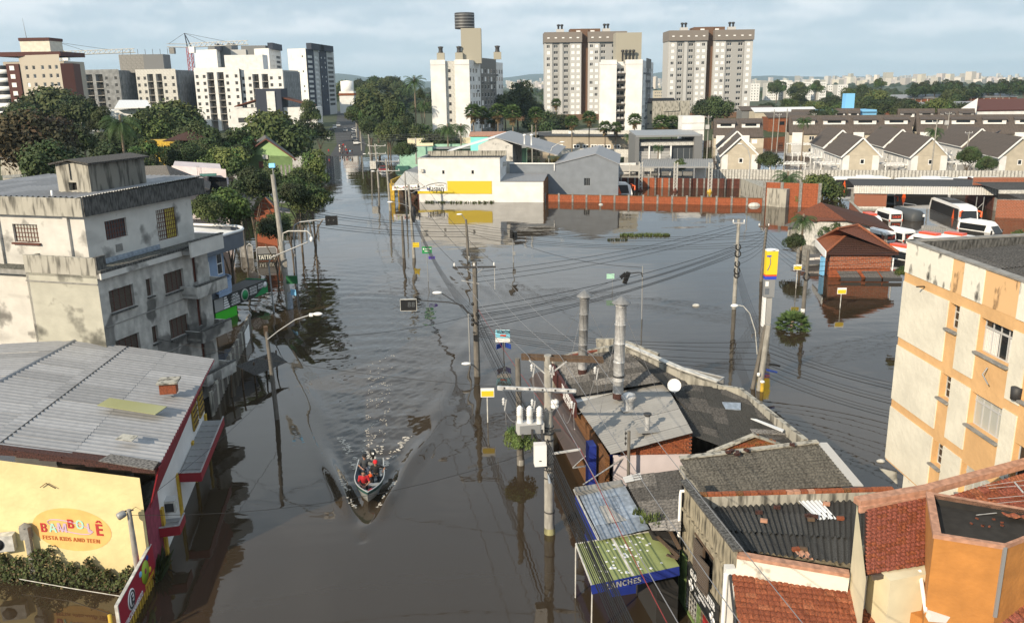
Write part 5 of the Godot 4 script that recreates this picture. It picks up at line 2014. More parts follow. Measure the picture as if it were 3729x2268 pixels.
func mint_house() -> void:
	var t := thing("mint_building","low mint green building with cream parapets, behind the white shop","building")
	var a := V(-27.5,3.8,-216)
	var b := V(4.3,2.8,-216)
	var h := 5.52+1.5
	var w := b.x-a.x
	var o := V(a.x,-1.5,a.z)
	wall("wall",t,o,V(w*.26,0,0),h-.4,[],M.mint)
	wall("wall",t,o+V(w*.26,0,-7),V(w*.74,0,0),h-.3,[],M.mint)
	wall("return_wall",t,o+V(w*.26,0,0),V(0,0,-7),h-.4,[],M.mint)
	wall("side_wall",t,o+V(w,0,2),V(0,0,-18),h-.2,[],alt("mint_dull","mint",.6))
	wall("lower_wall",t,o+V(.1,0,6),V(w*.16,0,0),h-4.2,[],M.mint)
	part("roof",mb().box(o+V(w/2,h-1.1,-10),V(w-.2,.3,16)),M.tin,t)
	for k in 7:
		part("cream_parapet",mb().box(o+V(w*(k+.5)/7.0,h-.3,-18),V(w/7.0-.15,1.8,.3)),M.pale_cream,t)
	part("cream_parapet",mb().box(o+V(w*.13,h-.3,-6.5),V(w*.24,.7,.3)),M.pale_cream,t)
	var p := V(-9.6,7.5,-214)
	var q := V(-5.2,7.4,-214)
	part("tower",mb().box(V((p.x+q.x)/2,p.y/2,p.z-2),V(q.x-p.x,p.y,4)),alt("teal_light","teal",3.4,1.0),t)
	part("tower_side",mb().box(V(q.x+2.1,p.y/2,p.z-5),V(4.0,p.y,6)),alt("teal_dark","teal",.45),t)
	part("tower_roof",mb().slab(p+V(-.3,.3,.3),q+V(4.4,.3,.3),q+V(4.4,.8,-8),p+V(-.3,.8,-8),.3),M.pinkc,t)
	for k in [.32,.48]:
		part("vent",mb().lathe(V(lerpf(p.x,q.x,k),p.y-5.2,p.z+.02),[W(.7,0),W(.7,.15),W(0,.2)],14,V(0,0,1)),M.steel,t)
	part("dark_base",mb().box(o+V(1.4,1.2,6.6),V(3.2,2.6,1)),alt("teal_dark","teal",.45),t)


# the coach operator's yard
func shell(b: MB,prof: Array,w0: float,w1: float,y1: float) -> MB:
	# a vehicle body: a side profile of Vector2(along, up), sides leaning in from half width w0 to w1 at height y1
	b.st.set_smooth_group(-1)
	var l := []
	var r := []
	for p in prof:
		var w := lerpf(w0,w1,clampf(p.y/y1,0,1)*clampf(p.y/y1,0,1))
		l.append(V(-w,p.y,p.x))
		r.append(V(w,p.y,p.x))
	var cl := Vector3.ZERO
	var cr := Vector3.ZERO
	for i in prof.size():
		cl += l[i]/prof.size()
		cr += r[i]/prof.size()
	for i in prof.size():
		var k := (i+1) % prof.size()
		b.quad(l[i],l[k],r[k],r[i])
		b.tri(l[k],l[i],cl)
		b.tri(r[i],r[k],cr)
	return b


func van(label: String,at: Vector3,turn: float,hatch: bool,kind := "van") -> Node3D:
	# front towards -z of the van; the foot of its tyres is 1.45 m under the flood
	var t := thing("minibus",label,kind,V(at.x,-1.42,at.z),turn,"white minibuses in the coach yard")
	var z := 2.95
	part("body",shell(mb(),[W(-z,.45),W(-z-.02,1.05),W(-z+.75,1.35),W(-z+1.45,2.25),W(-z+1.9,2.62),W(-z+2.5,2.72),W(z-.5,2.72),W(z-.12,2.6),W(z,1.9),W(z,.45)],1.0,.86,2.7),M.van_white,t)
	part("windscreen",mb().quad(V(-.82,1.4,-z+.72),V(.82,1.4,-z+.72),V(.76,2.22,-z+1.36),V(-.76,2.22,-z+1.36)),M.glass,t)
	var rear := part("rear_window",mb().box(V(0,1.98,z-.05),V(1.5,.72,.16),0,-.10),M.glass,t)
	words("Local",M.van_red,rear,t.position+V(0,1.98,z+.06),Vector3.RIGHT,V(0,0,1),.42,"lettering",true,1.15)
	var lt: MeshInstance3D = rear.get_child(0)
	lt.position = V(0,1.98,z+.07)
	for s in [-1,1]:
		var x: float = .93*s
		part("side_window",mb().quad(V(x*1.025,1.5,-z+2.1),V(x*1.025,1.5,z-.25),V(x*.985,2.3,z-.3),V(x*.985,2.3,-z+1.9)),M.glass,t)
		part("tail_light",mb().box(V(.93*s,1.35,z-.02),V(.12,.4,.1)),M.van_red,t)
		part("mirror",mb().box(V(1.12*s,1.6,-z+1.0),V(.2,.32,.14)),M.iron,t)
		for k in [-1.9,1.8]:
			part("wheel",mb().lathe(V(.98*s-(.2 if s>0 else 0.0),.34,k),[W(0,0),W(.34,0),W(.34,.2),W(0,.2)],12,Vector3.RIGHT),M.tyre,t)
	part("roof_vent",mb().box(V(0,2.76,.3),V(.8,.12,1.0)),M.van_white if not hatch else M.van_red,t)
	if hatch:
		part("roof_hatch",mb().box(V(0,2.84,.5),V(1.15,.24,2.2)),M.van_red,t)
	return t


func bus(label: String,at: Vector3,turn: float,long: float,up: float,hatch: bool,dark: bool) -> void:
	var t := thing("coach",label,"coach",V(at.x,up-3.5,at.z),turn,"coaches in the flooded yards")
	var z := long/2
	part("body",shell(mb(),[W(-z,.4),W(-z-.05,1.4),W(-z+.35,3.0),W(-z+.9,3.4),W(-z+2.2,3.5),W(z-1.2,3.5),W(z-.3,3.3),W(z,2.4),W(z,.4)],1.27,1.12,3.5),M.van_white,t)
	part("windscreen",mb().quad(V(-1.1,1.45,-z-.07),V(1.1,1.45,-z-.07),V(1.0,2.95,-z+.30),V(-1.0,2.95,-z+.30)),M.glass,t)
	for s in [-1,1]:
		part("side_glazing",mb().quad(V(1.29*s,1.6,-z+.6),V(1.29*s,1.6,z-.6),V(1.19*s,3.1,z-.7),V(1.19*s,3.1,-z+.9)),M.bus_black,t)
		part("red_flash",mb().tri(V(1.3*s,1.5,-z+2.0),V(1.3*s,1.5,-z+2.9),V(1.215*s,3.0,-z+2.6)),M.van_orange,t)
		part("mirror",mb().tube([V(1.0*s,3.0,-z),V(1.42*s,2.9,-z-.4),V(1.42*s,2.2,-z-.4)],.12,.16,6),M.van_orange,t)
		for k in [-z+2.4,z-3.0]:
			part("wheel",mb().lathe(V(1.2*s-(.25 if s>0 else 0.0),.5,k),[W(0,0),W(.5,0),W(.5,.25),W(0,.25)],14,Vector3.RIGHT),M.tyre,t)
	part("roof_unit",mb().box(V(0,3.6,1.0),V(1.6,.24,2.6)),M.van_white if not dark else M.iron,t)
	if hatch:
		part("roof_hatch",mb().box(V(0,3.6,-1.5),V(1.3,.26,2.4)),M.van_red,t)
	if dark:
		part("dark_roof",mb().box(V(0,3.5,1.6),V(2.0,.06,long-5.0)),M.iron,t)


func garage() -> void:
	# the open garage: sheet roof with a turned-down fascia, brick bay at the left
	var t := thing("bus_garage","long bus garage with corrugated fascia and a brick bay at its left end","garage")
	var a := V(53.91,0,-134.85)
	var c := V(58.7,0,-133.91)
	var l := V(a.x,2.35,a.z+.3)
	var r := V(73.83,2.35,-129.83)
	var e := (r-l).normalized()
	var out := e.cross(UP)
	sheets(t,l+UP*1.25+out*.4,r+UP*1.25+out*.4,r+UP*.05+out*.7,l+UP*.05+out*.7,12,1,[M.ash,M.chalk],.36,.06,3,"fascia_sheet")
	part("roof",mb().slab(l+UP*1.25+out*.4,r+UP*1.25+out*.4,r+UP*1.55-out*7,l+UP*1.55-out*7,.12),M.dark_roof,t)
	part("plinth",mb().bar(a-UP*.6+V(0,0,.7),c-UP*.6+V(0,0,.7),.3,1.9),M.chalk,t)
	bricks(t,a+V(.1,.35,.75),c+V(0,.35,.75),2.1,M.brickf,.34,.17)
	for p in [a,c,r-UP*2.4]:
		part("post",mb().box(V(p.x,.7,p.z+.1),V(.35,4.6,.35)),M.concrete,t)
	part("back_wall",mb().bar(l-out*15+e*18-UP*1.4,r-out*15-UP*1.4,.3,4.6),M.iron,t)
	part("right_wall",mb().bar(r-UP*1.3-e*.2,r-out*15-UP*1.3-e*.2,.25,5.0),M.rust_wall,t)
	part("scaffold",mb().tube([r+e*-1.6-UP*3,r+e*-1.6],.07).tube([r+e*-2.6-UP*3,r+e*-2.6],.07).tube([r+e*-2.6-UP*2.4,r+e*-1.6-UP*1.2],.05),M.steel,t)
	var y := thing("yard_wall","red brick yard wall leaning along the coach yard, behind the red tiled house","wall")
	var w0 := a+V(-.3,0,.2)
	var w1 := V(45.7,.8,-103.02)
	bricks(y,V(w1.x,-.6,w1.z)+V(.2,0,0),V(w0.x,-.6,w0.z)+V(.2,0,0),1.7,M.brickf,.4,.2)
	bricks(y,V(w0.x,-.6,w0.z),V(w1.x,-.6,w1.z),1.7,M.brickf,.4,.2)
	part("coping",mb().bar(V(w0.x,1.14,w0.z),V(w1.x,1.14,w1.z),.4,.08),M.grimy,y)
	# buildings right of the garage
	var s := thing("brick_shed","brick and white shed with grey corrugated roofs, right of the bus garage","shed")
	var b0 := V(70.19,0,-122.97)
	bricks(s,V(b0.x,-.8,b0.z),V(b0.x+5.2,-.8,b0.z+2.0),3.4,M.brickf,.4,.2)
	part("wwall",mb().bar(V(b0.x+5.2,.4,b0.z+2),V(b0.x+20,.4,b0.z+4),.25,3.4),M.plaster,s)
	sheets(s,V(b0.x+2,3.2,b0.z-1),V(b0.x+22,3.2,b0.z+1.5),V(b0.x+22,2.2,b0.z+5),V(b0.x+4,2.2,b0.z+2.4),5,1,[M.dark_roof],.3,.05,8)
	sheets(s,V(b0.x+.5,4.2,b0.z-8),V(b0.x+22,4.2,b0.z-5),V(b0.x+22,3.6,b0.z-1),V(b0.x+1.5,3.6,b0.z-2.4),5,1,[M.dark_roof],.3,.05,9)
	part("lintel",mb().bar(V(b0.x+1,3.5,b0.z-1.6),V(b0.x+22,3.5,b0.z+1),.3,.5),M.chalk,s)
	bricks(s,V(b0.x+1,3.4,b0.z-9),V(b0.x+22,3.4,b0.z-6),1.5,M.brickf,.4,.2)
	# vehicles
	var v := V(50.35,0,-115.42)
	van("white minibus with an orange roof hatch, facing the water beside the brick bay",V(v.x,0,v.z-3.2),PI,true,"minibus")
	van("white van seen from behind under the garage roof, left of the tank",V(55.08,0,-121.61)+V(0,0,-2.9),.05,false)
	van("white van seen from behind, second from the left in the near row",V(47.11,0,-105.06)+V(-.8,0,-2.7),.28,false)
	van("white van seen from behind, third from the left, with clear red lettering",V(49.91,0,-105.61)+V(-1.0,0,-2.7),.34,false)
	van("white minibus with a red roof hatch, left one of the slanting pair above the parapet",V(51.88,1.2,-100.71)+V(-1.2,0,-2.4),.55,true,"minibus")
	van("white minibus with a red roof hatch, right one of the slanting pair above the parapet",V(54.94,1.2,-100.45)+V(-1.4,0,-2.2),.62,true,"minibus")
	van("white minibus half hidden by the corner of the cream flats",V(44.04,1.2,-94.12)+V(-.2,0,-1.4),.5,true,"minibus")
	van("muddy white van with beige swirls at the right edge of the coach yard",V(62.54,0,-109.5)+V(0,0,-2.6),PI+.5,false)
	bus("black and white coach with orange mirrors, nosing out of the garage",V(64.93,0,-119.82)+V(.7,0,-6.4),PI-.12,12.4,1.95,false,true)
	bus("white coach with an orange flash behind the garage opening",V(70.33,0,-142.05)+V(0,0,-6),PI/2+.25,12.0,1.9,false,false)
	bus("dark coach deep in the garage, left of the opening",V(61.8,0,-138.37)+V(0,0,-5),PI-.15,11.0,1.9,false,true)
	var i := 0
	for p in [V(65.7,1.9,-158.6),V(76.4,1.9,-155.2),V(82.4,1.9,-153.5),V(86.2,1.9,-152.6),V(88.9,1.9,-151)]:
		bus("white coach roof showing above the garage, %s from the left" % ["first","second","third","fourth","fifth"][i],p+V(0,0,-3),PI/2,11.5,2.0,false,false)
		i += 1
	var tk := thing("tank","dark cylindrical tank lying half sunk in the coach yard","tank",V(57.94,0,-121.33))
	part("shell",mb().lathe(V(-.9,.35,-4.6),[W(0,0),W(.9,.1),W(1.15,.35),W(1.15,5.0),W(.9,5.3),W(0,5.4)],18,V(.2,0,1).normalized()),M.rubber_tank,t if false else tk)
	part("rail",mb().tube([V(-.6,1.5,-3),V(-.6,2.1,-3),V(.3,2.1,-1),V(.3,1.5,-1)],.05),M.steel,tk)
	part("plate",mb().box(V(.75,.8,.72),V(.3,.35,.04)),M.white,tk)
	red_house()


func red_house() -> void:
	# the red tiled house standing in the flood
	var t := thing("red_house","small red brick house with a hipped terracotta roof, standing in the flood","house")
	var fl := V(32.06,2.6,-85.34)
	var fr := V(39.05,2.6,-84.64)
	var bl := V(33.35,2.6,-91.97)
	var e := (fr-fl).normalized()
	var out := e.cross(UP)
	var br := fr+(bl-fl)
	var ap := V(36.07,4.9,-88.03)
	var mid := (fl+fr)/2
	var ridge0 := ap
	var ridge1 := V(33.15,4.9,-85.82)
	part("wall",mb().prism([fl+e*.5-out*.5,fr-e*.5-out*.5,br-e*.5+out*.3,bl+e*.5+out*.3],-1.6,2.55),M.brickf,t)
	bricks(t,V(fl.x,.9,fl.z)+e*.5-out*.44,V(fr.x,.9,fr.z)-e*.5-out*.44,1.6,M.brickf,.4,.2)
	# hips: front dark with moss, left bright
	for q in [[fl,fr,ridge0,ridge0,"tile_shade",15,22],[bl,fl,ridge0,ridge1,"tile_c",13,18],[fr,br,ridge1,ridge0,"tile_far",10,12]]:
		var p0: Vector3 = q[0]
		var p1: Vector3 = q[1]
		var p2: Vector3 = q[2]
		var p3: Vector3 = q[3]
		var b := mb()
		var n := (p1-p0).cross(p3-p0).normalized()
		if n.y<0:
			n = -n
		b.quad(p0,p1,p2,p3)
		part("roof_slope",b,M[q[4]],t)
		var c := mb()
		var rows: int = q[5]
		var cols: int = q[6]
		for j in rows:
			for i in cols:
				var f0 := i/float(cols)
				var f1 := (i+.93)/cols
				var g0 := j/float(rows)
				var g1 := (j+.94)/rows
				var w0 := p0.lerp(p3,g0).lerp(p1.lerp(p2,g0),f0)
				var w1 := p0.lerp(p3,g0).lerp(p1.lerp(p2,g0),f1)
				var w2 := p0.lerp(p3,g1).lerp(p1.lerp(p2,g1),f1)
				var w3 := p0.lerp(p3,g1).lerp(p1.lerp(p2,g1),f0)
				var up := n*(.09+.03*rng.randf())
				c.quad(w0+up,w1+up,w2+n*.03,w3+n*.03)
				c.quad(w0,w1,w1+up,w0+up)
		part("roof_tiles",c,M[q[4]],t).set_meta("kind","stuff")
	for q in [[fl,ridge0],[fr,ridge0],[ridge0,ridge1],[bl,ridge1]]:
		part("ridge_tiles",mb().tube([q[0]+UP*.1,q[1]+UP*.1],.14,.14,6),M.tile_c,t)
	part("eave_board",mb().bar(fl-UP*.08,fr-UP*.08,.15,.2),M.brown_trim,t)
	part("white_edge",mb().bar(fl-UP*.15-e*.1,bl-UP*.15-e*.1,.12,.7),M.white,t)
	part("downpipe",mb().tube([fr-e*.45+UP*-.5,fr-e*.45+UP*-1.9],.08),M.white,t)
	part("blue_door",mb().box(fl+V(.1,-1.6,-1.2),V(.2,1.9,.9)),M.skyblue,t)
	var aw := thing("awning","row of low grey awnings just above the water before the red tiled house","awning")
	for s in [[.16,.44],[.50,.72],[.74,1.0]]:
		var p := fl.lerp(fr,s[0])
		var q := fl.lerp(fr,s[1])
		p.y = .75
		q.y = .75
		sheets(aw,p,q,q+out*1.6-UP*.35,p+out*1.6-UP*.35,2,1,[M.fib_roof],.2,.03,4)
		part("fascia",mb().bar(p+out*1.7-UP*.5,q+out*1.7-UP*.5,.08,.35),M.iron,aw)
	var sg := thing("shop_sign","slate blue shop sign half sunk beside the red tiled house","sign")
	var s0 := V(32.41,.55,-91.63)
	var s1 := V(35.14,.55,-92.04)
	var se := (s1-s0).normalized()
	var so := se.cross(UP)
	part("board",mb().ebox((s0+s1)/2+UP*.1,se,V((s1-s0).length(),1.15,.12)),M.blue_grey,sg)
	for k in [[-.95,.18,.6,.26],[-.30,.22,.62,.26],[.55,.42,1.15,.10],[.42,.24,.9,.10],[.36,.06,.75,.10]]:
		part("lettering",mb().ebox((s0+s1)/2+UP*k[1]+se*k[0]+so*.07,se,V(k[2],k[3],.02)),M.lwhite,sg)
	part("yellow_strip",mb().ebox((s0+s1)/2+UP*-.28+se*.6+so*.07,se,V(1.0,.22,.03)),M.syellow,sg)
	# second tiled roof behind it
	var h := thing("house","terracotta roofed house among bushes, behind the papaya","house")
	var k0 := V(35.24,3.6,-105.51)
	var k1 := V(38.37,5,-105.41)
	var k2 := V(40.01,3.4,-101.25)
	var k3 := k0+(k2-k1)*.8
	part("roof_slope",mb().slab(k0,k1,k2,V(k3.x,3.2,k3.z),.12),M.tile_far,h)
	part("roof_slope",mb().slab(k1,k1+V(6,-1.5,2),k2+V(5,-1.0,2),k2,.12),M.tile_shade,h)
	part("wall",mb().prism([V(k0.x+.6,0,k0.z),V(k1.x+4,0,k1.z),V(k2.x+3,0,k2.z),V(k3.x+.6,0,k3.z)],-1.5,3.1),M.chalk,h)
	var old := thing("shack","small grey shack roof at the water edge left of the papaya","shed")
	var m0 := V(35.18,1.6,-109.34)
	part("roof",mb().slab(m0,m0+V(4.2,.7,-2),m0+V(6.5,.5,2),m0+V(2.0,-.1,4),.1),M.fib_roof,old)
	part("wall",mb().box(m0+V(2.8,-1.4,.6),V(3.6,2.4,3.6)),M.grimy,old)


# left bank beyond the grey flats
func left_side() -> void:
	rng.seed = 41
	# blue shop with a rounded corner and a green ground floor
	var t := thing("blue_shop","blue two-storey shop with a rounded grey fascia, lattice balcony and bright green ground floor","shop")
	var c0 := V(-25.19,6.2,-69.83)
	var c1 := V(-23.23,6.2,-76.6)
	var e := V(c1.x-c0.x,0,c1.z-c0.z).normalized()
	var out := -e.cross(UP)*-1.0
	var w := V(c1.x-c0.x,0,c1.z-c0.z).length()
	# outline of the rounded corner, seen from above
	var edge := []
	edge.append(c0-e*4.0)
	for i in 9:
		var a := PI/2*i/8.0
		edge.append(c0+e*(w-2.4)-out*2.4+(e*sin(a)+out*cos(a))*2.4)
	edge.append(c0+e*w-out*13.0)
	edge.append(c0-e*4.0-out*13.0)
	var fascia := mb()
	for i in edge.size()-1:
		var p: Vector3 = edge[i]
		var q: Vector3 = edge[i+1]
		fascia.quad(V(p.x,6.1,p.z),V(q.x,6.1,q.z),V(q.x,7.5,q.z),V(p.x,7.5,p.z))
	part("fascia",fascia,M.blue_grey,t)
	var rim := mb()
	var lid := []
	for p in edge:
		lid.append(V(p.x,7.52,p.z))
	rim.tube(lid,.14,.14,5)
	part("fascia_rim",rim,M.white,t)
	part("soffit",mb().prism(edge,6.05,6.12),M.blue_grey,t)
	sheets(t,c0-e*4-out*.4+UP*1.0,c0+e*(w-1.0)-out*.6+UP*1.0,c0+e*(w-.6)-out*12.5+UP*1.45,c0-e*4-out*12.5+UP*1.45,7,2,[M.whiter,alt("roof_blueish","whiter",.85,1.1)],.25,.03,4)
	var o := V(c0.x,0,c0.z)-out*.9-e*3.0
	var wl := w-1.6+3.0-2.0
	var wh := [wl*.36,4.05-2.5,2.0,1.35]
	var far_h := [wl*.84,4.0-2.5,.8,1.9]
	wall("upper_wall",t,o+UP*2.5,e*wl,3.6,[wh,far_h],M.blue_wall,.1)
	window(t,o+UP*2.5,e,wh,3,2,M.white,M.glassg,.02,.08)
	window(t,o+UP*2.5,e,far_h,1,2,M.white,M.glass,.05,.08)
	part("core",mb().prism([o+e*.1-out*.3,o+e*wl-out*.3,o+e*wl-out*11,o-out*11],-1.8,6.1),M.blue_wall,t)
	part("end_wall",mb().quad(o+e*wl+UP*-1.8,o+e*wl-out*11-UP*1.8,o+e*wl-out*11+UP*6.1,o+e*wl+UP*6.1),M.blue_wall,t)
	# balcony with lattice panels round the corner
	var bal := []
	for i in 8:
		var a := PI*.62*i/7.0
		bal.append(o+e*(wl-1.1)-out*.9+(e*sin(a)*1.9+out*cos(a)*1.75)+UP*2.6)
	bal.push_front(o+e*(wl-2.4)+out*.85+UP*2.6)
	var floor_ := mb()
	var lattice := mb()
	var caps := mb()
	for i in bal.size()-1:
		var p: Vector3 = bal[i]
		var q: Vector3 = bal[i+1]
		floor_.tri(o+e*(wl-1.1)-out*.9+UP*2.6,p,q).quad(p-UP*.25,q-UP*.25,q+UP*.12,p+UP*.12)
		caps.bar(p+UP*1.05,q+UP*1.05,.16,.14)
		var n := int((q-p).length()/.22)+1
		for k in n:
			var f := k/float(n)
			var g := (k+1.0)/n
			for s in 3:
				lattice.bar(p.lerp(q,f)+UP*(.12+.3*s),p.lerp(q,g)+UP*(.42+.3*s),.045).bar(p.lerp(q,f)+UP*(.42+.3*s),p.lerp(q,g)+UP*(.12+.3*s),.045)
	part("balcony_floor",floor_,M.blue_wall,t)
	part("balcony_lattice",lattice,alt("blue_light","blue_wall",1.5),t)
	part("balcony_rail",caps,M.blue_wall,t)
	# ground floor: green wall, shutter, and the shop board above it
	var gf := o+out*.15
	part("green_wall",mb().ebox(gf+e*(wl-.75)+UP*0.0,e,V(3.1,3.6,.25)),M.green_paint,t)
	part("green_wall",mb().ebox(gf+e*2.2,e,V(2.6,3.6,.25)),M.green_paint,t)
	part("shutter",mb().ebox(gf+e*(wl*.52)-out*.1,e,V(4.6,3.4,.2)),M.iron,t)
	part("blue_band",mb().ebox(gf+e*wl*.5+UP*2.15-out*.05,e,V(wl-.3,1.1,.22)),M.blue_grey,t)
	var s0 := V(-25.57,1.55,-70.96)
	var s1 := V(-23.13,1.55,-78.76)
	var se := V(s1.x-s0.x,0,s1.z-s0.z).normalized()
	var so := se.cross(UP)
	var sl := V(s1.x-s0.x,0,s1.z-s0.z).length()
	var bd := thing("shop_board","long black shop board with white and green lettering over the green shop front","sign")
	var sb := Basis(se,UP,so)
	part("board",mb().obox(s0+se*sl/2,sb,V(sl,1.25,.14)),M.black_sign,bd)
	part("green_corner",mb().tri(s0+se*(sl*.72)-UP*.62+so*.08,s1-UP*.62+so*.08,s1+UP*.35+so*.08),M.sign_green,bd)
	part("picture",mb().obox(s0+se*sl*.085+so*.08,sb,V(sl*.15,1.1,.03)),M.fog,bd)
	for k in 5:
		part("lettering",mb().obox(s0+se*(sl*(.20+.004*k))+UP*(.42-.22*k)+so*.08,sb,V(sl*(.05+.012*k),.15,.03)),M.lwhite,bd)
	for k in 4:
		words(["- PEÇAS","- OFICINA","- CONSERTOS","- ACESSÓRIOS"][k],M.lwhite,bd,s0+se*sl*.37+UP*(.38-.26*k)+so*.09,se,so,.20,"lettering",true,sl*.17)
	for k in 3:
		words(["- BICICLETAS","- INFANTIS","- VESTUÁRIO"][k],M.lwhite,bd,s0+se*sl*.71+UP*(.36-.26*k)+so*.09,se,so,.20,"lettering",true,sl*.15)
	for k in 2:
		words(["- SKATES","- ROLLERS"][k],M.lwhite,bd,s0+se*sl*.855+UP*(.40-.26*k)+so*.10,se,so,.20,"lettering",true,sl*.11)
	part("round_logo",mb().lathe(s0+se*sl*.55+so*.08,[W(.56,0),W(.56,.04),W(.46,.045),W(0,.045)],20,so),M.chalk,bd)
	part("logo_disc",mb().lathe(s0+se*sl*.55+so*.12,[W(.45,0),W(.45,.02),W(0,.02)],20,so),M.sign_green,bd)
	part("badge",mb().lathe(s0+se*sl*.95+UP*.22+so*.09,[W(.28,0),W(.28,.03),W(0,.03)],16,so),M.lwhite,bd)
	part("canopy_top",mb().slab(s0+UP*.6,s1+UP*.6,s1+UP*.5-so*2.2,s0+UP*.5-so*1.8,.08),M.iron,bd)
	part("return_board",mb().obox(s1-so*1.1,sb,V(.12,1.25,2.2)),M.sign_green,bd)
	# gate and tattoo sign across the side street
	var g0 := V(-29.78,0,-98.6)
	var g1 := V(-27.48,0,-98.84)
	var tg := thing("tattoo_sign","rounded steel gate with a black TATTOO board, beyond the blue shop","sign")
	var te := (g1-g0).normalized()
	var to := te.cross(UP)
	part("frame",mb().tube([g0-UP*1,g0+UP*1.4,g0+te*.2+UP*1.65,g1-te*.2+UP*1.65,g1+UP*1.4,g1-UP*1],.06),M.zinc,tg)
	part("mesh",mb().ebox((g0+g1)/2+UP*1.2,te,V((g1-g0).length()-.2,.75,.03)),M.slate,tg)
	part("board",mb().ebox((g0+g1)/2+UP*.45+to*.06,te,V((g1-g0).length()-.15,.78,.08)),M.black_sign,tg)
	words("TATTOO",alt("tattoo_pink","lwhite",.8,.9),tg,(g0+g1)/2+UP*.45+to*.12,te,to,.5,"lettering",true,1.95)
	var i := 0
	for p in [V(-32.23,0,-101.31),V(-31.17,0,-100.54),V(-27.22,0,-100.07)]:
		var f := thing("gate_leaf","tall narrow steel gate leaf beside the tattoo board, "+["far left","left","right"][i],"gate",p,0,"gate leaves by the tattoo board")
		part("frame",mb().tube([V(-.3,-1,0),V(-.3,1.5,0),V(0.0,1.75,0),V(.35,1.5,0),V(.35,-1,0)],.06),M.zinc,f)
		part("panel",mb().box(V(0,.5,0),V(.55,1.9,.03)),M.concrete if i<2 else M.slate,f)
		i += 1
	# houses among the trees
	var h := thing("green_house","pale green gabled house with a grey fibre roof and red chimney pot, among the trees","house")
	var gl := V(-54.3,6.7,-178)
	var gr := V(-43.2,6.6,-172)
	var ga := V(-48.9,9.7,-176)
	var gg := -1.0
	part("gable",mb().tri(gl,gr,ga).quad(V(gl.x,gg,gl.z),V(gr.x,gg,gr.z),gr,gl),M.green_wall,h)
	var bk := V(-4.0,0,-13)
	for q in [[gl,-1],[gr,1]]:
		var p: Vector3 = q[0]+V(q[1]*1.0,-.55,1.0)
		part("roof_slope",mb().slab(ga+V(0,.25,1.0),p,p+bk,ga+V(0,.25,0)+bk,.12),M.fib_roof,h)
		part("barge_board",mb().bar(ga+V(0,.1,1.05),p+V(0,-.15,.05),.1,.25),M.wood_red,h)
	part("side_wall",mb().prism([gl,gr,gr+bk,gl+bk],gg,gl.y-.2),M.green_wall,h)
	part("chimney",mb().box(gl.lerp(ga,.45)+V(-.4,1.0,-1),V(.9,1.3,.9)),M.tile_c,h)
	part("air_conditioner",mb().box(gl.lerp(gr,.45)+V(0,-.4,.35),V(1.1,.8,.4)),M.chalk,h)
	part("window",mb().box(gl.lerp(gr,.36)+V(0,-2.0,.08),V(1.4,1.3,.1)),M.wood_red,h)
	var rr := thing("house","house with a dark red roof and yellow wall glimpsed among the trees","house")
	var ra := V(-61.7,12.1,-170)
	var rb := V(-57.4,10.4,-166)
	part("roof_slope",mb().slab(ra,rb,rb+V(-8,.5,-6),ra+V(-5,0,-6),.15),M.tile_shade,rr)
	part("roof_slope",mb().slab(ra,rb,rb+V(-7.5,0,3),ra+V(-3,-1.8,3),.15),M.tile_shade,rr)
	part("wall",mb().box(ra+V(-7.5,-5.2,-1),V(9,6.5,5)),M.yellow,rr)
	var wr := single("white_shed_roof",mb().slab(V(-114.4,14.8,-255),V(-101.7,15.1,-250),V(-110,16.8,-268),V(-119.3,16.9,-270),.3).box(V(-112.6,13.2,-262)+V(0,-2,0),V(27,6,10)),M.whiter,"white sheet roofed shed among the trees below the bare concrete block","shed")
	var pk := thing("pinkish_house","pinkish white flat-topped house with one awninged window, behind the grey flats","house")
	var pa := V(-46.14,9.28,-118)
	var pb := V(-37.56,9.98,-112)
	var pu := V(pb.x-pa.x,0,pb.z-pa.z)
	var ph := 9.59+1.5
	var hole := [pu.length()*.6,ph-3.0,5.3,1.9]
	wall("wall",pk,V(pa.x,-1.5,pa.z),pu,ph,[hole],M.pinkish_wall,.3)
	window(pk,V(pa.x,-1.5,pa.z),pu,hole,3,1,M.iron,M.glass,.2)
	part("awning",mb().slab(V(-40.3,8.71,-112),V(-37.45,8.98,-110),V(-37.93,9.08,-111.5),V(-40.81,8.86,-113.5),.08),alt("awning_green","teal",.5),pk)
	part("core",mb().prism([V(pa.x,0,pa.z-.4),V(pb.x,0,pb.z-.4),V(pb.x-3,0,pb.z-9),V(pa.x-3,0,pa.z-9)],-1.5,ph-1.6),M.pinkish_wall,pk)
	part("ladder",mb().bar(V(-41.3,8.49,-114),V(-41.25,9.85,-114),.05).bar(V(-41.07,8.48,-114),V(-41.01,9.85,-114),.05),M.concrete,pk)
	var dg := thing("house","low house with dark gabled roofs, behind the hut on the grey flats","house")
	var d0 := V(-47.73,10.04,-112)
	var d1 := V(-42.88,10.5,-108)
	part("roof_slope",mb().slab(d0+V(-2,0,0),d1,d1+V(3.2,-2.4,5.0),d0+V(1.5,-2.2,5),.15),M.fib_roof,dg)
	part("roof_slope",mb().slab(d1,d1+V(5.0,-2.3,-1),d1+V(6.5,-2.6,4),d1+V(2.6,-1.6,5),.15),M.dark_roof,dg)
	part("wall",mb().box(d0+V(3,-4,-.5),V(10,5,7)),M.pinkish_wall,dg)
	var cw := thing("house","flat grey concrete house side with a streaked parapet, far left behind the grey flats","house")
	part("wall",mb().quad(V(-74.33,7.85,-126),V(-61.79,8.85,-120),V(-61.67,10.98,-120),V(-73.91,10.35,-126)),M.grimy,cw)
	part("body",mb().prism([V(-74.43,9.01,-126.5),V(-62.1,9.38,-120.5),V(-69.96,8.94,-136),V(-83.39,8.63,-142)],-1,7.4),M.grimy,cw)
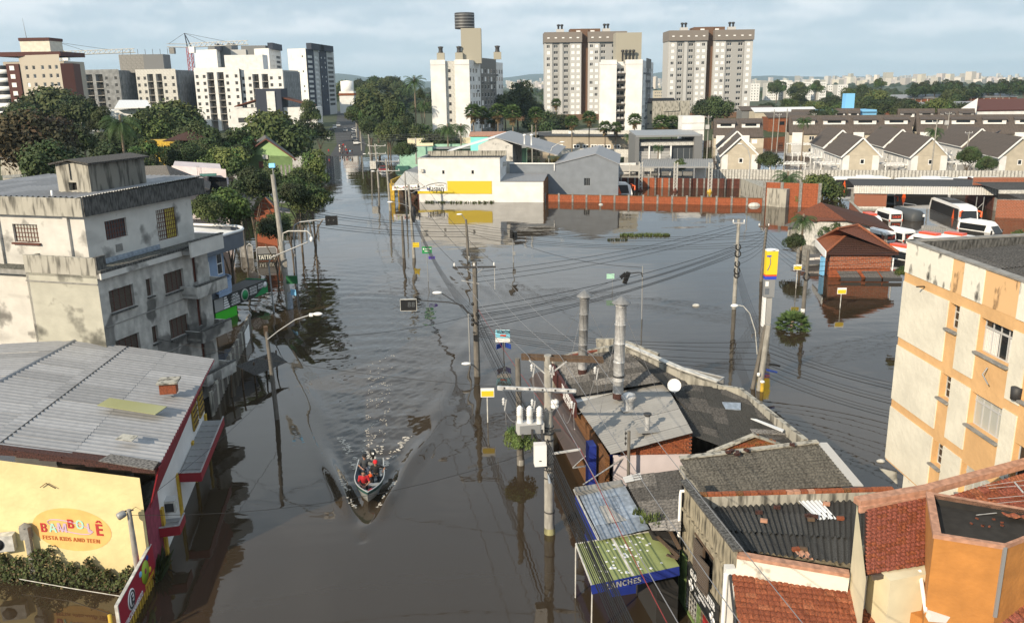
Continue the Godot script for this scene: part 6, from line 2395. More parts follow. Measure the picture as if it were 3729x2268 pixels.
	sheets(cw,V(-74.68,10.42,-127),V(-69.51,10.47,-125),V(-67.88,10.49,-122),V(-72.96,10.4,-124),4,1,[M.chalk],.3,.04,2)
	var bh := thing("brick_house","small red brick gable house with pale and dark roof sheets, behind the blue shop","house")
	var b0 := V(-39.15,0,-130.44)*.86
	var k0 := V(-33.74,3.86,-112)
	var k1 := V(-29.56,4.82,-108)
	var k2 := V(-32.1,6.9,-110)
	part("gable",mb().tri(k0,k1,k2+V(.6,-.6,0)).quad(V(k0.x,-1,k0.z),V(k1.x,-1,k1.z),k1,k0),M.brick_b,bh)
	part("roof_slope",mb().slab(k2,k1+V(1.0,-.6,.6),k1+V(-2,-.3,-7),k2+V(-3.0,.3,-7),.12),M.dark_roof,bh)
	sheets(bh,k2+V(-1.8,.2,-1.4),k2+V(.2,.05,.6),k0+V(-.2,-.2,1.0),k0+V(-2.2,-.2,-1.0),2,1,[M.whiter,M.ash],.25,.03,2)
	sheets(bh,V(-42.72,6.62,-118),V(-32.7,6.85,-112),V(-32.08,6.43,-106),V(-39.38,6.72,-108),6,1,[M.dark_roof,M.fib_black],.3,.05,2)
	part("annex_roof",mb().slab(V(-32.77,6.06,-116),V(-29.31,6.13,-112),V(-29.05,5.34,-110),V(-29.95,5.35,-110),.1).slab(V(-28.99,5.35,-106),V(-26.93,5.42,-104),V(-26.37,5.19,-102),V(-27.69,5.38,-102),.1),M.tin,bh)
	var pf := thing("picket_fence","short pale picket fence among the bushes below the green house","fence")
	var f0 := V(-41.78,4.82,-150)
	for k in 12:
		part("picket",mb().box(f0+V(k*.7,.4,0),V(.3,3.0,.1)),M.concrete,pf)


# the worn grey flats
func grey_flats() -> void:
	rng.seed = 51
	var t := thing("grey_flats","worn grey block of flats with balconies and a penthouse under a black fascia","apartment block")
	var e := V(.285,0,-.958).normalized()
	var r := V(.958,0,.285).normalized()
	var A := V(-22.4,0,-45.2)
	var base := -1.8
	# street face, floor by floor
	var holes := []
	for k in 3:
		var y := 7.6-2.87*k-base
		holes.append([.70,y,1.92,1.27])
		holes.append([3.7,y+.22,.50,1.05])
		holes.append([5.28,y,1.82,1.25])
		holes.append([8.05,y+.1,.36,1.95])
	wall("street_wall",t,A+UP*base,e*9.65,10.05-base,holes,M.worn,.28)
	for q in holes:
		if q[2]<.4:
			window(t,A+UP*base,e,q,1,1,M.wood_red,M.wood_red,.12,.04,"shutter_door")
			continue
		var w := window(t,A+UP*base,e,q,4 if q[2]>1 else 1,1,M.wood_red,M.shut,.20,.05,"shuttered_window")
		for j in 14:
			part("shutter_slat",mb().box(V(0,-q[3]/2+q[3]*(j+.5)/14.0,.012),V(q[2]-.1,.03,.03),0,.5),M.shut,w)
		part("sill",mb().ebox(A+UP*(base+q[1]-.05)+e*(q[0]+q[2]/2)+r*.05,e,V(q[2]+.1,.08,.2)),M.soot,t)
	for y in [10.0,7.2,4.35,1.45]:
		part("string_course",mb().ebox(A+e*4.4+UP*(y-.25)+r*.015,e,V(8.4,.05,.06)),M.concrete,t)
	# balcony bays
	wall("end_wall",t,A+e*9.65+UP*base,-r*9.0,11.7,[],M.worn)
	for k in 3:
		var y := 7.15-2.87*k
		var m := A+e*8.35+UP*y+r*.42
		part("balcony_floor",mb().ebox(m+UP*.06,e,V(3.15,.14,1.2)),M.concrete,t)
		part("balcony_front",mb().ebox(m+UP*.22+r*.62,e,V(3.15,.72,.14)),M.worn,t)
		for s in [-1.5,1.5]:
			part("balcony_side",mb().ebox(m+UP*.22+e*s,e,V(.14,.72,1.1)),M.worn,t)
		part("balcony_cap",mb().ebox(m+UP*.66+r*.62,e,V(3.2,.05,.2)),M.soot,t)
	# terrace slab round the penthouse
	part("terrace_slab",mb().prism([A+r*.25,A+e*8.5+r*.25,A+e*8.5-r*9,A-r*9],9.72,10.0).prism([A+e*6.75+r*1.0,A+e*10.0+r*1.0,A+e*10.0-r*4,A+e*6.75-r*4],9.75,10.03),M.concrete,t)
	part("terrace_floor",mb().prism([A+r*.2,A+e*6.8+r*.2,A+e*6.8+r*.9,A+e*9.9+r*.9,A+e*9.9-r*9,A-r*9],10.0,10.06),alt("terrace_dirt","soot",1.3,.9),t)
	part("slab_fascia",mb().ebox(A+e*4.3+UP*9.86+r*.28,e,V(8.7,.34,.1)),M.plaster,t)
	part("slab_lip",mb().ebox(A+e*4.3+UP*10.1+r*.2,e,V(8.7,.16,.3)),M.soot,t)
	part("bay_parapet",mb().ebox(A+e*8.35+UP*10.1+r*1.0,e,V(3.3,.95,.14)),M.plaster,t)
	part("bay_parapet_cap",mb().ebox(A+e*8.35+UP*10.6+r*.98,e,V(3.4,.08,.24)),M.soot,t)
	part("bay_parapet_end",mb().ebox(A+e*9.95+UP*10.1,e,V(.14,.95,2.0)),M.plaster,t)
	# near face: blank lower block with a sooty parapet
	var l := -r
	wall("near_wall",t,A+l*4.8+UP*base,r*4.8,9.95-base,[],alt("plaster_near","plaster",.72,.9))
	part("parapet",mb().ebox(A+l*2.4+UP*10.36+e*.08,r,V(4.8,.98,.18)),M.grimy,t)
	part("parapet_end",mb().ebox(A+UP*10.42+e*.35,e,V(.7,.95,.2)),M.soot,t)
	part("parapet_side",mb().ebox(A+l*4.72+UP*10.3+e*2.2,e,V(4.4,.9,.18)),M.grimy,t)
	part("ledge",mb().ebox(A+l*2.4+UP*9.4-e*.03,r,V(4.84,.06,.06)),M.concrete,t)
	part("return_wall",mb().ebox(A+l*4.7+UP*(9.95+base)/2+e*2.0,e,V(4.0,9.9-base,.16)),M.plaster,t)
	# set-back left wing
	var B := A+e*3.6+l*12.0
	var wing := []
	for k in 3:
		wing.append([3.9,6.9-2.87*k-base,1.9,1.5])
		wing.append([6.2,6.9-2.87*k-base,.7,1.5])
	wall("wing_wall",t,B+UP*base,r*7.3,9.6-base,wing,M.plaster,.25)
	for q in wing:
		window(t,B+UP*base,r,q,3,1,M.wood_red,M.shut,.15,.06,"shuttered_window")
	part("wing_ledge",mb().ebox(B+r*3.6+UP*8.7-e*.03,r,V(7.3,.08,.1)),M.concrete,t)
	part("wing_parapet",mb().ebox(B+r*3.6+UP*9.9+e*.1,r,V(7.3,1.2,.2)),M.grimy,t)
	# penthouse
	var P := A+e*1.0+l*1.25
	var pr_ := [[1.47,1.28,1.73,1.08],[5.8,.48,1.86,1.9]]
	wall("penthouse_street_wall",t,P+UP*10.05,e*9.25,2.95,pr_,M.plaster,.24)
	window(t,P+UP*10.05,e,pr_[0],8,4,M.wood_red,M.glassg,.16,.04)
	var half: Array = pr_[1]
	window(t,P+UP*10.05,e,[half[0],half[1],.93,half[3]],5,7,M.wood_red,M.glass_pale,.16,.035)
	window(t,P+UP*10.05,e,[half[0]+.93,half[1],.93,half[3]],5,7,M.wood_red,M.glass_yellow,.14,.035)
	part("tile_skirting",mb().ebox(P+e*2.9+UP*10.22+r*.03,e,V(5.7,.3,.06)),M.zinc_blue,t)
	part("wall_niche",mb().ebox(P+e*2.35+UP*10.78+r*.02,e,V(.5,.42,.06)),M.concrete,t)
	var pl := [[6.4,1.3,1.75,1.02]]
	var PL := P+l*11.4
	wall("penthouse_near_wall",t,PL+UP*10.05,r*11.4,2.95,pl,M.plaster,.24)
	window(t,PL+UP*10.05,r,pl[0],8,4,M.wood_red,M.glass_pale,.16,.04)
	part("window_sill",mb().ebox(PL+r*7.28+UP*11.28-e*.06,r,V(1.95,.1,.2)),M.wood_red,t)
	for u in [10.25,5.4]:
		part("pilaster",mb().ebox(PL+r*u+UP*11.5-e*.08,r,V(.28,2.9,.16)),M.plaster,t)
	part("penthouse_end_wall",mb().quad(P+e*9.25+UP*10,P+e*9.25+l*11+UP*10,P+e*9.25+l*11+UP*13,P+e*9.25+UP*13),M.plaster,t)
	# roof with its heavy fascia
	var C := P+r*.3-e*.3
	var far_ := C+e*10.6
	for q in [[C,far_,"soot"],[far_,far_+l*12.4,"grimy"],[C+l*12.4,C,"grimy"]]:
		part("fascia",mb().bar(q[0]+UP*13.45,q[1]+UP*13.45,.16,1.0),M[q[2]],t)
	part("soffit",mb().prism([C,far_,far_+l*12.4,C+l*12.4],12.94,12.98),M.plaster,t)
	sheets(t,C+l*12.4+UP*13.9+e*.1,C+UP*13.96+e*.1,far_+UP*14.06,far_+l*12.4+UP*14.0,11,5,[M.tin,alt("roof_greyer","tin",.8)],.36,.045,14)
	part("roof_edge",mb().wave(C+UP*14.02-e*.1,far_+UP*14.08,far_+UP*14.0+l*.35,C+UP*13.94+l*.35-e*.1,.22,.045),M.chalk,t)
	part("vent_pipe",mb().lathe(C+l*2.4+e*.5+UP*13.95,[W(.06,0),W(.06,.32),W(0,.34)],8),M.white,t)
	# the tank hut on the roof
	var H := V(-22.75,0,-47.95)
	H = C+l*1.1+e*2.0
	var hw := 2.25
	var hd := 4.6
	var hh := [[.75,.2,.55,.45]]
	wall("hut_near_wall",t,H+l*hw+UP*13.9,r*hw,1.75,hh,M.grimy,.3)
	part("hut_opening",mb().ebox(H+l*(hw-1.02)+UP*14.3+e*.32,r,V(.7,.6,.05)),M.interior,t)
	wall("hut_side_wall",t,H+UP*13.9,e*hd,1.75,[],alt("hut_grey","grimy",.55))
	part("hut_back",mb().prism([H+e*.35+l*.1,H+e*hd,H+e*hd+l*hw,H+e*.35+l*(hw-.1)],13.9,15.62),M.grimy,t)
	part("hut_roof",mb().slab(H+UP*15.66+r*.25-e*.25,H+UP*15.66+r*.25+e*(hd+.2),H+UP*15.86+l*hw/2+e*(hd+.2),H+UP*15.86+l*hw/2-e*.25,.09).slab(H+UP*15.86+l*hw/2-e*.25,H+UP*15.86+l*hw/2+e*(hd+.2),H+UP*15.62+l*(hw+.25)+e*(hd+.2),H+UP*15.62+l*(hw+.25)-e*.25,.09),M.fib_dark,t)
	part("hut_pipe",mb().tube([H+l*1.25+UP*15.6-e*.05,H+l*1.25+UP*14.7-e*.05],.03),M.iron,t)
	# ruined lean-to and fence between the flats and the party hall
	var f := thing("plank_fence","rough plank and mesh fence leaning along the water between the hall and the grey flats","fence")
	var g0 := V(-18.61,0,-49.66)
	var g1 := V(-21.73,0,-68.25)
	for k in 30:
		var p := g0.lerp(g1,k/29.0)
		part("plank",mb().box(p+UP*(.35+.12*rng.randf()),V(.09,2.3,.36),-.15,.04*rng.randfn()),M.pole_old if k % 3 else M.grimy,f)
	part("rail",mb().bar(g0+UP*1.3,g1+UP*1.3,.12,.1),M.concrete,f)
	part("banner",mb().obox(g0.lerp(g1,.84)+V(.16,.5,0),Basis((g1-g0).normalized(),UP,(g1-g0).normalized().cross(UP)),V(2.6,1.3,.04)),M.white,f)
	var y := thing("lean_to","dark tumbledown lean-to roof in the gap between the hall and the grey flats","shed")
	var q0 := A+e*1.5+r*.8
	sheets(y,q0+e*8.8+UP*1.5,q0+e*12.5+UP*1.4+r*.6,q0+e*12.0+UP*.9+r*2.0,q0+e*8.6+UP*1.0+r*1.6,3,1,[M.fib_dark],.18,.03,3)
	for k in 5:
		part("post",mb().tube([q0+e*(7.0+1.4*k)+r*.7-UP,q0+e*(7.0+1.4*k)+r*(.7+.2*rng.randf())+UP*1.5],.06),M.wood_old,y)


# the yellow party hall
func hall() -> void:
	rng.seed = 61
	var t := thing("party_hall","yellow party hall with a painted oval on its side wall and a grey sheet roof","hall")
	var B := V(-14.8,0,-31.0)
	var l := V(-.986,0,-.165).normalized()
	var s := V(-.17,0,-.985).normalized()
	var out := -(-l).cross(UP)*-1.0
	var r := -l
	# gable side wall, higher to the left
	var W := 16.0
	var wl := mb()
	wl.quad(B+l*W-UP*1.8,B-UP*1.8,B+UP*4.75,B+l*W+UP*5.75)
	part("side_wall",wl,M.yellow_wall,t)
	var oval := mb()
	for i in 32:
		var a0 := TAU*i/32
		var a1 := TAU*(i+1)/32
		var c := B+l*3.36+UP*2.24+out*.012
		oval.tri(c,c+r*cos(a0)*1.78+UP*sin(a0)*.96 ,c+r*cos(a1)*1.78+UP*sin(a1)*.96)
	part("painted_oval",oval,M.oval_orange,t)
	var lm := ["letter_red","letter_teal","letter_lilac","letter_red","letter_teal","letter_lilac","letter_red"]
	for i in 7:
		words("BAMBOLÊ"[i],M[lm[i]],t,B+l*(4.62-.42*i)+UP*(2.24+[0,.02,.06,.26,.26,.14,.08][i])+out*.03,r,out,.40 if i<6 else .52)
	words("FESTA KIDS AND TEEN",M.letter_brown,t,B+l*3.45+UP*1.8+out*.03,r,out,.18,"lettering",true,2.7)
	var hoop := []
	for i in 25:
		var a := TAU*i/24
		hoop.append(B+l*3.42+UP*2.36+out*.02+(r*cos(a)*.98+UP*(sin(a)*.24-cos(a)*.16)))
	part("painted_hoop",mb().tube(hoop,.025,.025,4),M.letter_lilac,t)
	# roof: sheets sloping to the street, brown weathered verge along the near edge
	var e0 := V(-13.95,5.28,-31.0)
	var e1 := V(-16.35,5.28,-44.6)
	var k0 := e0+l*11.3+UP*.72
	var k1 := e1+l*8.2+UP*.78
	var tones := [M.tin,alt("roof_patch_a","tin",.82),alt("roof_patch_b","tin",1.12),M.tin,alt("roof_patch_c","tin",.94)]
	sheets(t,e0,e1,k1,k0,13,3,tones,.34,.04,9)
	sheets(t,k0,k1,k1+l*9.0-UP*.8,k0+l*9.0-UP*.6,13,2,tones,.34,.04,10)
	var ridge := mb()
	ridge.tube([k0+UP*.02,k1+UP*.02],.10,.10,8)
	part("ridge_cap",ridge,M.tin,t)
	part("seam",mb().bar(e0.lerp(k0,.62)+UP*.05,e1.lerp(k1,.62)+UP*.05,.05,.03),M.iron,t)
	for i in 9:
		part("verge_board",mb().slab(e0+l*i+UP*(.064*i+.02)+out*.30,e0+l*(i+1)+UP*(.064*(i+1)+.02)+out*.30,e0+l*(i+1)+UP*(.064*(i+1)+.05)-out*.15,e0+l*i+UP*(.064*i+.05)-out*.15,.06),M.brown_trim,t)
		part("verge_fascia",mb().ebox(e0+l*(i+.5)+UP*(.064*i-.10)+out*.31,l,V(1.0,.22,.04)),M.brown_trim,t)
	part("skylight",mb().slab(V(-18.61,5.96,-35.95),V(-18.42,6,-36.78),V(-15.62,5.75,-36.22),V(-15.82,5.7,-35.39),.03),alt("skylight_yellow","glass_pale",.75,.55),t)
	part("mossy_sheet",mb().slab(V(-16.2,5.62,-30.75),V(-16,5.62,-31.4),V(-13.98,5.42,-31.05),V(-13.91,5.4,-30.33),.03),alt("mossy","fib_roof",1.3),t)
	part("hatch",mb().slab(V(-16.27,5.8,-32.44),V(-16.19,5.8,-33.01),V(-15.53,5.75,-32.89),V(-15.55,5.75,-32.32),.03),alt("hatch_tan","grimy",1.2),t)
	# small brick chimney on the roof
	var ch := V(-16.33,5.75,-38.31)
	part("chimney",mb().box(ch+UP*.15,V(.75,.5,.5),.17),M.brick_b,t)
	part("chimney_slab",mb().box(ch+UP*.46+V(0,0,-.1),V(.95,.08,.95),.17),M.grimy,t)
	# street side: red sloping fascia, white wall, yellow piers
	part("red_fascia",mb().slab(e0+V(-.02,-.05,.1),e1+UP*-.05,e1+UP*-.9-r*.55,e0-UP*2.0-r*.75+s*.2,.05),M.red_paint,t)
	var sw := B+s*.05
	part("pink_wall",mb().quad(sw-UP*1.8,sw+s*2.2-UP*1.8,sw+s*2.2+UP*3.2,sw+UP*3.2),M.pink_wall,t)
	part("wwall",mb().quad(sw+s*2.2-UP*1.8,sw+s*13.6-UP*1.8,sw+s*13.6+UP*4.6,sw+s*2.2+UP*4.6),M.wwall,t)
	for u in [2.35,5.7,9.6,13.4]:
		part("yellow_pier",mb().ebox(sw+s*u+UP*.2+r*.03,s,V(.3,4.0,.16)),M.yellow,t)
	for u in [10.8,12.6]:
		part("yellow_panel",mb().ebox(sw+s*u+UP*3.3+r*.06,s,V(1.2,1.6,.08)),alt("yellow_dark","yellow",.6),t)
		for k in 5:
			part("lattice_slat",mb().ebox(sw+s*u+UP*(2.7+.28*k)+r*.13,s,V(1.1,.05,.05)),M.wood_old,t)
	# the two red canopies, as trays
	for q in [[V(-15.7,2.2,-36.72),V(-14.68,2.2,-36.76),V(-15.86,2.2,-43.74),V(-17.02,2.2,-43.68),.45,8],[V(-15.15,1.55,-32.72),V(-14.33,1.55,-32.93),V(-14.51,1.55,-34.04),V(-15.53,1.55,-33.85),.42,2]]:
		var a: Vector3 = q[0]
		var b: Vector3 = q[1]
		var c: Vector3 = q[2]
		var d: Vector3 = q[3]
		var deep: float = q[4]
		part("canopy_tray",mb().slab(a-UP*.15,b-UP*.15,c-UP*.15,d-UP*.15,.05),M.steel,t)
		for k in int(q[5]):
			var f: float = (k+1.0)/(q[5]+1.0)
			part("tray_rib",mb().bar(a.lerp(d,f)-UP*.13,b.lerp(c,f)-UP*.13,.04,.05),M.zinc,t)
		for v in [[a,b],[b,c]]:
			part("canopy_fascia",mb().bar(v[0]-UP*(deep/2-.04),v[1]-UP*(deep/2-.04),.06,deep),M.red_paint,t)
			part("canopy_rim",mb().bar(v[0]+UP*.06,v[1]+UP*.06,.07,.04),M.zinc,t)
	var ac := thing("air_conditioner","boxy white air conditioner sitting on the small red canopy of the hall","air conditioner",V(-15.24,1.55,-34.29),.15)
	part("case",mb().box(V(0,.32,0),V(.62,.56,.5)),M.chalk,ac)
	part("lid",mb().box(V(0,.61,0),V(.66,.04,.54)),M.ash,ac)
	part("grille",mb().box(V(.05,.3,.26),V(.4,.4,.02)),M.iron,ac)
	var a2 := thing("air_conditioner","white air conditioner low on the yellow wall at the left edge","air conditioner",B+l*6.4+UP*1.5+out*.3,.17)
	part("case",mb().box(V(0,.1,0),V(.95,.7,.4)),M.chalk,a2)
	part("fan_grille",mb().lathe(V(-.15,.1,.2),[W(.27,0),W(.27,.03),W(0,.03)],14,V(0,0,1)),M.iron,a2)
	var mp := thing("meter_post","short grey meter post with a pointed cap against the yellow wall","post",B+l*5.28+out*.25)
	part("box",mb().box(V(0,2.1,0),V(.36,.55,.3)),M.concrete,mp)
	part("cap",mb().lathe(V(0,2.37,0),[W(.26,0),W(0,.18)],4),M.concrete,mp)
	part("post",mb().box(V(.05,.6,0),V(.2,2.5,.2)),M.concrete,mp)
	part("roof_bracket",mb().bar(B+l*4.4+UP*4.1+out*.1,B+l*4.1+UP*4.3+out*.1,.03).bar(B+l*4.1+UP*4.3+out*.1,B+l*3.7+UP*4.1+out*.1,.03),M.wood_old,t)
	# ivy over the foot of the wall
	var iv := mb()
	var rr := RandomNumberGenerator.new()
	rr.seed = 6
	for i in 5200:
		var u := rr.randf_range(.15,7.6)
		var top := .75+.55*exp(-pow((u-4.6)/1.3,2))+.25*sin(u*3.1)+.2*sin(u*7.7)
		var y := top*pow(rr.randf(),.8)-.1
		var dd := .12+rr.randf()*(.75-.4*y/top)
		var p := B+l*u+UP*y+out*dd
		var n := (out+UP*.6+V(rr.randfn(),rr.randfn(),rr.randfn())*.7).normalized()
		var x := n.cross(V(rr.randfn(),rr.randfn(),rr.randfn())).normalized()*rr.randf_range(.035,.075)
		var z := n.cross(x)*.8
		var k := rr.randf_range(.4,1.5)
		iv.tint(Color(.045*k,.060*k,.014*k) if rr.randf()<.8 else Color(.10*k,.07*k,.03*k))
		iv.quad(p-x,p+z,p+x,p-z)
	tag(part("ivy",iv,M.leaf,self),"dark green creeper heaped along the foot of the yellow wall","creeper","","stuff")
	# the red parking sign on its yellow fence
	var sg := thing("parking_sign","tilted red parking sign panel on a yellow fence in the bottom left","sign")
	var S := V(-14.86,0,-31.25)
	var se := V(.12,0,.99).normalized()
	var so := -se.cross(UP)*-1.0
	so = V(.99,0,-.12)
	part("panel",mb().ebox(S+se*2.1+UP*1.05,-se,V(4.4,1.25,.10)),M.sign_red,sg)
	part("frame",mb().bar(S+UP*1.69,S+se*4.3+UP*1.69,.12,.04).bar(S+se*4.3+UP*1.69,S+se*4.3+UP*.4,.12,.06),M.chalk,sg)
	part("yellow_fence",mb().ebox(S+se*2.1+UP*-.35+so*-.02,-se,V(4.4,1.5,.06)),M.yellow,sg)
	for k in 15:
		part("fence_bar",mb().ebox(S+se*(.1+.3*k)+UP*-.1+so*.03,-se,V(.05,1.1,.05)),alt("yellow_dark","yellow",.6),sg)
	part("round_mark",mb().lathe(S+se*2.95+UP*1.08+so*.055,[W(.40,0),W(.40,.02),W(0.0,.02)],24,so),M.lwhite,sg)
	part("round_mark_ring",mb().lathe(S+se*2.95+UP*1.08+so*.08,[W(.35,0),W(.35,.01),W(.28,.01),W(.28,0)],24,so),M.letter_dark,sg)
	words("E",M.letter_dark,sg,S+se*2.95+UP*1.08+so*.10,-se,so,.38)
	words("ESTACIONAMENTO",M.lwhite,sg,S+se*2.85+UP*.56+so*.06,-se,so,.22,"lettering",true,2.3)
	part("lime_oval",mb().lathe(S+se*1.15+UP*1.12+so*.055,[W(.46,0),W(.46,.015),W(0,.015)],24,so),M.lime,sg)
	for q in [[.75,1.5,"sign_blue"],[1.7,1.35,"skyblue"],[1.15,1.15,"pink_wall"],[.6,.9,"banner_yellow"]]:
		part("paint_splash",mb().ball(S+se*q[0]+UP*q[1]+so*.06,V(.03,.12,.14),8,6),M[q[2]],sg)
	words("INGRESSOS",M.banner_yellow,sg,S+se*.75+UP*.56+so*.06,-se,so,.16,"lettering",true,1.2)
	single("yellow_post",mb().lathe(V(-14.37,1.65,-26.5)-UP*2.2,[W(.07,0),W(.07,2.2),W(0,2.22)],10),M.yellow,"short yellow post left of the red parking sign","post")
	single("guy_rope",mb().tube([V(-20.24,.35,-30.99),V(-17.86,.3,-30.35),V(-15.35,.5,-29.41)],.018,.018,5),M.chalk,"pale rope strung before the ivy to the parking sign","rope")
	tag(part("corner_creeper",weeds(B+s*.2+r*.1,s*1.4,60,.9,.3),leaf_mat("dark"),self),"small creeper at the street corner of the hall","creeper","","stuff")


# the low shops on the right
func shops() -> void:
	rng.seed = 71
	var t := thing("snack_shop","low shop with patched fibre roofs, two steel chimneys and a maroon signboard along the street","shop")
	var g := V(3.1,0,-40.6)
	var e := V(-.135,0,-.99).normalized()      # along the street,away from us
	var r := V(.99,0,-.135).normalized()       # away from the street
	# signboard
	part("signboard",mb().ebox(g+e*3.85+UP*3.62,e,V(8.0,.86,.16)),M.maroon_sign,t)
	words("SALA LANCHES",M.lwhite,t,g+e*6.3+UP*3.82-r*.10,-e,-r,.30,"lettering",true,2.6)
	words("DELIVERY",M.lwhite,t,g+e*6.1+UP*3.46-r*.10,-e,-r,.20,"lettering",true,2.2)
	words("TELE BUSCA",M.lwhite,t,g+e*1.6+UP*3.82-r*.10,-e,-r,.36,"lettering",true,2.5)
	words("3922.1979",M.lwhite,t,g+e*1.6+UP*3.44-r*.10,-e,-r,.28,"lettering",true,2.0)
	part("street_wall",mb().ebox(g+e*2.0+UP*.7+r*.45,e,V(14.0,5.0,.2)),M.brick_old,t)
	for u in [-3.6]:
		part("blue_pier",mb().ebox(g+e*u+UP*.8+r*.02,e,V(.7,5.0,.34)),M.bluep,t)
	# roof over the front room, lower grey sheets
	var a := V(3.18,3.55,-41.6)
	var b := V(7.94,4.35,-42.4)
	var c := V(8.02,4.35,-35.55)
	var d := V(4.34,3.45,-35.37)
	sheets(t,b,c,d,a,7,2,[M.tin_right,alt("tin_right2","tin_right",.9),alt("tin_right3","tin_right",1.08)],.26,.045,15)
	part("white_flashing",mb().slab(V(3.18,3.6,-42.21),V(5.18,3.86,-42.64),V(5.21,3.86,-42.25),V(3.17,3.6,-41.47),.03),M.whiter,t)
	# roof with the chimneys: brownish old sheets up to a ridge, then a long dark slope down the other side
	var r0 := V(2.41,3.9,-47.89)
	var r1 := V(6.5,4.65,-47.56)
	var r2 := V(7.58,4.65,-41.57)
	var r3 := V(3.08,3.75,-41.96)
	sheets(t,r1,r2,r3,r0,7,3,[M.fib_roof,M.fib_dark,M.fib_roof,alt("fib_pale","fib_roof",1.5)],.24,.04,16)
	var q0 := V(6.61,4.6,-47.52)
	var q1 := V(10.96,4,-42.39)
	var q2 := V(13,4,-35.3)
	var q3 := V(7.69,3.7,-35.04)
	sheets(t,q0+UP*.05,r2,V(8.71,3.95,-38.44),V(9.28,4.15,-44.05),5,2,[M.fib_dark,M.fib_black],.18,.026,17)
	sheets(t,V(7.94,4.3,-42.39),V(8.17,3.9,-36.29),V(9.72,3.8,-34.6),V(10.72,4.2,-41.85),8,3,[M.fib_black,M.fib_dark,M.fib_black],.18,.026,18)
	sheets(t,V(10.72,4.2,-41.85),V(9.72,3.8,-34.6),V(12.83,3.8,-35.69),V(12.83,4,-38.38),8,2,[M.fib_black,M.fib_dark],.18,.026,19)
	part("blue_sheet",mb().slab(V(10.33,4.22,-39.72),V(11.25,4.18,-39.69),V(11.06,4.1,-38.95),V(10.33,4.16,-38.96),.04),M.zinc_blue,t)
	part("loose_sheet",mb().slab(V(11.13,4.25,-37.47),V(11.37,4.25,-37.38),V(12.31,4.2,-36.2),V(12.17,4.2,-35.97),.04),M.whiter,t)
	part("pale_sheet",mb().slab(V(10.94,3.99,-36.84),V(12.12,3.97,-36.68),V(12.59,3.95,-36.14),V(10.96,3.95,-36.44),.03),M.fib_pale,t)
	# parapets of the back wall
	var cap := [V(2.26,4.2,-46.7),V(3.51,4.3,-47.56),V(6.11,4.75,-47.56),V(6.46,4.8,-46.89),V(9.07,4.45,-43.36),V(10.61,4.3,-41.73),V(11.67,4.25,-41.29),V(12.79,4.25,-34.73)]
	for i in cap.size()-1:
		var p: Vector3 = cap[i]
		var q: Vector3 = cap[i+1]
		part("parapet",mb().obox((p+q)/2-UP*2.6,Basis((q-p).normalized(),UP,(q-p).normalized().cross(UP).normalized()),V((q-p).length(),5.4,.22)),M.grimy,t)
		if i in [3,4]:
			part("ridge_cap",mb().bar(p+UP*.28,q+UP*.28,.34,.07),M.chalk,t)
	part("red_gutter",mb().bar(V(2.65,4.25,-46.99),V(6.11,4.7,-47.78),.12,.12),M.tile_red,t)
	var pb0 := V(5,4.7,-48.48)
	part("raised_parapet",mb().bar(pb0,V(6.14,4.9,-47.77),.2,.5),M.grimy,t)
	part("raised_parapet",mb().bar(V(6.52,4.9,-47.35),V(8.18,4.6,-45.74),.2,.5),M.grimy,t)
	# chimneys
	var k := 0
	for q in [[V(3.85,4,-44.9),4.3,.25],[V(5.31,4.1,-40.79),4.85,.27]]:
		var base: Vector3 = q[0]
		var hi: float = q[1]
		var ra: float = q[2]
		var lean := V(.02,0,-.01)
		var ch := thing("chimney","tall round steel chimney with a conical cap, "+["darker, farther one rising by the ridge","brighter, nearer one beside the turbine vent"][k],"chimney",base,0,"steel chimneys on the snack shop")
		for s in 5:
			part("flue_section",mb().lathe(V(0,hi*s/5.0,0)+lean*s,[W(ra,0),W(ra,hi/5.0-.03),W(ra+.02,hi/5.0-.02),W(ra+.02,hi/5.0+.02),W(ra,hi/5.0+.02)],16),alt("flue_dull","zinc",.7) if (k==0 and s>0) else alt("flue_bright","zinc",1.3),ch)
		part("cap",mb().lathe(V(.09,hi+.12,-.04),[W(ra*1.75,0),W(ra*1.72,.03),W(.03,.34),W(0,.34)],18),alt("cap_grey","zinc",.5),ch)
		for s in 4:
			part("strut",mb().box(V(cos(s*PI/2)*ra,hi+.05,sin(s*PI/2)*ra)+lean*5,V(.03,.24,.03)),M.iron,ch)
		part("band",mb().lathe(V(0,hi*.235,0)+lean,[W(ra,0),W(ra+.035,.01),W(ra+.035,.09),W(ra,.1)],16),M.iron,ch)
		part("rust_collar",mb().lathe(V(.01,0.0,0),[W(ra+.012,0),W(ra+.012,.3)],16),M.brown_trim,ch)
		var guy := mb()
		for w in [V(2.2,-.2,.6),V(-1.6,-.2,-2.6),V(-1.2,-.3,2.2)]:
			guy.tube([V(.08,hi-.05,0),w],.009,.009,4,false)
		part("guy_wire",guy,M.bare,ch)
		k += 1
	var tv := thing("turbine_vent","spinning ribbed steel turbine vent on the grey sheet roof","roof vent",V(5.69,3.98,-39.61))
	part("duct",mb().lathe(Vector3.ZERO,[W(.24,-.1),W(.24,.42)],16),M.zinc,tv)
	part("flashing",mb().box(V(0,-.02,0),V(.75,.04,.6),.2),M.zinc,tv)
	part("dome",mb().lathe(V(0,.40,0),[W(.24,0),W(.33,.10),W(.345,.22),W(.30,.34),W(.20,.40),W(0,.42)],20),alt("flue_bright","zinc",1.3),tv)
	for i in 26:
		var an := TAU*i/26.0
		part("fin",mb().bar(V(cos(an)*.25,.42,sin(an)*.25),V(cos(an+.25)*.36,.60,sin(an+.25)*.36),.012,.05).bar(V(cos(an+.25)*.36,.60,sin(an+.25)*.36),V(cos(an+.4)*.27,.77,sin(an+.4)*.27),.012,.05),M.zinc,tv)
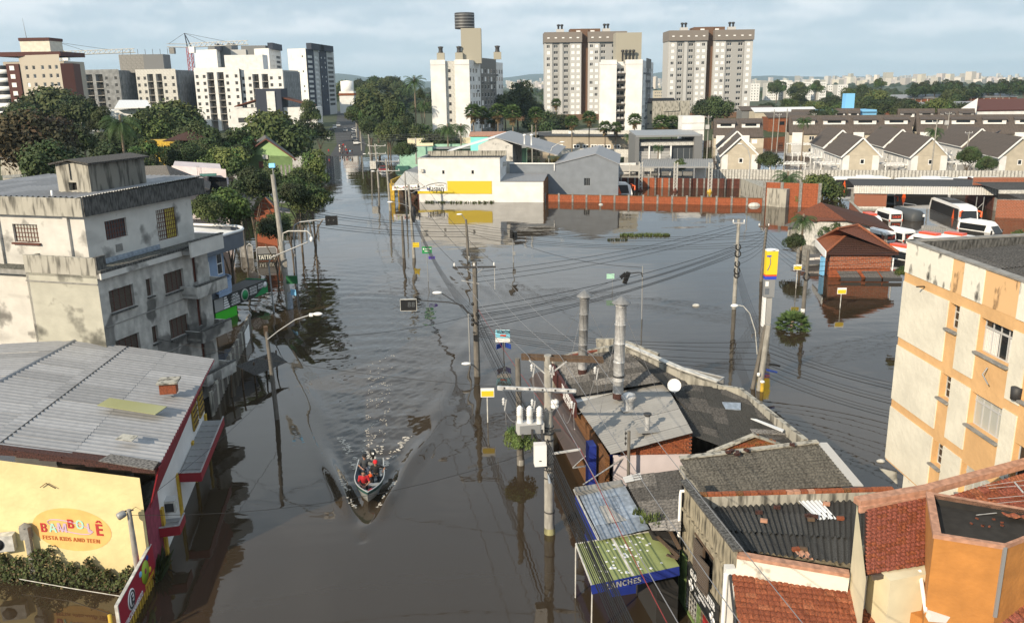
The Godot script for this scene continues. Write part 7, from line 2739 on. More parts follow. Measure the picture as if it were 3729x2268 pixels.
	var vp := thing("vent_pipe","short steel vent pipe with a dark flared cap on the grey sheet roof","roof vent",V(6.14,4.05,-36.63))
	part("pipe",mb().lathe(Vector3.ZERO,[W(.12,-.05),W(.12,.72)],14),M.zinc,vp)
	part("cap",mb().lathe(V(0,.70,0),[W(.10,0),W(.19,.10),W(.19,.15),W(.02,.13)],16),M.iron,vp)
	part("patch",mb().slab(V(-.5,.05,-.3),V(.5,.07,-.4),V(.55,.06,.3),V(-.45,.05,.4),.02),M.tin_right,vp)
	var dish := thing("satellite_dish","white satellite dish leaning on the dark roof beside the grey sheets","satellite dish",V(8.13,4.35,-40.72))
	part("reflector",mb().lathe(V(0,.42,0),[W(.34,.07),W(.25,.035),W(.12,.01),W(0,0)],20,V(-.15,.25,.95).normalized()),M.white,dish)
	part("arm",mb().tube([V(.05,.1,.05),V(-.05,.15,.45)],.02),M.steel,dish)
	part("mount",mb().tube([V(0,-.3,0),V(0,.4,-.02)],.03),M.brown_trim,dish)
	var tray := thing("lamp_tray","open triangular steel frame overhanging the water behind the dark roof","sign frame")
	var t0 := V(9.53,3.9,-46.16)
	var t1 := V(11.63,3.8,-44.54)
	part("frame",mb().bar(t0,t1,.06).bar(V(9.02,3.9,-45.57),V(11.02,3.8,-43.74),.06).bar(t0,V(9.02,3.9,-45.57),.06).bar(t1,V(11.02,3.8,-43.74),.06).bar(t0-UP*.5,t1-UP*.5,.05).bar(t0,t0-UP*.5,.05).bar(t1,t1-UP*.5,.05),M.zinc,tray)
	part("panel",mb().quad(t0-UP*.5,t1-UP*.5,t1,t0),M.slate,tray)
	# the brick end wall under the grey sheets: bricks one by one
	var f0 := V(4.86,3.15,-36.01)
	var f1 := V(8.05,3.15,-36.08)
	var fe := V(f1.x-f0.x,0,f1.z-f0.z).normalized()
	var fo := fe.cross(UP)
	var fl := V(f1.x-f0.x,0,f1.z-f0.z).length()
	part("end_wall",mb().quad(f0-fo*.03,f1-fo*.03,f1+UP*1.12-fo*.03,f0+UP*.22-fo*.03),M.mortar,t)
	var br: Array = []
	for v in 2:
		br.append(mb().box(Vector3.ZERO,V(.235-.01*v,.082,.09)).done())
	for j in 13:
		var y := .045+.093*j
		var x := .06*(j % 2)*2
		while x<fl-.1:
			var top: float = lerpf(.22,1.12,x/fl)
			if y<top-.03:
				var o := inst("brick",br[rng.randi() % 2],[M.brick,M.brick_b,M.brick,M.tile_c][rng.randi() % 4],t)
				o.transform = Transform3D(Basis(fe,UP,fo),f0+fe*(x+.12)+UP*y+fo*(.005+.008*rng.randf()))
			x += .25
	part("plaster_wall",mb().quad(f0-fe*.35-UP*4.9,f1-UP*4.9,f1,f0-fe*.35),M.pinkish_wall,t)
	M["pinkish_stain"] = M.worn
	part("blue_corner",mb().quad(V(4.26,3.2,-35.92),V(4.83,3.1,-36.19),V(5,1.2,-37.43),V(4.52,1.2,-38.3)),M.bluep,t)
	# barrel awning over the pavement
	var aw := thing("barrel_awning","long dark brown barrel awning along the street front of the snack shop","awning")
	var m0 := V(2.83,1.55,-38.12)
	var m1 := V(4.44,2.35,-38.14)
	var m2 := V(1.01,1.55,-51.09)
	var m3 := V(2.17,2.35,-49.87)
	var sk := mb()
	sk.st.set_smooth_group(1)
	for i in 8:
		var p := []
		for f in [i/8.0,(i+1)/8.0]:
			p.append(m0.lerp(m1,f)+UP*.30*sin(PI*f))
			p.append(m2.lerp(m3,f)+UP*.30*sin(PI*f))
		sk.quad(p[0],p[2],p[3],p[1])
	part("skin",sk,M.awning_brown,aw)
	var rib := []
	for i in 9:
		rib.append(m0.lerp(m1,i/8.0)+UP*.30*sin(PI*i/8.0))
	part("end_hoop",mb().tube(rib,.03,.03,5).bar(m0,V(4.54,1.75,-38.22),.06),M.steel,aw)
	for f in [.25,.5,.75]:
		part("hoop",mb().tube(rib.map(func(v): return v+(m2-m0)*f+UP*.012),.02,.02,4),M.iron,aw)
	# yard with the wooden pole and strut
	var wp := thing("wooden_pole","short dark wooden pole with three black insulators before the brick end wall","pole",V(5.15,2.4,-35.35))
	part("shaft",mb().tube([V(0,-1.5,0),V(-.03,2.2,0)],.075,.07,8),M.pole_old,wp)
	for i in 3:
		part("insulator",mb().lathe(V(-.17,1.55+.24*i,0),[W(.03,0),W(.05,.03),W(.05,.09),W(.02,.12)],8),M.cable,wp)
	part("bracket",mb().bar(V(-.17,1.5,0),V(-.17,2.2,0),.02),M.iron,wp)
	single("strut",mb().tube([V(3.03,2.4,-34.58),V(5.09,3,-36.12)],.035,.035,6),M.zinc,"grey steel strut slanting from the zinc roof to the brick end wall","strut")
	# patched zinc roof over blue walls
	var z := thing("zinc_kiosk","pale blue patched zinc roof over blue kiosk walls at the water edge","kiosk")
	var a0 := V(2.66,2.55,-33.79)
	var a1 := V(4.72,2.75,-33.94)
	var a2 := V(5.22,2.75,-30)
	var a3 := V(3.31,2.5,-29.71)
	for i in 4:
		for j in 3:
			var f0_ := i/4.0
			var f1_ := (i+1)/4.0
			var h0 := j/3.0
			var h1 := (j+1)/3.0
			var lift := UP*.012*((i+j) % 3)
			part("zinc_sheet",mb().slab(a0.lerp(a1,h0).lerp(a3.lerp(a2,h0),f0_)+lift,a0.lerp(a1,h1).lerp(a3.lerp(a2,h1),f0_)+lift,a0.lerp(a1,h1).lerp(a3.lerp(a2,h1),f1_+.01)+lift,a0.lerp(a1,h0).lerp(a3.lerp(a2,h0),f1_+.01)+lift,.015),[M.zinc_blue,alt("zinc_b","zinc_blue",.85),alt("zinc_c","zinc_blue",1.15),M.zinc_blue][(i*3+j*2) % 4],z)
	part("bare_patch",mb().slab(V(3.46,2.68,-32.04),V(3.84,2.7,-32.08),V(4.45,2.7,-30.83),V(3.65,2.66,-30.67),.02),alt("zinc_dirty","concrete",1.5),z)
	part("back_ledge",mb().slab(V(2.57,2.75,-33.64),V(4.67,2.9,-34.01),V(4.68,2.9,-33.64),V(2.61,2.75,-33.21),.2),M.concrete,z)
	part("blue_side",mb().quad(a0-UP*.05+V(-.04,0,0),a3-UP*.05+V(-.04,0,0),a3-UP*.75+V(-.04,0,0),a0-UP*.75+V(-.04,0,0)),M.bluep,z)
	part("edge_rail",mb().bar(a0+V(-.1,0.0,0),a3+V(-.1,0.0,0),.06,.08),M.chalk,z)
	part("wall",mb().prism([a0+V(.35,0,.4),a1,a2,a3+V(.35,0,.1)],-1.8,2.35),M.bluep,z)
	# green canvas stall roof
	var s := thing("snack_stall","olive green stall roof dotted with white patches, over a blue lettered fascia","stall")
	var b0 := V(2.33,2.35,-29.64)
	var b1 := V(5.51,2.55,-30.2)
	var b2 := V(5.98,2.45,-27.82)
	var b3 := V(2.7,2.2,-27.08)
	part("roof",mb().slab(b0,b1,b2,b3,.05),M.canvas_green,s)
	part("white_seam",mb().bar(b0.lerp(b1,.45)+UP*.01,b3.lerp(b2,.47)+UP*.01,.09,.02),M.chalk,s)
	part("white_edge",mb().bar(b0,b1,.06,.05).bar(b0,b3,.05,.06),M.chalk,s)
	for i in 62:
		var p := b0.lerp(b1,rng.randf_range(.04,.94)).lerp(b3.lerp(b2,rng.randf_range(.04,.94)),rng.randf_range(.06,.94))
		var u := .035+.02*rng.randf()
		part("patch",mb().obox(p+UP*.012,Basis(UP,rng.randf()),V(u*2,.01,u*2)),M.white,s)
	var se := (b2-b3).normalized()
	var so := se.cross(UP).normalized()
	part("blue_fascia",mb().obox((b3+b2)/2-UP*.20,Basis(se,so.cross(se),so),V((b2-b3).length(),.36,.06)),M.bluep,s)
	words("LANCHES",alt("letter_faded","lwhite",.35),s,b3.lerp(b2,.36)-UP*.19+so*.05,se,so,.22,"lettering",true,1.6)
	part("post",mb().tube([b3-UP*.1+V(.03,0,-.03),b3-UP*4],.03),M.chalk,s)
	part("post",mb().tube([b0-UP*.1,b0-UP*4],.03),M.chalk,s)
	part("back_wall",mb().prism([b0.lerp(b1,.75),b1,b2,b3.lerp(b2,.75)],-1.8,1.6),M.interior,s)
	for q in [[V(5.42,2.75,-29.4),V(6,2.62,-28.16)],[V(5.6,2.62,-28.31),V(5.98,2.6,-28.06)],[V(5.94,2.9,-29.56),V(6.13,2.7,-28.57)]]:
		part("loose_plank",mb().bar(q[0],q[1],.14,.04),M.wood_old,s)
	# dark patched fibre roof between
	var f := thing("patched_roof","dark mossy roof with pale patched sheets, beside the pale blue zinc roof","shed")
	sheets(f,V(4.72,3,-33.99),V(5.25,2.95,-29.49),V(6.2,3.3,-28.83),V(7.23,3.4,-33.84),4,2,[M.fib_dark,M.fib_roof,M.fib_dark,M.fib_black],.24,.045,22)
	sheets(f,V(5.17,3.02,-29.91),V(5.23,3,-29.35),V(6.17,3.36,-28.68),V(6.35,3.4,-29.59),1,2,[alt("fib_pale2","fib_roof",1.9)],.18,.028,23)
	sheets(f,V(4.67,3.06,-33.85),V(4.72,3.05,-33.33),V(5.47,3.15,-33.41),V(5.46,3.16,-34.08),1,2,[M.ash],.18,.02,24)
	part("wall",mb().prism([V(4.74,3,-33.74),V(7.14,3.3,-33.79),V(6.22,3.3,-29.03),V(5.29,3,-29.6)],-1.8,2.7),M.interior,f)
	tag(part("roof_weeds",weeds(V(4.66,3,-30.75),V(5.18,3,-29.5)-V(4.66,3,-30.75)+V(.3,0,0),40,.35,.8),leaf_mat("bright"),self),"small weeds sprouting between the zinc roof and the patched roof","weeds","","stuff")
	# wide brownish roof
	var w := thing("wide_roof","wide brownish corrugated roof with a white capped edge, behind the black roof","shed")
	var w0 := V(7.06,3.95,-33.63)
	var w1 := V(13.13,4.35,-34.23)
	var w2 := V(13.15,4.25,-30.32)
	var w3 := V(7.34,3.85,-30.64)
	sheets(w,w0,w3,w2,w1,5,4,[alt("fib_brown","fib_roof",.78,.92),alt("fib_brown2","fib_roof",.68,.92)],.24,.045,25)
	part("edge_cap",mb().slab(w1+UP*.06,w1+V(.4,.05,0),w2+V(.4,.05,0),w2+UP*.06,.04),M.ash,w)
	part("back_cap",mb().bar(w0+UP*.1,w1+UP*.1,.3,.06),M.grimy,w)
	part("wall",mb().prism([w0,w1,w2,w3],-1.8,3.7),M.grimy,w)
	for i in 6:
		part("brick",mb().box(w0.lerp(w1,[.34,.37,.40,.47,.80,.39][i])+V(0,.2,[.2,.1,.3,.2,.2,.5][i]),V(.22,.1,.14),i*.7),M.brown_trim,w)
	var gb := thing("brick_gable","low ragged orange brick gable between the dark roof and the wide brown roof","wall")
	var g0 := V(8.52,3.7,-34.8)
	var g1 := V(11.89,3.9,-35.21)
	var gp := V(10.54,4.45,-34.91)
	part("core",mb().tri(g0,g1,gp).quad(g0-UP*4,g1-UP*4,g1,g0),M.brick_old,gb)
	var ge := V(g1.x-g0.x,0,g1.z-g0.z).normalized()
	var go := ge.cross(UP)
	var gl := (g1-g0).length()
	for j in 9:
		var y := .04+.085*j
		var x := .1*(j % 2)
		while x<gl:
			var pk: float = (gp-g0).dot(ge)
			var top := .78*(x/pk if x<pk else (gl-x)/(gl-pk))+.1*x/gl
			if y<top:
				var o := inst("brick",br[rng.randi() % 2],[M.brick,M.brick_old,alt("brick_ochre","brick_old",1.5),M.brick_b][rng.randi() % 4],gb)
				o.transform = Transform3D(Basis(ge,UP,go),g0+ge*(x+.12)+UP*y+go*(.02+.012*rng.randf()))
			x += .26
	part("coping",mb().bar(g0,gp+UP*.05,.26,.09).bar(gp+UP*.05,g1,.26,.09),M.grimy,gb)


# buildings in the bottom right corner
func corner_buildings() -> void:
	rng.seed = 81
	# the stained gift centre with its black corrugated roof
	var t := thing("stained_shop","stained ochre shop with a black corrugated roof, green base, shuttered window and white lettered board","shop")
	var G := V(6.4,0,-29.46)
	var e := V(.145,0,.99).normalized()     # along the street towards us
	var o := V(-.99,0,.145).normalized()    # outward,to the street
	var hole := [1.36,2.25+1.8,1.72,1.35]
	var door := [.95,0.0,.97,2.9]
	wall("street_wall",t,G-UP*1.8,e*5.0,6.8,[hole,[.64,1.9,1.25,.98],[2.2,-0.0,1.6,2.75]],M.globo_wall,.18)
	part("green_base",mb().ebox(G+e*.32+UP*.2+o*.025,e,V(.64,3.9,.05)).ebox(G+e*2.05+UP*-0.0+o*.025,e,V(.3,3.6,.05)).ebox(G+e*1.2+UP*-.8+o*.03,e,V(1.4,1.8,.05)),M.globo_green,t)
	part("interior",mb().ebox(G+e*2.5+UP*1.2-o*.32,e,V(4.8,6.0,.05)),M.interior,t)
	part("red_door",mb().ebox(G+e*3.0-UP*.4-o*.10,e,V(1.55,2.7,.06)),M.deep_red,t)
	for i in 5:
		part("grille_bar",mb().ebox(G+e*(.72+.25*i)+UP*.6-o*.03,e,V(.04,.96,.04)),M.chalk,t)
	for i in 4:
		part("grille_bar",mb().ebox(G+e*1.26+UP*(.22+.24*i)-o*.02,e,V(1.24,.035,.035)),M.chalk,t)
	# shutters: far leaf shut, near leaf ajar and standing out
	part("window_frame",mb().ebox(G+e*2.22+UP*3.58-o*.02,e,V(1.8,.07,.12)).ebox(G+e*2.22+UP*2.92+o*0.0,e,V(.05,1.3,.08)),M.wood_old,t)
	var lf := [[1.79,.02,0.0,2.84],[2.62,.14,.10,2.62]]
	for q in lf:
		var sh := part("shutter",mb().obox(G+e*q[0]+UP*q[3]+o*(.03+q[1]),Basis(e,UP,o).rotated(UP,q[2]),V(.82,1.22,.05)),M.shut,t)
		for i in 12:
			part("shutter_slat",mb().obox(G+e*q[0]+UP*(q[3]-.54+.095*i)+o*(.065+q[1]),Basis(e,UP,o).rotated(UP,q[2])*Basis(Vector3.RIGHT,.5),V(.70,.05,.02)),alt("shutter_light","shut",1.3),sh)
	part("parapet_cap",mb().ebox(G+e*2.5+UP*5.03,e,V(5.1,.08,.34)),M.soot,t)
	part("string_course",mb().ebox(G+e*2.5+UP*3.92+o*.04,e,V(5.0,.07,.1)),M.globo_wall,t)
	part("downpipe",mb().tube([G-e*.02+o*.1+UP*4.6-o*.2,G-e*.02+o*.12+UP*4.6,G-e*.04+o*.12+UP*4.4,G-e*.04+o*.12+UP*1.75],.065,.065,8),M.white,t)
	part("downpipe_green",mb().tube([G-e*.04+o*.12+UP*1.75,G-e*.04+o*.12-UP*1],.066,.066,8),M.globo_green,t)
	var bd := G+e*2.46+UP*1.72+o*.09
	part("board",mb().ebox(bd,e,V(2.85,1.05,.06)),alt("board_black","black_sign",1.4),t)
	part("board_frame",mb().ebox(bd+e*1.42,e,V(.05,1.08,.09)).ebox(bd-e*1.42,e,V(.05,1.08,.09)),M.iron,t)
	words("GLOBO CENTER",M.lwhite,t,bd+UP*.33+o*.04+e*.05,e,o,.27,"lettering",true,2.4)
	words("Mat. Artesanais & Utensílios",M.lwhite,t,bd+UP*.06+o*.04+e*.1,e,o,.12,"lettering",false,1.6)
	words("Bebidas",M.lwhite,t,bd-UP*.12+o*.04+e*.1,e,o,.13,"lettering",true,.8)
	words("Fone:",M.lwhite,t,bd-UP*.30+o*.04-e*.35,e,o,.15,"lettering",true,.7)
	for s in [-1.05,1.05]:
		for q in [[0.0,.12,.10],[-.14,-.06,.12],[.14,-.06,.12],[0.0,-.22,.09]]:
			part("flower_print",mb().lathe(bd+e*(s+q[0])+UP*(q[1]-.16)+o*.032,[W(q[2],0),W(q[2],.01),W(0,.01)],12,o),M.lwhite,t)
	part("core",mb().prism([G-o*.4+e*.1,G+e*4.9-o*.4,V(10.54,4.6,-23.88),V(14.05,4.7,-28.78)],-1.8,4.2),M.globo_wall,t)
	# black corrugated roof with bricks holding it down
	var p0 := V(7.06,4.55,-29.14)
	var p1 := V(14.18,4.75,-28.85)
	var p2 := V(10.59,4.55,-24)
	var p3 := V(7.35,4.45,-25.48)
	sheets(t,p0,p1,p2.lerp(p3,0.0)+(p1-p0)*.16,p3,8,3,[M.fib_black,alt("fib_black2","fib_black",1.25),alt("fib_black3","fib_black",1.6)],.20,.055,26)
	part("white_sheet",mb().wave(V(10.28,4.72,-28.68),V(11.1,4.74,-28.66),V(11.25,4.68,-27.05),V(10.59,4.66,-27.04),.177,.03),M.whiter,t)
	part("pink_sheet",mb().wave(V(9.18,4.57,-25.14),V(9.58,4.58,-25.19),V(9.63,4.55,-24.64),V(9.22,4.54,-24.84),.177,.03),M.pinkc,t)
	for p in [V(8.71,4.66,-27.64),V(8.71,4.66,-27.03),V(9.45,4.68,-27.96),V(11.24,4.76,-28),V(10.34,4.72,-27.24),V(10.52,4.74,-27.13),V(10.32,4.74,-26.92),V(11.36,4.74,-26.97),V(9.86,4.7,-28.81),V(10.19,4.74,-28.8),V(10.06,4.72,-28.62),V(10.59,4.76,-28.8),V(9.23,4.62,-25.18),V(9.49,4.62,-25.19),V(11.1,4.8,-28.68),V(11.27,4.82,-28.67),V(11.43,4.82,-28.74)]:
		part("brick",mb().box(p,V(.24,.11,.12),rng.randf_range(-.3,.3),.1*rng.randfn()),[M.brown_trim,M.brick_b,M.wood_old,M.pinkc][rng.randi() % 4],t)
	# row of bricks on the far parapet
	var r0 := V(6.75,5,-28.39)
	var r1 := V(13.84,5.05,-28.51)
	part("far_parapet",mb().bar(r0-UP*.55,r1-UP*.55,.22,1.0),M.grimy,t)
	for i in 27:
		var q := r0.lerp(r1,(i+.5)/27.0)
		part("brick",mb().obox(q,Basis((r1-r0).normalized(),UP,(r1-r0).normalized().cross(UP)),V(.245,.10+.02*rng.randf(),.2)),[M.brick,M.brick,M.brick_b,M.brick_old,M.pinkc][rng.randi() % 5],t)
	part("ridge_flashing",mb().bar(V(7,4.68,-28.77),V(14,4.85,-28.71),.26,.04),M.ash,t)
	# near parapet, cream with pink coping, and the stepped gutter below it
	var n0 := V(7.12,0,-24.55)
	var n1 := V(10.35,0,-23.55)
	part("near_parapet",mb().bar(n0+UP*4.42,n1+UP*4.3,.2,.7),alt("cream_dirty","cream_stained",.92),t)
	part("pinkc",mb().bar(n0+UP*4.82,n1+UP*4.7,.3,.12),M.pinkc,t)
	# terracotta roof of the next house: every tile
	var h := thing("terracotta_house","house with a terracotta tiled roof below the stained shop, at the bottom edge","house")
	var a0 := V(7.01,4.15,-24.67)
	var a1 := V(11.43,4.15,-23.66)
	var tile_n := 12
	var ax := (a1-a0).normalized()
	var ad := ax.cross(UP).normalized()
	tiles(h,a0,a1,a1+ad*4.2-UP*.80-ax*.2,a0+ad*4.2-UP*.80+ax*.35,13,19,[M.tile_a,M.tile_b,M.tile_a,M.tile_c,M.tile_b,M.tile_a],3)
	part("brown_ledge",mb().slab(a0+V(0,.12,-.12)-ad*.45,a1+V(0,.12,-.12)-ad*.45,a1+UP*.1-ad*.22,a0+UP*.1-ad*.22,.1),alt("ledge_brown","orangew",.42,1.6),h)
	part("zinc_gutter",mb().slab(a0+UP*.10-ad*.24,a1+UP*.10-ad*.24,a1+UP*.07+ad*.06,a0+UP*.07+ad*.06,.05),M.ash,h)
	var b0 := a0+ad*.1-ax*.06
	part("eave_board",mb().bar(b0-UP*.05,b0+ad*4.4-UP*.88+ax*.3,.06,.16),M.iron,h)
	part("side_wall",mb().quad(b0-UP*.3+ax*.25,b0+ad*4.4-UP*.95+ax*.5,b0+ad*4.4-UP*6.0+ax*.5,b0-UP*6.0+ax*.25),M.interior,h)
	for i in 6:
		part("window_bar",mb().bar(b0+ad*(.4+.75*i)-UP*.4+ax*.2,b0+ad*(.4+.75*i)-UP*3.0+ax*.2,.06),M.shut,h)
		part("window_pane",mb().ebox(b0+ad*(.78+.75*i)-UP*1.6+ax*.24,ad,V(.66,2.0,.03)),M.glass_yellow if i % 2 else M.glassg,h)
	part("white_pier",mb().box(b0+UP*-1.6+ad*-.05+ax*0.0,V(.32,3.6,.3)),M.wwall,h)
	part("white_pier",mb().tube([b0+UP*0.0-ax*.12+ad*.1,b0-UP*4-ax*.12+ad*.1],.09),M.white,h)
	part("right_upstand",mb().bar(a1+UP*.05+ax*.14,a1+ad*4.2-UP*.75+ax*0.0,.2,.16),alt("ledge_brown","orangew",.42,1.6),h)
	orange_house()
	cream_flats()


func orange_house() -> void:
	var t := thing("orange_house","orange and cream house with tiled roof slopes, pink copings and a flat tarred tower roof","house")
	var A := V(10.46,7.0,-23.73)
	var R := V(12.91,7.02,-24.39)
	var Z := V(17.6,7.1,-26.3)
	var f := V(-.20,0,.98)     # down the front slope
	part("west_wall",mb().quad(A-UP*9+f*2.2,A-UP*9,A,A+f*2.05-UP*1.35),M.pale_cream,t)
	part("gable_wall",mb().prism([A+V(.02,0,.12),R+V(0,0,.12),R+V(.3,0,2),A+V(.3,0,2)],-1.8,5.6),M.pale_cream,t)
	part("coping",mb().bar(A+UP*.06,R+UP*.08,.34,.20).bar(R+UP*.08,Z+UP*.08,.34,.20),M.pinkc,t)
	part("coping_lip",mb().bar(A+V(0,-.1,.2),R+V(0,-.1,.2),.1,.2),alt("pink_light","pinkc",1.15),t)
	# left front slope, tile by tile
	var a := A+V(.18,-.08,.25)
	var b := R+V(-.12,-.06,.25)
	var d := V(10.16,5.62,-22.05)
	var c := V(12.04,5.62,-22.47)
	tiles(t,a,b,c,d,6,17,[M.tile_red,M.tile_red,M.tile_b,M.tile_a,M.tile_red],4)
	part("roof_deck",mb().slab(a-UP*.05,b-UP*.05,c-UP*.05,d-UP*.05,.06),M.brown_trim,t)
	part("eave_gutter",mb().bar(d-UP*.1+V(.2,0,.03),c-UP*.1+V(0,0,.03),.1,.12),M.shut,t)
	# cream pier and orange returns below the eave
	var m := d.lerp(c,.55)+V(.1,0,-.55)
	part("pier",mb().box(m+V(0.0,-3.7,0),V(.95,7.0,.5),.13),M.cream_wall,t)
	part("shadow_gap",mb().box(m+V(-.62,-3.7,-.3),V(.3,7,.3),.13),M.slate,t)
	part("white_jamb",mb().box(m+V(-.82,-3.9,-.1),V(.12,7,.4),.13),M.wwall,t)
	part("orange_jamb",mb().box(m+V(.66,-4.2,0.0),V(.36,7.4,.5),.13),M.orangew,t)
	# the polygonal tower with a sunk flat roof
	var ring := [V(12.64,7.3,-23.86),V(11.64,7.3,-21.32),V(13.24,7.3,-20.68),V(14.01,7.3,-21.07),V(15.21,7.3,-21.61),V(15.68,7.3,-22.37)]
	var low := [5.1,4.85,5.3,5.3,5.0,5.0]
	for i in 5:
		var p: Vector3 = ring[i]
		var q: Vector3 = ring[i+1]
		part("tower_wall",mb().quad(V(p.x,3.0,p.z),V(q.x,3.0,q.z),V(q.x,7.25,q.z),V(p.x,7.25,p.z)),M.orangew,t)
	var mid := Vector3.ZERO
	for p in ring:
		mid += p/ring.size()
	for i in 6:
		var p: Vector3 = ring[i]
		var q: Vector3 = ring[(i+1) % 6]
		var pi_ := p.lerp(mid,.10)
		var qi := q.lerp(mid,.10)
		part("tower_coping",mb().slab(p+(p-mid)*.02,q+(q-mid)*.02,qi,pi_,.12),M.pinkc,t)
		part("inner_upstand",mb().quad(pi_,qi,qi-UP*.32,pi_-UP*.32),M.tar_roof,t)
	part("tar_roof",mb().prism(ring.map(func(p): return p.lerp(mid,.09)),6.6,6.98),M.tar_roof,t)
	part("corner_bead",mb().bar(ring[2]+UP*-.05,ring[2]-UP*2.2,.09),M.steel,t)
	# cracks in the render
	# ledge in white paint round the foot of the tower
	var w0 := V(11.7,4.95,-21.41)
	var w1 := V(12.64,4.8,-21.45)
	part("white_ledge",mb().slab(w0,w1+V(.3,0,0),w1+V(.25,-.05,.35),w0+V(-.02,-.05,.35),.22),M.wwall,t)
	part("white_downpipe",mb().tube([V(11.84,5.6,-22.24),V(11.63,4.9,-21.25)],.06),M.white,t)
	part("lower_wall",mb().prism([w0+V(.05,0,.1),w1+V(.9,0,.25),w1+V(.9,0,-.7),w0+V(.3,0,-.7)],-1.8,4.6),M.orangew,t)
	part("lead_flashing",mb().bar(V(12.72,4.85,-21.37),V(13.56,5.1,-21.22),.14,.05).bar(V(13.56,5.1,-21.22),V(14.73,5.3,-21.71),.16,.06),M.steel,t)
	# lower right tiles, near the lens
	var g0 := V(12.47,4.75,-21.39)
	var g1 := V(14.73,5.25,-21.71)
	tiles(t,g0,g1,g1+V(.5,-.9,2.6),g0+V(-.1,-.9,2.6),7,10,[M.tile_a,M.tile_red,M.tile_c,M.tile_red],5)
	# right back slope
	var h0 := R+V(.5,-.12,.15)
	var h1 := Z+V(0,-.12,.2)
	tiles(t,h0,h1,h1+V(-.5,-1.1,2.3),h0+V(.7,-1.0,2.2),13,9,[M.tile_red,M.tile_red,M.tile_b,M.tile_c],6)
	part("core",mb().prism([A+V(.4,0,.6),Z,Z+V(0,0,4),A+V(1.6,0,2.6)],-1.8,4.4),M.orangew,t)
	# fallen tiles and steel rods on the flat roof
	var d0 := V(14.59,7.05,-22.64)
	var tl := thing("loose_tiles","two loose terracotta tiles lying on the flat tarred roof","roof tiles",d0)
	for k in 3:
		part("tile",mb().wave(V(-.28,.10+.02*k,-.12+.1*k),V(.30,.08+.02*k,-.06+.1*k),V(.32,.05+.02*k,.06+.1*k),V(-.26,.07+.02*k,0.0+.1*k),.25,.03,6),[M.tile_a,M.tile_red,M.tile_c][k],tl)
	for k in 9:
		part("shard",mb().box(V(-.5-.12*k+.3*rng.randf(),0.0,rng.randf_range(-.2,.5)),V(.08,.03,.05),k),M.tile_b,tl)
	var an := thing("aerial","thin steel television aerial lying across the tiled roof at the right edge","aerial")
	part("boom",mb().tube([V(13.67,7,-22.91),V(15.19,7.15,-22.93)],.015,.015,5),M.zinc,an)
	for q in [[V(14.22,7,-23.54),V(15.71,7,-23.78)],[V(14.71,7.1,-24.55),V(16.26,7.2,-24.76)],[V(14.91,7.05,-24.51),V(16.11,7.15,-24.5)],[V(14.56,7,-23.92),V(15.77,7.1,-23.91)]]:
		part("element",mb().tube(q,.010,.010,4),M.zinc,an)
	part("mast",mb().tube([V(15.62,7.3,-24.38),V(15.62,7.2,-23.9)],.03,.03,6),M.zinc,an)


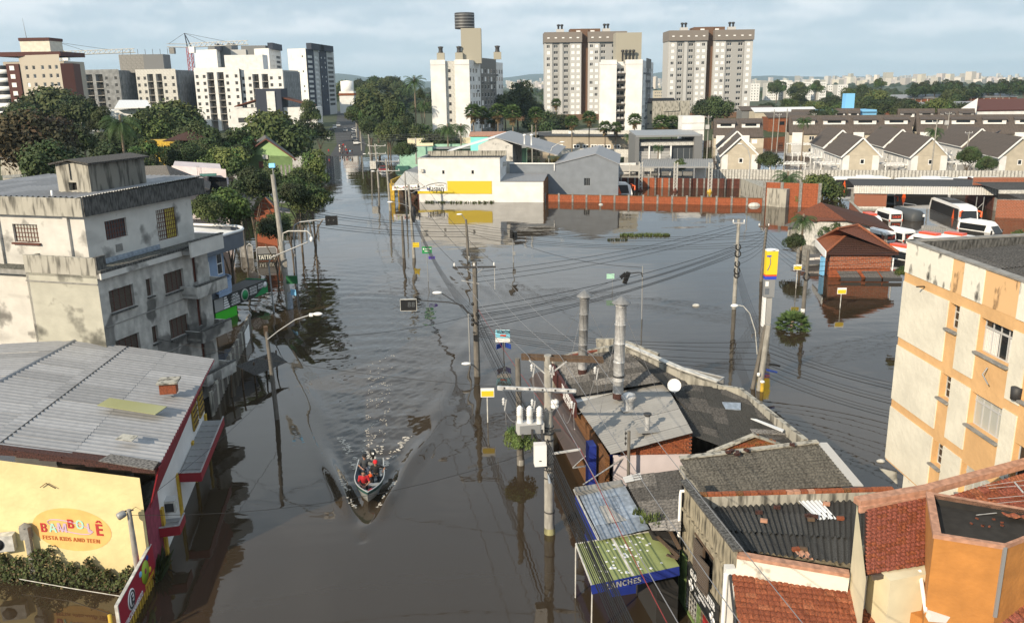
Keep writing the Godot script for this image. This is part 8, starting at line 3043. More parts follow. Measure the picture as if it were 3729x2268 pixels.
func cream_flats() -> void:
	rng.seed = 91
	var t := thing("cream_flats","cream and peach block of flats with stained parapet and recessed windows, at the right edge","apartment block")
	var O := V(16.92,0,-35.88)
	var e := V(.05,0,1.0).normalized()
	var o := V(-1.0,0,.05).normalized()
	var long := 15.0
	var holes := []
	var floor_h := 2.866
	for k in 4:
		var y := -floor_h*k
		for s in [0.0,7.75]:
			holes.append([3.66+s,10.08+y-2.82,.70,1.0])
			if s==0.0:
				holes.append([5.72,9.77+y-2.82,1.9,1.28])
				holes.append([8.5,8.9+y-2.82,.9,1.3])
	var keep := []
	for q in holes:
		if q[1]>.05 and q[0]+q[2]<long:
			keep.append(q)
	wall("side_wall",t,O+UP*2.82,e*long,10.03,keep,M.peach_wall,.30)
	for q in keep:
		if q[2]<.8:
			window(t,O+UP*2.82,e,q,2,3,M.chalk,M.glass,.24,.05)
		elif q[2]>1.5:
			var w := window(t,O+UP*2.82,e,q,4,1,M.ash,M.glass if q[1]>6 else M.glass_pale,.22,.05)
			part("transom",mb().box(V(0,.30,.01),V(q[2],.07,.07)),M.ash,w)
			if q[1]>6:
				for x in [-.70,-.28,.72]:
					part("curtain",mb().wave(V(x-.2,.24,.015),V(x+.2,.24,.015),V(x+.2,-.6,.015),V(x-.2,-.6,.015),.09,.008),M.curtain,w)
		else:
			window(t,O+UP*2.82,e,q,1,2,M.ash,M.glass,.22,.05)
		part("sill",mb().ebox(O+UP*(2.82+q[1]-.05)+e*(q[0]+q[2]/2)+o*.06,e,V(q[2]+.12,.07,.22)),M.concrete,t)
	# raised white panels between the peach bands
	for k in 4:
		var y0 := 8.64-floor_h*k
		var y1 := 11.12-floor_h*k
		if k==3:
			continue
		for q in [[0.0,3.56],[4.38,5.64],[7.66,8.45],[9.45,11.3],[12.2,13.6]]:
			part("white_panel",mb().ebox(O+e*(q[0]+q[1])/2+UP*(y0+y1)/2+o*.02,e,V(q[1]-q[0],y1-y0,.05)),M.cream_wall,t)
	for q in [[0.0,3.54],[4.36,5.66],[7.68,10.5]]:
		part("stained_panel",mb().ebox(O+e*(q[0]+q[1])/2+UP*12.18+o*.02,e,V(q[1]-q[0],1.3,.05)),M.cream_stained,t)
	for q in [[3.54,4.36],[5.66,7.68]]:
		part("stained_band",mb().ebox(O+e*(q[0]+q[1])/2+UP*12.18+o*.006,e,V(q[1]-q[0]-.01,1.3,.02)),M.peach_stained,t)
	part("lower_wall",mb().ebox(O+e*(long/2+.7)+UP*.5-o*.25,e,V(long-1.4,4.7,.2)),M.cream_stained,t)
	part("end_wall",mb().quad(O+UP*2.8,O+UP*2.8+V(9,0,-1.6),O+UP*12.8+V(9,0,-1.6),O+UP*12.8),M.cream_wall,t)
	part("underside",mb().quad(O+UP*2.81,O+e*long+UP*2.81,O+e*long-o*9+UP*2.81,O-o*9+UP*2.81),M.cream_wall,t)
	# parapet top and the grey roof behind it
	part("parapet_cap",mb().ebox(O+e*long/2+UP*12.87-o*.10,e,V(long+.1,.07,.36)),M.concrete,t)
	var far := O+V(9,0,-1.6)
	part("parapet_cap",mb().bar(O+UP*12.87,V(far.x,12.87,far.z),.36,.07),M.concrete,t)
	part("parapet_inside",mb().bar(O+UP*12.5+V(.3,0,.35),V(far.x,12.5,far.z+.35),.05,.7),M.soot,t)
	sheets(t,O+V(.5,12.45,.6),far+V(0,12.7,.6),far+V(.5,12.7,15),O+V(1.2,12.45,14.5),6,4,[M.fib_dark,alt("fib_grey2","fib_dark",1.25)],.177,.025,30)
	part("bracket",mb().bar(O+e*1.75+UP*11.28+o*.06,O+e*1.95+UP*11.33+o*.5,.05),M.iron,t)
	part("cable_bracket",mb().tube([O+e*6.6+UP*9.4+o*.1,O+e*6.6+UP*9.15+o*.25,O+e*7.0+UP*8.9+o*.25],.025),M.steel,t)
	part("small_canopy",mb().slab(V(16.73,2.3,-36),V(17.2,2.4,-35.39),V(17.02,2.1,-34.82),V(17,2.1,-36.2),.06),M.grimy,t)
	part("dark_bin",mb().lathe(O+e*8.35+UP*8.85+o*.1,[W(0,0),W(.17,0),W(.19,.42),W(0,.44)],12),M.iron,t)


# poles, lamps, signs, wires
func pole(label: String,at: Vector3,high: float,r: float,m: Material,lean := Vector3.ZERO,group := "",called := "utility_pole") -> Node3D:
	var t := thing(called,label,"pole" if called!="street_lamp" else "street lamp",at,0,group)
	part("shaft",mb().tube([V(0,-2.2,0),lean*.5+UP*(high*.5),lean+UP*high],r*1.25,r*.8,12),m,t)
	return t


func arm_lamp(t: Node3D,at: Vector3,tip: Vector3,rise := .6,paint := "steel") -> void:
	# a curved bracket that carries a lamp head
	var pts := []
	for i in 9:
		var f := i/8.0
		pts.append(at.lerp(tip,f)+UP*rise*sin(PI*f*.5)*(1.0-.35*f))
	part("lamp_arm",mb().tube(pts,.04,.03,6),M[paint],t)
	var d := V(tip.x-at.x,0,tip.z-at.z).normalized()
	var end: Vector3 = pts[8]
	part("lamp_head",mb().ball(end+d*.22,V(.26,.09,.26) if absf(d.x)<.5 else V(.34,.10,.17),10,6),M.white,t)
	part("lamp_neck",mb().bar(end-d*.08,end+d*.08,.12,.12),M.zinc,t)


func crossarm(t: Node3D,y: float,half: float,dir: Vector3,m: Material,pins := 3,thick := .11) -> void:
	part("crossarm",mb().ebox(UP*y+dir.cross(UP)*.12,dir,V(half*2,thick,thick)),m,t)
	for i in pins:
		var x := lerpf(-half*.92,half*.92,i/maxf(1,pins-1.0))
		part("insulator",mb().lathe(UP*(y+thick/2)+dir*x+dir.cross(UP)*.12,[W(.02,0),W(.05,.06),W(.07,.1),W(.04,.14),W(.06,.18),W(.02,.26)],8),M.white,t)
	for s in [-1,1]:
		part("brace",mb().bar(UP*(y-.55),UP*(y-.04)+dir*s*half*.5,.04),M.zinc,t)


func poles_and_signs() -> void:
	rng.seed = 101
	var X := V(.985,0,.17).normalized()
	# the big pole by the snack shop
	var n := pole("tall pale pole before the snack shop, carrying switchgear and a white box",V(1.55,0,-34.68),8.4,.20,M.polec,V(-.06,0,0))
	part("rust_foot",mb().lathe(V(0,-.1,0),[W(.255,0),W(.25,.4)],14),alt("foot_rust","grimy",.9,.6),n)
	part("collar",mb().lathe(V(0,1.05,0),[W(.24,0),W(.25,.02),W(.25,.05),W(.24,.07)],14),M.iron,n)
	part("wooden_crossarm",mb().ebox(V(.55,8.25,.16),X,V(3.5,.17,.13)).ebox(V(.55,8.25,-.16),X,V(3.5,.17,.13)),M.wood_old,n)
	for s in [-1,1]:
		part("crossarm_brace",mb().bar(V(-.06,7.5,.1),V(-.06,8.2,.15)+X*s*.8,.06),M.zinc,n)
	for y in [6.95,6.75]:
		part("steel_crossarm",mb().ebox(V(-.55,y,.2 if y>6.9 else -.18),X,V(3.4,.12,.10)),alt("crossarm_grey","zinc",1.3),n)
	for i in 6:
		part("bolt",mb().box(V(-.55,6.95,.27)+X*(-1.4+.55*i),V(.07,.07,.03)),M.iron,n)
	# cut-outs hanging from both arms, with their leads
	for q in [[-.75,8.1,0.0],[.05,8.1,0.0],[1.95,8.1,0.0],[-2.0,6.6,.25],[-.75,6.6,.25],[.95,6.6,.25]]:
		var p: Vector3 = X*q[0]+UP*q[1]+V(0,0,q[2]+.15)
		part("cut_out",mb().lathe(p-UP*.42,[W(.02,0),W(.07,.04),W(.04,.1),W(.08,.15),W(.04,.2),W(.08,.26),W(.03,.34)],8),alt("porcelain","zinc",1.5),n)
		part("fuse_tube",mb().bar(p+V(.12,-.12,.1),p+V(.04,-.62,.14),.035),M.ash,n)
		var w := mb()
		wire(w,p-UP*.5,V(p.x*.6,5.9,.45),.5,.013,8)
		wire(w,p-UP*.1,p+V(.1,-1.3,.1),-.25,.012,8)
		part("lead",w,M.bare,n)
	# the switch tank with three bushings, on a bracket to the left
	part("switch_bracket",mb().bar(V(.5,5.0,.1),V(-1.5,5.0,.25),.10),M.iron,n)
	part("switch_tank",mb().box(V(-.85,5.28,.35),V(1.15,.46,.5),.17),M.ash,n)
	part("switch_rib",mb().box(V(-.85,5.28,.62),V(.9,.36,.06),.17),M.steel,n)
	for i in 3:
		var p := V(-1.28+.42*i,5.5,.38+.06*i)
		part("bushing",mb().lathe(p,[W(.13,0),W(.13,.35),W(.15,.36),W(.11,.42),W(.15,.46),W(.11,.52),W(.15,.56),W(.11,.62),W(.14,.66),W(.04,.78),W(0,.78)],14),M.white,n)
		part("terminal",mb().bar(p+UP*.1+V(.1,-.3,.24),p+V(.1,-.6,.26),.09),M.iron,n)
		var w := mb()
		wire(w,p+UP*.78,V(-.3+.3*i,6.2,.4),.25,.014,8)
		part("lead",w,M.bare,n)
	part("arrester",mb().lathe(V(.22,6.05,.2),[W(.05,0),W(.18,.05),W(.18,.15),W(.12,.2),W(.18,.25),W(.18,.35),W(.1,.42)],12),M.white,n)
	part("white_box",mb().box(V(-.42,3.98,.30),V(.52,.98,.42),.1),M.white,n)
	part("box_hinge",mb().box(V(-.42,3.75,.52),V(.10,.04,.02),.1),M.iron,n)
	for y in [4.5,4.8,5.1,3.4,3.1,2.7]:
		part("strap",mb().lathe(V(-.03,y,0),[W(.21,0),W(.235,.01),W(.235,.06),W(.21,.07)],12),M.iron,n)
	part("side_bracket",mb().bar(V(.1,3.9,.1),V(1.35,4.1,.1),.08),M.ash,n)
	part("blue_joint",mb().tube([V(-.05,3.05,.3),V(0.0,2.65,.4)],.07,.07,8),M.zinc_blue,n)
	var s2 := pole("slim dark pole with a blue band and a bush at its foot",V(.35,0,-41.92),5.93,.165,M.pole_old,V(-.1,0,0))
	part("blue_band",mb().lathe(V(-.02,1.36,0),[W(.185,0),W(.183,.42)],14),alt("blue_bright","bluep",2.2),s2)
	part("pale_foot",mb().lathe(V(0,-.1,0),[W(.205,0),W(.2,.42)],14),M.polec,s2)
	words("91",M.lwhite,s2,s2.position+V(-.02,1.55,.19),Vector3.RIGHT,V(0,0,1),.16)
	tree("leafy green bush round the foot of the pole with the blue band",V(.35,0,-41.84)+V(0,-.3,-.1),2.4,.95,2,"bright","","bush")
	# centre pole and its neighbour
	var c := pole("tall dark pole with a steel crossarm, mid-crossing, standing in the boat's wake",V(-2.49,0,-56.37),8.1,.19,M.pole_old,V(.02,0,0))
	crossarm(c,7.75,1.45,Vector3.RIGHT,M.iron)
	part("lower_bracket",mb().bar(V(-.9,6.85,.1),V(.3,6.6,.1),.06).bar(V(1.35,7.7,.1),V(1.35,6.2,.1),.05),M.zinc,c)
	for i in 16:
		part("cable_knot",mb().ball(V(rng.randf_range(-.22,.25),rng.randf_range(3.0,5.4),rng.randf_range(0.0,.25)),V(.12,.13,.12),6,4),M.cable,c)
	part("junction_box",mb().box(V(0.0,2.85,.25),V(.34,.4,.2)),M.bus_black,c)
	arm_lamp(c,V(-.1,4.3,.1),V(-2.3,5.9,.4),.3,"iron")
	arm_lamp(c,V(.1,.5,.2),V(-.5,.9,.3),.2,"iron")
	var c2 := pole("dark slim pole with a small lamp on top, behind the mid-crossing pole",V(-4.87,0,-96.38),4.9,.15,M.pole_old,V(-.2,0,0))
	arm_lamp(c2,V(-.2,4.7,0),V(-.7,5.4,.2),.2)
	part("white_foot",mb().lathe(V(0,0,0),[W(.185,0),W(.18,.7)],12),M.chalk,c2)
	# countdown signal on its long arm
	var sg := thing("countdown_signal","black countdown traffic signal hanging on a long arm left of the mid-crossing pole","traffic signal",V(-3.05,0,-58.68))
	part("post",mb().tube([V(0,-2,0),V(-.05,3.9,0)],.07,.06,8),M.steel,sg)
	part("arm",mb().tube([V(-.05,3.9,0),V(-.45,4.5,0),V(-1.4,4.75,.05),V(-3.7,4.95,.1)],.055,.04,8),M.iron,sg)
	part("housing",mb().box(V(-4.25,4.62,.1),V(1.12,.80,.22)),M.bus_black,sg)
	part("white_border",mb().box(V(-4.25,5.03,.13),V(1.16,.03,.2)).box(V(-4.25,4.21,.13),V(1.16,.03,.2)).box(V(-4.82,4.62,.13),V(.03,.84,.2)).box(V(-3.68,4.62,.13),V(.03,.84,.2)),M.chalk,sg)
	words("88",alt("led_off","letter_dark",1.8),sg,sg.position+V(-4.05,4.66,.22),Vector3.RIGHT,V(0,0,1),.36)
	# lamp-top traffic lights
	var tl := thing("traffic_light","thin post with black traffic lights on top, right of the mid-crossing pole","traffic signal",V(.27,0,-95.53))
	part("post",mb().tube([V(0,-2,0),V(-.05,3.0,0)],.07,.06,8),M.steel,tl)
	for q in [[.22,3.1,.5],[-.18,3.3,-.4]]:
		part("signal_head",mb().box(V(q[0],q[1],.1),V(.34,.95,.28),q[2]),M.bus_black,tl)
		for k in 3:
			part("hood",mb().box(V(q[0],q[1]+.3*(k-1),.3),V(.26,.06,.22),q[2]),M.bus_black,tl)
	part("box",mb().box(V(.05,1.1,.1),V(.34,.42,.22)),M.steel,tl)
	var t2 := thing("traffic_light","grey mast with a bent arm and tilted black traffic lights, behind the two steel chimneys","traffic signal",V(11.15,0,-70.64))
	part("post",mb().tube([V(0,-2,0),V(-.08,4.62,0)],.07,.05,8),M.steel,t2)
	part("arm",mb().tube([V(-.06,3.7,0),V(-.15,4.05,0),V(-.5,4.1,.1),V(-1.15,4.05,.2)],.06,.05,8),M.iron,t2)
	part("signal_head",mb().obox(V(-1.45,3.7,.25),Basis(V(0,0,1),-.35),V(.36,1.05,.28)),M.bus_black,t2)
	part("signal_head",mb().obox(V(-1.72,3.85,0.0),Basis(V(0,0,1),-.9),V(.3,.6,.28)),M.bus_black,t2)
	for k in 3:
		part("hood",mb().box(V(-1.35-.11*k,4.0-.32*k,.45),V(.28,.07,.2),0,.1),M.bus_black,t2)
	# left bank: tall lamp mast, bent arms
	var lm := pole("tall pale lamp mast with a white square head and a blue painted foot, left bank",V(-20.4,0,-76.11),12.2,.24,M.polec,V(-.55,0,0),"","street_lamp")
	part("blue_foot",mb().lathe(V(0,0.0,0),[W(.305,0),W(.295,1.6)],14),M.zinc_blue,lm)
	part("lamp_head",mb().box(V(-.5,13.0,.1),V(.5,.36,.3)),alt("lamp_blueish","skyblue",1.6),lm)
	part("rod",mb().tube([V(-.3,9.5,.1),V(-.5,13.0,.1)],.06,.04,6),M.steel,lm)
	part("meter_box",mb().box(V(-.1,4.3,.28),V(.5,.75,.14)),M.concrete,lm)
	part("hook_arm",mb().tube([V(-.1,6.3,.1),V(0.0,7.0,.2),V(.5,7.2,.3),V(2.2,7.2,.4),V(2.5,6.9,.45),V(2.55,6.6,.45)],.06,.06,7),M.chalk,lm)
	part("lamp_globe",mb().ball(V(2.55,6.45,.45),V(.17,.26,.17),8,6),M.white,lm)
	var tp := thing("traffic_light","grey gantry pole with a black traffic signal board reaching over the left bank","traffic signal",V(-21.86,0,-84.92))
	part("post",mb().tube([V(0,-2,0),V(.1,5.6,0),V(.25,6.3,0),V(.8,6.6,0),V(3.4,6.9,.1)],.10,.06,8),M.steel,tp)
	part("signal_board",mb().box(V(4.0,6.75,.15),V(1.2,.95,.2)),M.bus_black,tp)
	part("lens",mb().ball(V(3.75,6.75,.26),V(.12,.12,.05)).ball(V(4.25,6.75,.26),V(.12,.12,.05)),M.iron,tp)
	var ta := thing("bent_pole","thin grey pole with a slanting upper arm beside the tattoo board","pole",V(-21.49,0,-74.85)*V(1,0,1))
	part("shaft",mb().tube([V(0,-2,0),V(-.15,4.4,0),V(.1,5.0,0),V(3.4,6.3,-.3)],.08,.06,8),M.steel,ta)
	var bp := pole("leaning broken-topped old pole with a long lamp arm, left of the wake",V(-14.42,0,-48.92),5.6,.13,M.pole_old,V(-.22,0,0))
	part("splintered_top",mb().box(V(-.24,5.6,0),V(.22,.6,.2),.4,.2),M.wood_old,bp)
	part("lamp_arm",mb().tube([V(-.15,5.1,.1),V(.5,5.6,.1),V(1.6,6.3,.1),V(2.4,6.55,.1)],.04,.035,6),M.steel,bp)
	part("lamp_head",mb().box(V(2.55,6.58,.1),V(.22,.16,.16)).ball(V(2.95,6.62,.1),V(.3,.11,.15),10,6),M.white,bp)
	var hl := pole("slim pale lamp pole with a drum shaped lamp before the yellow wall",V(-15.15,0,-30.55),3.62,.11,M.polec,V(-.03,0,0),"","street_lamp")
	part("lamp_head",mb().lathe(V(-.18,3.5,.05),[W(.13,0),W(.15,.05),W(.15,.28),W(0,.33)],12,V(-.35,-.1,.5).normalized()),M.steel,hl)
	part("bracket",mb().bar(V(-.2,3.55,0),V(.15,3.6,0),.05),M.iron,hl)
	var lp := thing("street_lamp","street lamp on a leaning wooden pole among the bushes, before the brick gable house","street lamp",V(-29.83,5.32,-95))
	part("shaft",mb().tube([V(0,-6,0),V(-.3,2.6,0)],.15,.12,8),M.pole_old,lp)
	arm_lamp(lp,V(-.2,1.0,0),V(-2.4,1.7,.4),.6)
	# the row of poles along the flooded street
	var who := ["nearest the crossing, with a yellow plate","second from the crossing, double crossarm","third from the crossing, with a white transformer box","fourth from the crossing","fifth from the crossing, on dry road","behind the white shop","thin one beside the shop canopy","short one between the two nearest","farthest up the dry street"]
	var k := 0
	for q in [[V(-11.39,0,-99.13),8.6,.17],[V(-19.55,0,-139.15),8.4,.18],[V(-26.3,0,-172.3),8.7,.18],[V(-33.6,0,-210),8.6,.18],[V(-46.6,0,-273.5),9.0,.18],[V(-23,0,-213.1),7.5,.2],[V(-16.27,0,-133.46),6.8,.12],[V(-12.66,0,-99.22),5.0,.16],[V(-57.2,0,-327.1),9.5,.2]]:
		var p := pole("grey utility pole along the flooded street, "+who[k],q[0],q[1],q[2],M.polec if k!=7 else M.pole_old,V(-.35 if k<4 else 0.0,0,0),"poles along the flooded street")
		if k in [0,1,2,5]:
			crossarm(p,q[1]-.4,1.9,X,M.zinc)
		if k in [1,2]:
			crossarm(p,q[1]-1.9,1.9,X,M.zinc)
		if k in [0,1,2,3,4]:
			arm_lamp(p,V(-.2,q[1]-2.6,0),V(-2.3,q[1]-2.2,.2),.4)
		if k==0:
			part("yellow_plate",mb().box(V(.25,1.6,.25),V(.75,.55,.05)),M.syellow,p)
			part("cable_knot",mb().ball(V(.1,5.2,.2),V(.3,1.0,.3),8,6),M.cable,p)
		if k==2:
			part("transformer",mb().box(V(-.9,4.6,.3),V(1.2,1.5,.8)),M.chalk,p)
		k += 1
	# right hand poles
	var pr1 := pole("pale concrete pole wound with black cables, left of the fuel station pylon",V(19.76,0,-73.53),8.0,.17,M.polec)
	crossarm(pr1,7.7,.5,X,M.zinc,2)
	for q in [[5.6,.30],[5.0,.34],[4.1,.30],[3.5,.34],[3.1,.30]]:
		part("cable_coil",mb().lathe(V(.05,q[0],.1),[W(q[1]-.08,-.08),W(q[1],0),W(q[1]-.08,.08)],14,V(.3,.2,1).normalized()),M.cable,pr1)
	var pr2 := pole("dark leaning pole behind the fuel station pylon",V(25.16,0,-84.24),6.3,.15,M.pole_old,V(.35,0,0))
	crossarm(pr2,5.6,.5,X,M.wood_old,2)
	var pr3 := pole("grey pole with a white ring at the waterline, beside the half drowned shrub",V(25.1,0,-71.22),5.7,.16,M.pole_old,V(.1,0,0))
	part("white_ring",mb().lathe(V(0,.25,0),[W(.2,0),W(.2,.32)],12),M.white,pr3)
	part("cable_coil",mb().lathe(V(.05,3.4,.1),[W(.30,-.08),W(.38,0),W(.30,.08)],14,V(.3,.2,1).normalized()),M.cable,pr3)
	var af := thing("twin_pole","two old concrete poles leaning together with a curved lamp arm, right of the snack shop","pole",V(15.5,0,-53.05))
	part("shaft",mb().tube([V(0,-2,0),V(.85,4.3,0)],.17,.12,8),M.pole_old,af)
	part("shaft",mb().tube([V(.45,-2,.4),V(.98,4.4,.2)],.22,.17,8),M.polec,af)
	part("lamp_arm",mb().tube([V(.4,2.4,.1),V(.15,4.0,.2),V(-.3,5.2,.3),V(-.75,5.7,.3),V(-1.1,5.75,.3)],.035,.03,6),M.chalk,af)
	part("lamp_head",mb().ball(V(-1.3,5.72,.3),V(.26,.12,.17),8,6),M.white,af)
	part("blue_joint",mb().bar(V(1.0,1.4,.3),V(1.7,1.2,.3),.12),M.sign_blue,af)
	part("black_joint",mb().bar(V(1.2,1.75,.2),V(1.9,1.6,.2),.12),M.cable,af)
	part("white_cup",mb().lathe(V(.45,1.0,.5),[W(.02,0),W(.11,.05),W(.11,.24),W(0,.26)],8),M.white,af)
	var yp := thing("yellow_post","short yellow capped post standing in the water by the twin poles","post",V(16.21,0,-52.49))
	part("post",mb().tube([V(0,-2,0),V(0,.6,0)],.12,.12,8),M.yellow,yp)
	part("cap",mb().ball(V(0,.66,0),V(.16,.1,.16),8,5),M.white,yp)
	# fuel station pylon
	var tt := thing("fuel_pylon","tall fuel station pylon, yellow over red and blue bands, on a white mast","sign",V(20.69,0,-67.93)+V(.25,0,0))
	part("mast",mb().box(V(-.25,.5,0),V(.22,4.6,.4)),M.white,tt)
	part("mast_side",mb().box(V(.12,.5,-.05),V(.5,4.6,.34)),M.fog,tt)
	part("price_case",mb().box(V(.05,3.25,.05),V(.84,1.5,.46)),M.steel,tt)
	part("price_label",mb().box(V(-.18,3.62,.29),V(.26,.4,.02)),M.white,tt)
	part("price_panel",mb().box(V(-.15,3.0,.29),V(.34,.5,.02)),M.blue_grey,tt)
	part("blue_band",mb().box(V(.08,4.12,.05),V(.92,.26,.52)),M.sign_blue if false else alt("blue_royal","bluep",2.4),tt)
	part("red_band",mb().box(V(.08,4.32,.05),V(.925,.15,.525)),M.van_red,tt)
	part("yellow_case",mb().box(V(.10,5.35,.05),V(.93,1.92,.53)),alt("pylon_yellow","syellow",1.1),tt)
	part("white_top",mb().box(V(.12,6.36,.05),V(.95,.1,.55)).lathe(V(.12,6.4,.05),[W(.42,0),W(.42,.06),W(0,.08)],6),M.white,tt)
	var gl := mb()
	for i in 7:
		var f := i/6.0
		gl.bar(V(-.25+.22*sin(f*2.4),4.75+1.05*f,.325),V(-.25+.22*sin((f+.16)*2.4),4.75+1.05*(f+.16),.325),.09,.02)
	part("blue_glyph",gl.box(V(-.16,5.92,.325),V(.36,.12,.02)),M.blue_royal,tt)
	part("blue_stripe",mb().box(V(.565,5.1,.1),V(.02,.8,.2)),M.blue_royal,tt)
	# small signs on posts
	k = 0
	for q in [[V(27.7,0,-81.01),2.1,"left of the grey pole with a white ring"],[V(29.14,0,-73.37),1.55,"alone out on the flood before the red tiled house"],[V(-1.55,0,-47.89),1.9,"by the mid-crossing pole, nearest the snack shop"]]:
		var p := thing("stop_sign_plate","small yellow stop plate, "+q[2],"sign",q[0],0,"yellow bus stop plates")
		part("post",mb().tube([V(0,-2,0),V(0,q[1],0)],.04,.04,6),M.chalk,p)
		part("plate",mb().box(V(.02,q[1],.04),V(.80,.56,.03)),M.white,p)
		part("yellow_panel",mb().box(V(.02,q[1]-.06,.06),V(.72,.34,.02)),M.syellow,p)
		k += 1
	var gs := thing("street_sign","green plate over a small blue plate, on a thin post in the flood","sign",V(-8.59,0,-86.5))
	part("post",mb().tube([V(0,-2,0),V(-.1,3.5,0)],.04,.04,6),M.steel,gs)
	part("green_plate",mb().box(V(-.05,3.3,.05),V(1.0,.72,.04)),M.sign_green,gs)
	part("white_line",mb().box(V(.1,3.42,.075),V(.6,.1,.02)).box(V(-.05,3.18,.075),V(.5,.07,.02)).box(V(-.38,3.42,.075),V(.14,.16,.02)),M.lwhite,gs)
	part("blue_plate",mb().box(V(.42,2.5,.05),V(.66,.3,.04)),M.purple,gs)
	var ks := thing("street_sign","pale blue advert plate over two dark blue street name plates, beside the mid-crossing pole","sign",V(-.63,0,-60.37))
	part("post",mb().tube([V(0,-2,0),V(-.05,2.0,0)],.04,.04,6),M.iron,ks)
	part("plate",mb().box(V(-.08,1.72,.05),V(1.08,.95,.04),-.12),M.white,ks)
	part("cyan_panel",mb().box(V(-.08,1.87,.07),V(1.06,.62,.03),-.12),M.sign_cyan,ks)
	words("KUMON",M.letter_dark,ks,ks.position+V(-.02,2.03,.11),V(1,0,.12),V(-.12,0,1),.24,"lettering",true,.9)
	part("red_label",mb().box(V(-.05,1.76,.10),V(.42,.13,.02),-.12),M.van_red,ks)
	for s in [-1,1]:
		part("name_plate",mb().box(V(.32*s-.02,.95,.05),V(.66,.36,.03),-.9*s),M.sign_blue,ks)
	var lg := thing("street_sign","small pale green plate seen edge-on out on the flood","sign",V(9.67,0,-81.58))
	part("plate",mb().box(V(0,1.35,0),V(.75,.5,.03)),alt("pale_green","mint",1.2),lg)
	part("post",mb().tube([V(.2,-2,0),V(.2,1.2,0)],.025,.025,5),M.steel,lg)
	var tq := thing("street_sign","green and blue street plates at the foot of the tall lamp mast","sign",V(-19.18,0,-74.71))
	part("post",mb().tube([V(0,-2,0),V(-.2,2.2,0)],.04,.04,6),M.iron,tq)
	part("green_plate",mb().box(V(-.45,3.0,.05),V(1.0,.75,.04)),alt("green_dim","sign_green",.4),tq)
	part("blue_plate",mb().box(V(-.4,1.85,.08),V(.62,.55,.04),-.5),M.skyblue,tq)
	# shrub in the water
	palm("low half drowned fan shrub in the water beside the ringed pole",V(22.92,0,-67.18)-UP*.9,1.9,1.5,true)
	wires()


